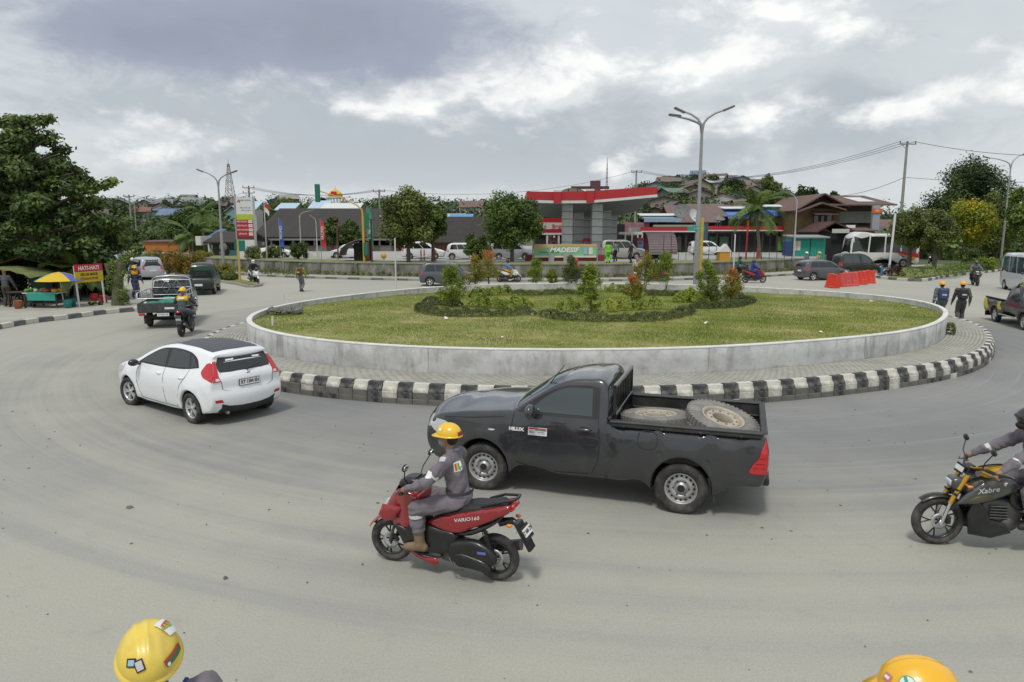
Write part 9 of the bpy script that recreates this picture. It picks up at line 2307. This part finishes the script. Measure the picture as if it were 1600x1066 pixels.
station_tree('roadside_tree','green tree between the left bushy tree and the lamp post',345,340,415,50,96,L_MID,9000,.34,62,z0=0,lowz=.1,shape=.8);station_tree('roadside_tree','rounded tree between the distant lamp and the bushy tree',264,343,415,48,100,L_MID,8000,.34,94,z0=0,lowz=.1,shape=.85);station_tree('roadside_tree','darker tree at the left end of the background greenery',205,352,415,50,104,L_DARK,8000,.34,95,z0=0,lowz=.1,shape=.85);station_tree('roadside_tree','dark tree behind the distant left lamp post',235,362,415,60,92,L_DARK,9000,.34,63,z0=0,lowz=.05,shape=.85)
for args in(('orange green garden bush on the left median, nearest the flatbed',262,418,384,50,58,L_ORANGE,6000,64),('rust coloured garden bush on the left median',290,424,386,46,56,L_ORANGE,6000,65),('yellow green garden bush behind the silver people carrier',236,418,392,36,60,L_BRIGHT,4500,66),('red orange shrub at the tip of the left splitter island',349,438,412,30,56,L_RED,4500,67),('green low shrub at the splitter island near the green pickup',336,442,420,36,53,L_MID,4500,68),('low green shrub left of the yellow post',358,444,428,22,52,L_OLIVE,2500,69),('dark green shrub beside the left road',200,418,392,40,62,L_MID,4500,70),('reddish bush in front of the left corner shop',318,405,388,26,68,L_RED,3000,73),('green verge bush beneath the stump',180,470,452,22,37,L_MID,2600,74)):
 lb,px,bs,tp,w,Y,mt,n,sd=args;shrubmass('garden_bush',lb,px,bs,tp,w,Y,mt,n,.14,sd,'bush','garden bushes of the left median')
T=thing('orange_shed','low orange painted shed among the left bushes','shed',(xat(262,90,2),90,0));m=MB();m.box((0,0,zat(380,90)/2),(4.5,3,zat(378,90)));m.build('wall',M('shed_orange',(.40,.14,.03),.7),T);m=MB();m.box((0,0,zat(378,90)+.1),(5,3.4,.14),rot=(.05,0,0));m.build('roof',ROOFR,T)
# ------------------------------------------------------------------ hillside houses and woods
def hill():
 r=np.random.default_rng(17);walls=[M('hw%d'%i,c,.9,var=.15,vscale=.6) for i,c in enumerate(((.36,.34,.30),(.22,.20,.17),(.14,.11,.09),(.20,.32,.30),(.30,.26,.18),(.42,.42,.40),(.12,.13,.14),(.26,.18,.14)))]
 roofs=[M('hr%d'%i,c,.8,var=.2,vscale=.5) for i,c in enumerate(((.16,.10,.085),(.12,.085,.075),(.26,.25,.24),(.10,.09,.09),(.20,.21,.22),(.13,.18,.27),(.20,.09,.07),(.40,.40,.39),(.13,.18,.15),(.15,.13,.115)))]
 wn=('grey','tan','brown','pale green','straw','white','slate','reddish');rn=('rust brown','dark brown','pale grey','blackish','grey','blue','red','whitish','green','taupe')
 zones=[((150,330),(318,352),175,300,17,'left hillside'),((380,470),(306,322),230,300,4,'ridge above the price sign'),((590,760),(312,338),190,300,10,'middle ridge'),((1020,1190),(284,342),165,305,46,'right hill'),((1190,1400),(322,345),120,170,8,'slope behind the brown house'),((330,400),(310,332),200,290,6,'ridge left of the price sign')]
 wh={'left hillside':'on the left hillside','ridge above the price sign':'above the price sign','middle ridge':'on the middle ridge','right hill':'on the right hill','slope behind the brown house':'behind the timber house','ridge left of the price sign':'left of the price sign'}
 used={}
 for(p0,p1),(q0,q1),Ya,Yb,n,zn in zones:
  for k in range(n):
   Y=r.uniform(Ya,Yb);px=r.uniform(p0,p1)
   x=xat(px,Y,10);z=float(terrain(x,Y));w,d,h=r.uniform(5,9),r.uniform(5,8),r.uniform(2.6,4.4);wi,ri=r.integers(len(walls)),r.integers(len(roofs))
   side=('far left','left','right','far right')[min(3,int((px-p0)/(p1-p0)*4))];hgt=('low','middle','high')[min(2,int((Y-Ya)/(Yb-Ya)*3))]
   lb='%s house with %s roof, %s %s %s'%(wn[wi],rn[ri],hgt,side,wh[zn])
   g='houses stepping up the slopes'
   if lb in used:used[lb]+=1;lb=lb.replace(' house',' stilted house' if used[lb]==2 else ' narrow house')
   else:used[lb]=1
   box_house('hillside_house',lb,x,Y,z,w,d,h,walls[wi],roofs[ri],'x' if r.random()<.6 else 'y',r.uniform(.25,.5),.5,r.uniform(-.5,.5),int(r.integers(2,4)),r.random()<.5,g)
 V=[];Q=[];tt=[];n0=0
 def mass(cnt,x_f,Yr,size,leaf,dens,rr):
  nonlocal n0
  C=[]
  for _ in range(cnt):
   Y=rr.uniform(*Yr);px=rr.uniform(*x_f);x=xat(px,Y,10);z=float(terrain(x,Y));s=size*rr.uniform(.6,1.3);C.append((x,Y,z+s*.7,s,rr.uniform(.0,.9)))
  C=np.array(C);k=rr.integers(0,len(C),dens);d=rr.normal(size=(dens,3));d/=np.linalg.norm(d,axis=1)[:,None];P=C[k,:3]+d*(C[k,3]*(.55+.5*rr.random(dens)))[:,None]*[1,1,1.05]
  N_=d+rr.normal(size=(dens,3))*.5+[0,0,.3];N_/=np.linalg.norm(N_,axis=1)[:,None];v,q=leaf_quads(P,N_,leaf,leaf*.7,rr);V.append(v);Q.append(q+n0);n0+=len(v);tt.append(np.clip(C[k,4]+rr.normal(0,.12,dens),0,1))
 mass(420,(-300,620),(180,335),3.0,.9,52000,r);mass(260,(560,1010),(170,335),3.0,.9,32000,r);mass(280,(1000,1240),(160,320),2.6,.8,42000,r);mass(230,(1180,1900),(120,260),3.0,.8,34000,r)
 mass(230,(-300,345),(98,165),3.2,.65,44000,r);mass(60,(330,640),(122,160),2.2,.6,12000,r);mass(110,(1350,1900),(95,125),2.6,.6,20000,r)
 tag(mesh_np('woodland',np.concatenate(V),np.concatenate(Q),L_DARK,False,None,np.concatenate(tt)),kind='stuff')
 for lb,px,tp,w,Y,sd,mt in(('tall feathery tree on the crest right of the palm',1197,257,60,150,81,L_OLIVE),('rounded dark tree on the skyline above the brown house, left one',1256,277,60,130,82,L_DARK),('rounded dark tree on the skyline above the brown house, right one',1301,287,40,130,83,L_DARK),('spreading tree on top of the right hill',1142,275,40,240,84,L_DARK),('small round tree on top of the right hill',1112,272,26,245,85,L_DARK),('lone tree on the right hill next to the lamp post',1084,272,22,240,86,L_DARK),('dark tree on the left skyline beside the distant lamp',262,312,26,220,87,L_DARK),('dark tree at the far left skyline',193,318,26,210,88,L_DARK),('tree on the ridge next to the domed tower',508,306,26,200,89,L_DARK),('broad pale tree on the ridge right of the flag',445,312,60,200,90,L_OLIVE),('trees top on the ridge left of the radio mast',330,312,34,220,91,L_DARK),('bushy tree on the middle ridge right of the broad station tree',858,300,26,190,92,L_DARK)):
  x=xat(px,Y,10);z0=float(terrain(x,Y));station_tree('skyline_tree',lb,px,tp,0,w,Y,mt,4200,.75,sd,z0=z0,lowz=.15,shape=.8,tint=(.05,.7),r0=.3)
hill()
# ------------------------------------------------------------------ market pitch on the left pavement
def stalls():
 UMB=[M('umb%d'%i,c,.8) for i,c in enumerate(((.02,.28,.20),(.62,.42,.03),(.55,.55,.50),(.10,.13,.42)))]
 x,y=G(91,487,LP);y+=2.0;x=xat(91,y,2);T=thing('parasol','market parasol in green, yellow, white and blue segments','parasol',(x,y,LP));zt=zat(425,y)-LP;R_=1.05
 m=MB();m.tube([(0.1,0,0),(0,0,zt)],.025,8);m.build('pole',M('pole_white',(.6,.6,.6)),T)
 for k in range(8):
  a0,a1=k*PI/4+.2,(k+1)*PI/4+.2;V=[];
  for t in np.linspace(0,1,5):
   for q in np.linspace(0,1,4):a=a0+(a1-a0)*q;rr=R_*t*(1-.05*math.sin(q*PI)*t);V.append((rr*math.cos(a),rr*math.sin(a),zt-.40*t**1.6))
  mesh_np('panel',V,np.array([(i*4+j,i*4+j+1,(i+1)*4+j+1,(i+1)*4+j) for i in range(4) for j in range(3)]),UMB[(1,2,3,0,0,1,1,3)[k]],True,T)
 yy=y+1.0;X=lambda p:xat(p,yy,1.5);Z=lambda p:zat(p,yy)
 T=thing('tarp_tent','faded olive tarp roof over the far left stall','tent',(X(12),yy,LP));h0=Z(432)-LP;h1=Z(416)-LP;n=12;V=[]
 for i in range(n+1):
  for j in range(7):u,v=i/n*2-1,j/6;V.append((u*1.75,-1.0+2.6*v,h0+(h1-h0)*(1-abs(u)**2.2)*(1-.5*abs(v-.4))+.03*math.sin(i*3+j*2)))
 mesh_np('tarp',V,np.array([(i*7+j,(i+1)*7+j,(i+1)*7+j+1,i*7+j+1) for i in range(n) for j in range(6)]),M('tarp_olive',(.145,.165,.055),.9,var=.4,vscale=2.5,bump=.5,bscale=6),True,T)
 for s in(-1.6,1.6):
  for v in(-.9,1.5):m=MB();m.tube([(s,v,0),(s,v,h0)],.035,6);m.build('pole',WOODD,T)
 T=thing('tarp_tent','darker red and green tarp roof behind the far left stall','tent',(X(18),yy+2.5,LP));m=MB();q=Z(407)-LP;m.prism([(-2,q-.45),(-.2,q+.1),(1.8,q-.4),(1.8,q-.36),(-.2,q+.15),(-2,q-.41)],3,'xz',-1.5);m.build('tarp',M('tarp_moss',(.12,.11,.04),.9,damt=.8,dirt=(.13,.04,.035),dscale=.8),T)
 for s in(-1.9,1.7):m=MB();m.tube([(s,0,0),(s,0,q-.4)],.04,6);m.build('pole',WOODD,T)
 def table(label,px,w,mt,cloth,dy=0.0):
  Y=yy+dy-1.2;T=thing('market_table',label,'table',(xat(px,Y,.8),Y,LP));m=MB();m.box((0,0,.68),(w,.8,.05),bev=.008);m.build('table_top',mt,T)
  for sx in(-1,1):
   for sy in(-1,1):m=MB();m.box((sx*(w/2-.08),sy*.34,.33),(.06,.06,.66));m.build('leg',WOODD,T)
  m=MB();m.box((0,0,.22),(w-.2,.6,.04));m.build('shelf',WOODD,T)
  if cloth:m=MB();m.box((.1,-.42,.52),(w*.8,.02,.34));m.box((.1,-.1,.715),(w*.8,.6,.02));m.build('cloth',TEALP if cloth==1 else DARKI,T)
  return T,Y
 T1,Yt=table('market table with green cloth and vegetables left of the parasol pole',70,1.6,M('table_pale',(.45,.45,.42),.7),1);T2,_=table('bare dark wooden table at the far left stall',40,1.3,WOODD,0,.4)
 rr=np.random.default_rng(6);cols=[M('veg%d'%i,c,.7) for i,c in enumerate(((.08,.22,.04),(.45,.35,.28),(.45,.06,.04),(.50,.32,.04)))]
 for k in range(12):
  m=MB();m.ball((0,0,0),(.12*rr.uniform(.7,1.2),.12,.09),9,6);o=m.build('vegetable_heap',cols[k%4]);o.location=(T1.location.x+-.6+.42*(k%4)+rr.uniform(-.08,.08),Yt+(-.28,0,.28)[k//4],LP+.80);tag(o,('heap of green leaves','heap of pale roots','heap of red chillies','heap of orange fruit')[k%4]+' in the %s row on the green clothed market table'%('front','middle','back')[k//4],'vegetables','vegetable heaps on the green clothed table')
 for px,py,c,lb in((101,482,(.02,.26,.24),'teal bucket below the parasol, left one'),(108,480,(.03,.22,.22),'teal bucket below the parasol, right one'),(143,471,(.50,.02,.02),'red bucket behind the warning sign'),(158,474,(.45,.03,.03),'small red pail by the right sign post'),(23,483,(.35,.13,.05),'rust brown box by the far left stall')):
  x,y=G(px,py,LP);T=thing('bucket',lb,'bucket',(x,y+.25,LP));m=MB();m.lathe([(.001,.01),(.14,.0),(.19,.36),(.20,.37),(.18,.36),(.13,.03)],16);m.build('pail',M('pail%d'%px,c,.5),T);m=MB();m.tube([(-.19,0,.34),(-.1,-.15,.22),(.1,-.15,.22),(.19,0,.34)],.008,5);m.build('handle',STEEL,T)
 for px,lb in((138,'bundle of greens on the ground left of the right sign post'),(148,'pale bundle of vegetables beside the red pail')):x,y=G(px,477,LP);shrubmass('vegetable_bundle',lb,px,477,472,12,y+.1,L_MID,500,.08,px,'vegetables',k=6,z0=LP)
 Y=yy+3.2;T=thing('market_hut','dark plank hut behind the parasol with goods inside','hut',(xat(95,Y,1),Y,LP));m=MB();m.box((0,1.4,1.1),(4.2,.1,2.2));m.build('back_wall',DARKI,T)
 for s in(-2.0,-.7,.7,2.0):m=MB();m.box((s,0,1.05),(.09,.09,2.1));m.build('post',WOODD,T)
 m=MB();m.box((0,.6,2.2),(4.7,2.2,.06),rot=(.12,0,0));m.build('roof',M('roof_maroon',(.075,.035,.03)),T)
 for k in range(3):m=MB();m.box((0,.9,.45+.5*k),(3.8,.5,.04));m.build('shelf',WOODD,T)
 for k in range(10):m=MB();m.box((-1.7+.38*k,.75,.60+.5*(k%3)),(.24,.24,.22),bev=.03);o=m.build('crate',M('crate%d'%(k%4),((.35,.16,.03),(.06,.07,.20),(.20,.03,.03),(.09,.10,.09))[k%4],.7));o.location=T.location;tag(o,'small %s crate on the %s shelf of the dark hut'%(('orange','navy','maroon','grey')[k%4],('low','middle','top')[k%3]),'crate','crates on the hut shelves')
 palm('young_palm','young palm behind the parasol and the warning sign',(xat(118,Y-1,1),Y-1,LP),1.7,1.9,16,L_MID,seed=31,trunk=.10,cat='palm');palm('young_palm','young bright palm left of the warning sign',(xat(98,Y,1),Y+.3,LP),1.9,1.5,12,L_BRIGHT,seed=32,trunk=.08,cat='palm')
 x,y=G(66,478,LP);y+=2.2;x=xat(66,y,1);s_=SDF(.05,.05);s_.ell((0,0,1.05),(.55,.35,.62));V,q=s_.mesh(.03,8);o=mesh_np('green_net',V,q,M('net_green',(.045,.10,.075),.9,var=.4,vscale=4),True);o.location=(x,y,LP);tag(o,'hanging green net bundle left of the parasol','net')
 x,y=G(180,478,LP);T=thing('tree_stump','leaning mossy tree stump right of the warning sign','tree stump',(x,y+.4,LP));m=MB();m.tube([(-.1,0,-.1),(-.05,0,.7),(.05,0,1.3),(.25,0,2.0)],[.30,.24,.22,.20],10);m.tube([(.0,0,1.1),(-.4,0,1.6),(-.5,0,2.0)],[.15,.11,.08],8);m.build('trunk',M('mossy_bark',(.10,.10,.05),.95,var=.4,vscale=5,bump=.7,bscale=12),T);r9=np.random.default_rng(9);foliage('ivy',[(r9.uniform(-.3,.4),-.1,z,.24,r9.uniform(.2,.8)) for z in np.linspace(.1,2.2,12)],1400,.10,L_MID,T,r9)
 x,y=G(195,472,LP);m=MB();m.ball((0,0,.2),(.25,.2,.28),10,7);o=m.build('boulder',M('boulder_dark',(.05,.05,.045),.95,var=.3,vscale=4));o.location=(x,y,LP);tag(o,'dark round boulder left of the worker on the pavement edge','boulder')
 for k,(px,Y_,w,tp) in enumerate(((30,36,70,400),(75,37.5,60,396),(130,38,60,402),(165,40,40,405),(-20,36,90,395),(150,44,60,398))):shrubmass('undergrowth',('dark undergrowth behind the far left tarp','dark undergrowth behind the parasol','undergrowth behind the warning sign','undergrowth around the stump','undergrowth at the far left edge','low trees behind the warning sign')[k],px,470,tp,w,Y_,L_DARK,5200,.18,130+k,'undergrowth',z0=LP,k=26,tint=(.0,.5))
 pa,pb=G(124,479.5,LP),G(164,474.5,LP);ang=math.atan2(pb[1]-pa[1],pb[0]-pa[0]);w=math.hypot(pb[0]-pa[0],pb[1]-pa[1]);T=thing('warning_sign','red and yellow HATI-HATI warning board on two white posts','sign',(*pa,LP),ang);ym=(pa[1]+pb[1])/2
 h0,h1,h2=zat(440.5,ym)-LP,zat(424,ym)-LP,zat(413,ym)-LP;lean=-.05
 for s in(0,w):m=MB();m.tube([(s,0,0),(s-.09,.0,h2-.05)],.042,8);m.build('post',M('pole_white',(.6,.6,.6)),T)
 cx=w/2-.08;m=MB();m.box((cx,-.05,(h0+h1)/2),(w+.12,.03,h1-h0),bev=.004);m.build('yellow_board',M('board_yellow',(.62,.45,.015),.5),T);m=MB();m.box((cx,-.05,(h1+h2)/2+.004),(w+.12,.03,h2-h1),bev=.004);m.build('red_board',M('board_red',(.48,.015,.04),.5),T)
 text('lettering','HATI-HATI',(h2-h1)*.80,PRINTW,T,(cx,-.068,(h1+h2)/2-.01),(PI/2,0,0),.003,sx=.95,bold=.008);text('lettering','KELUAR MASUK',(h1-h0)*.36,INK,T,(cx,-.068,h1-(h1-h0)*.28),(PI/2,0,0),.003,sx=.78,bold=.005);text('lettering','KENDARAAN PROYEK',(h1-h0)*.34,M('ink_redbrown',(.30,.04,.02),.5),T,(cx,-.068,h1-(h1-h0)*.68),(PI/2,0,0),.003,sx=.60,bold=.005)
stalls()
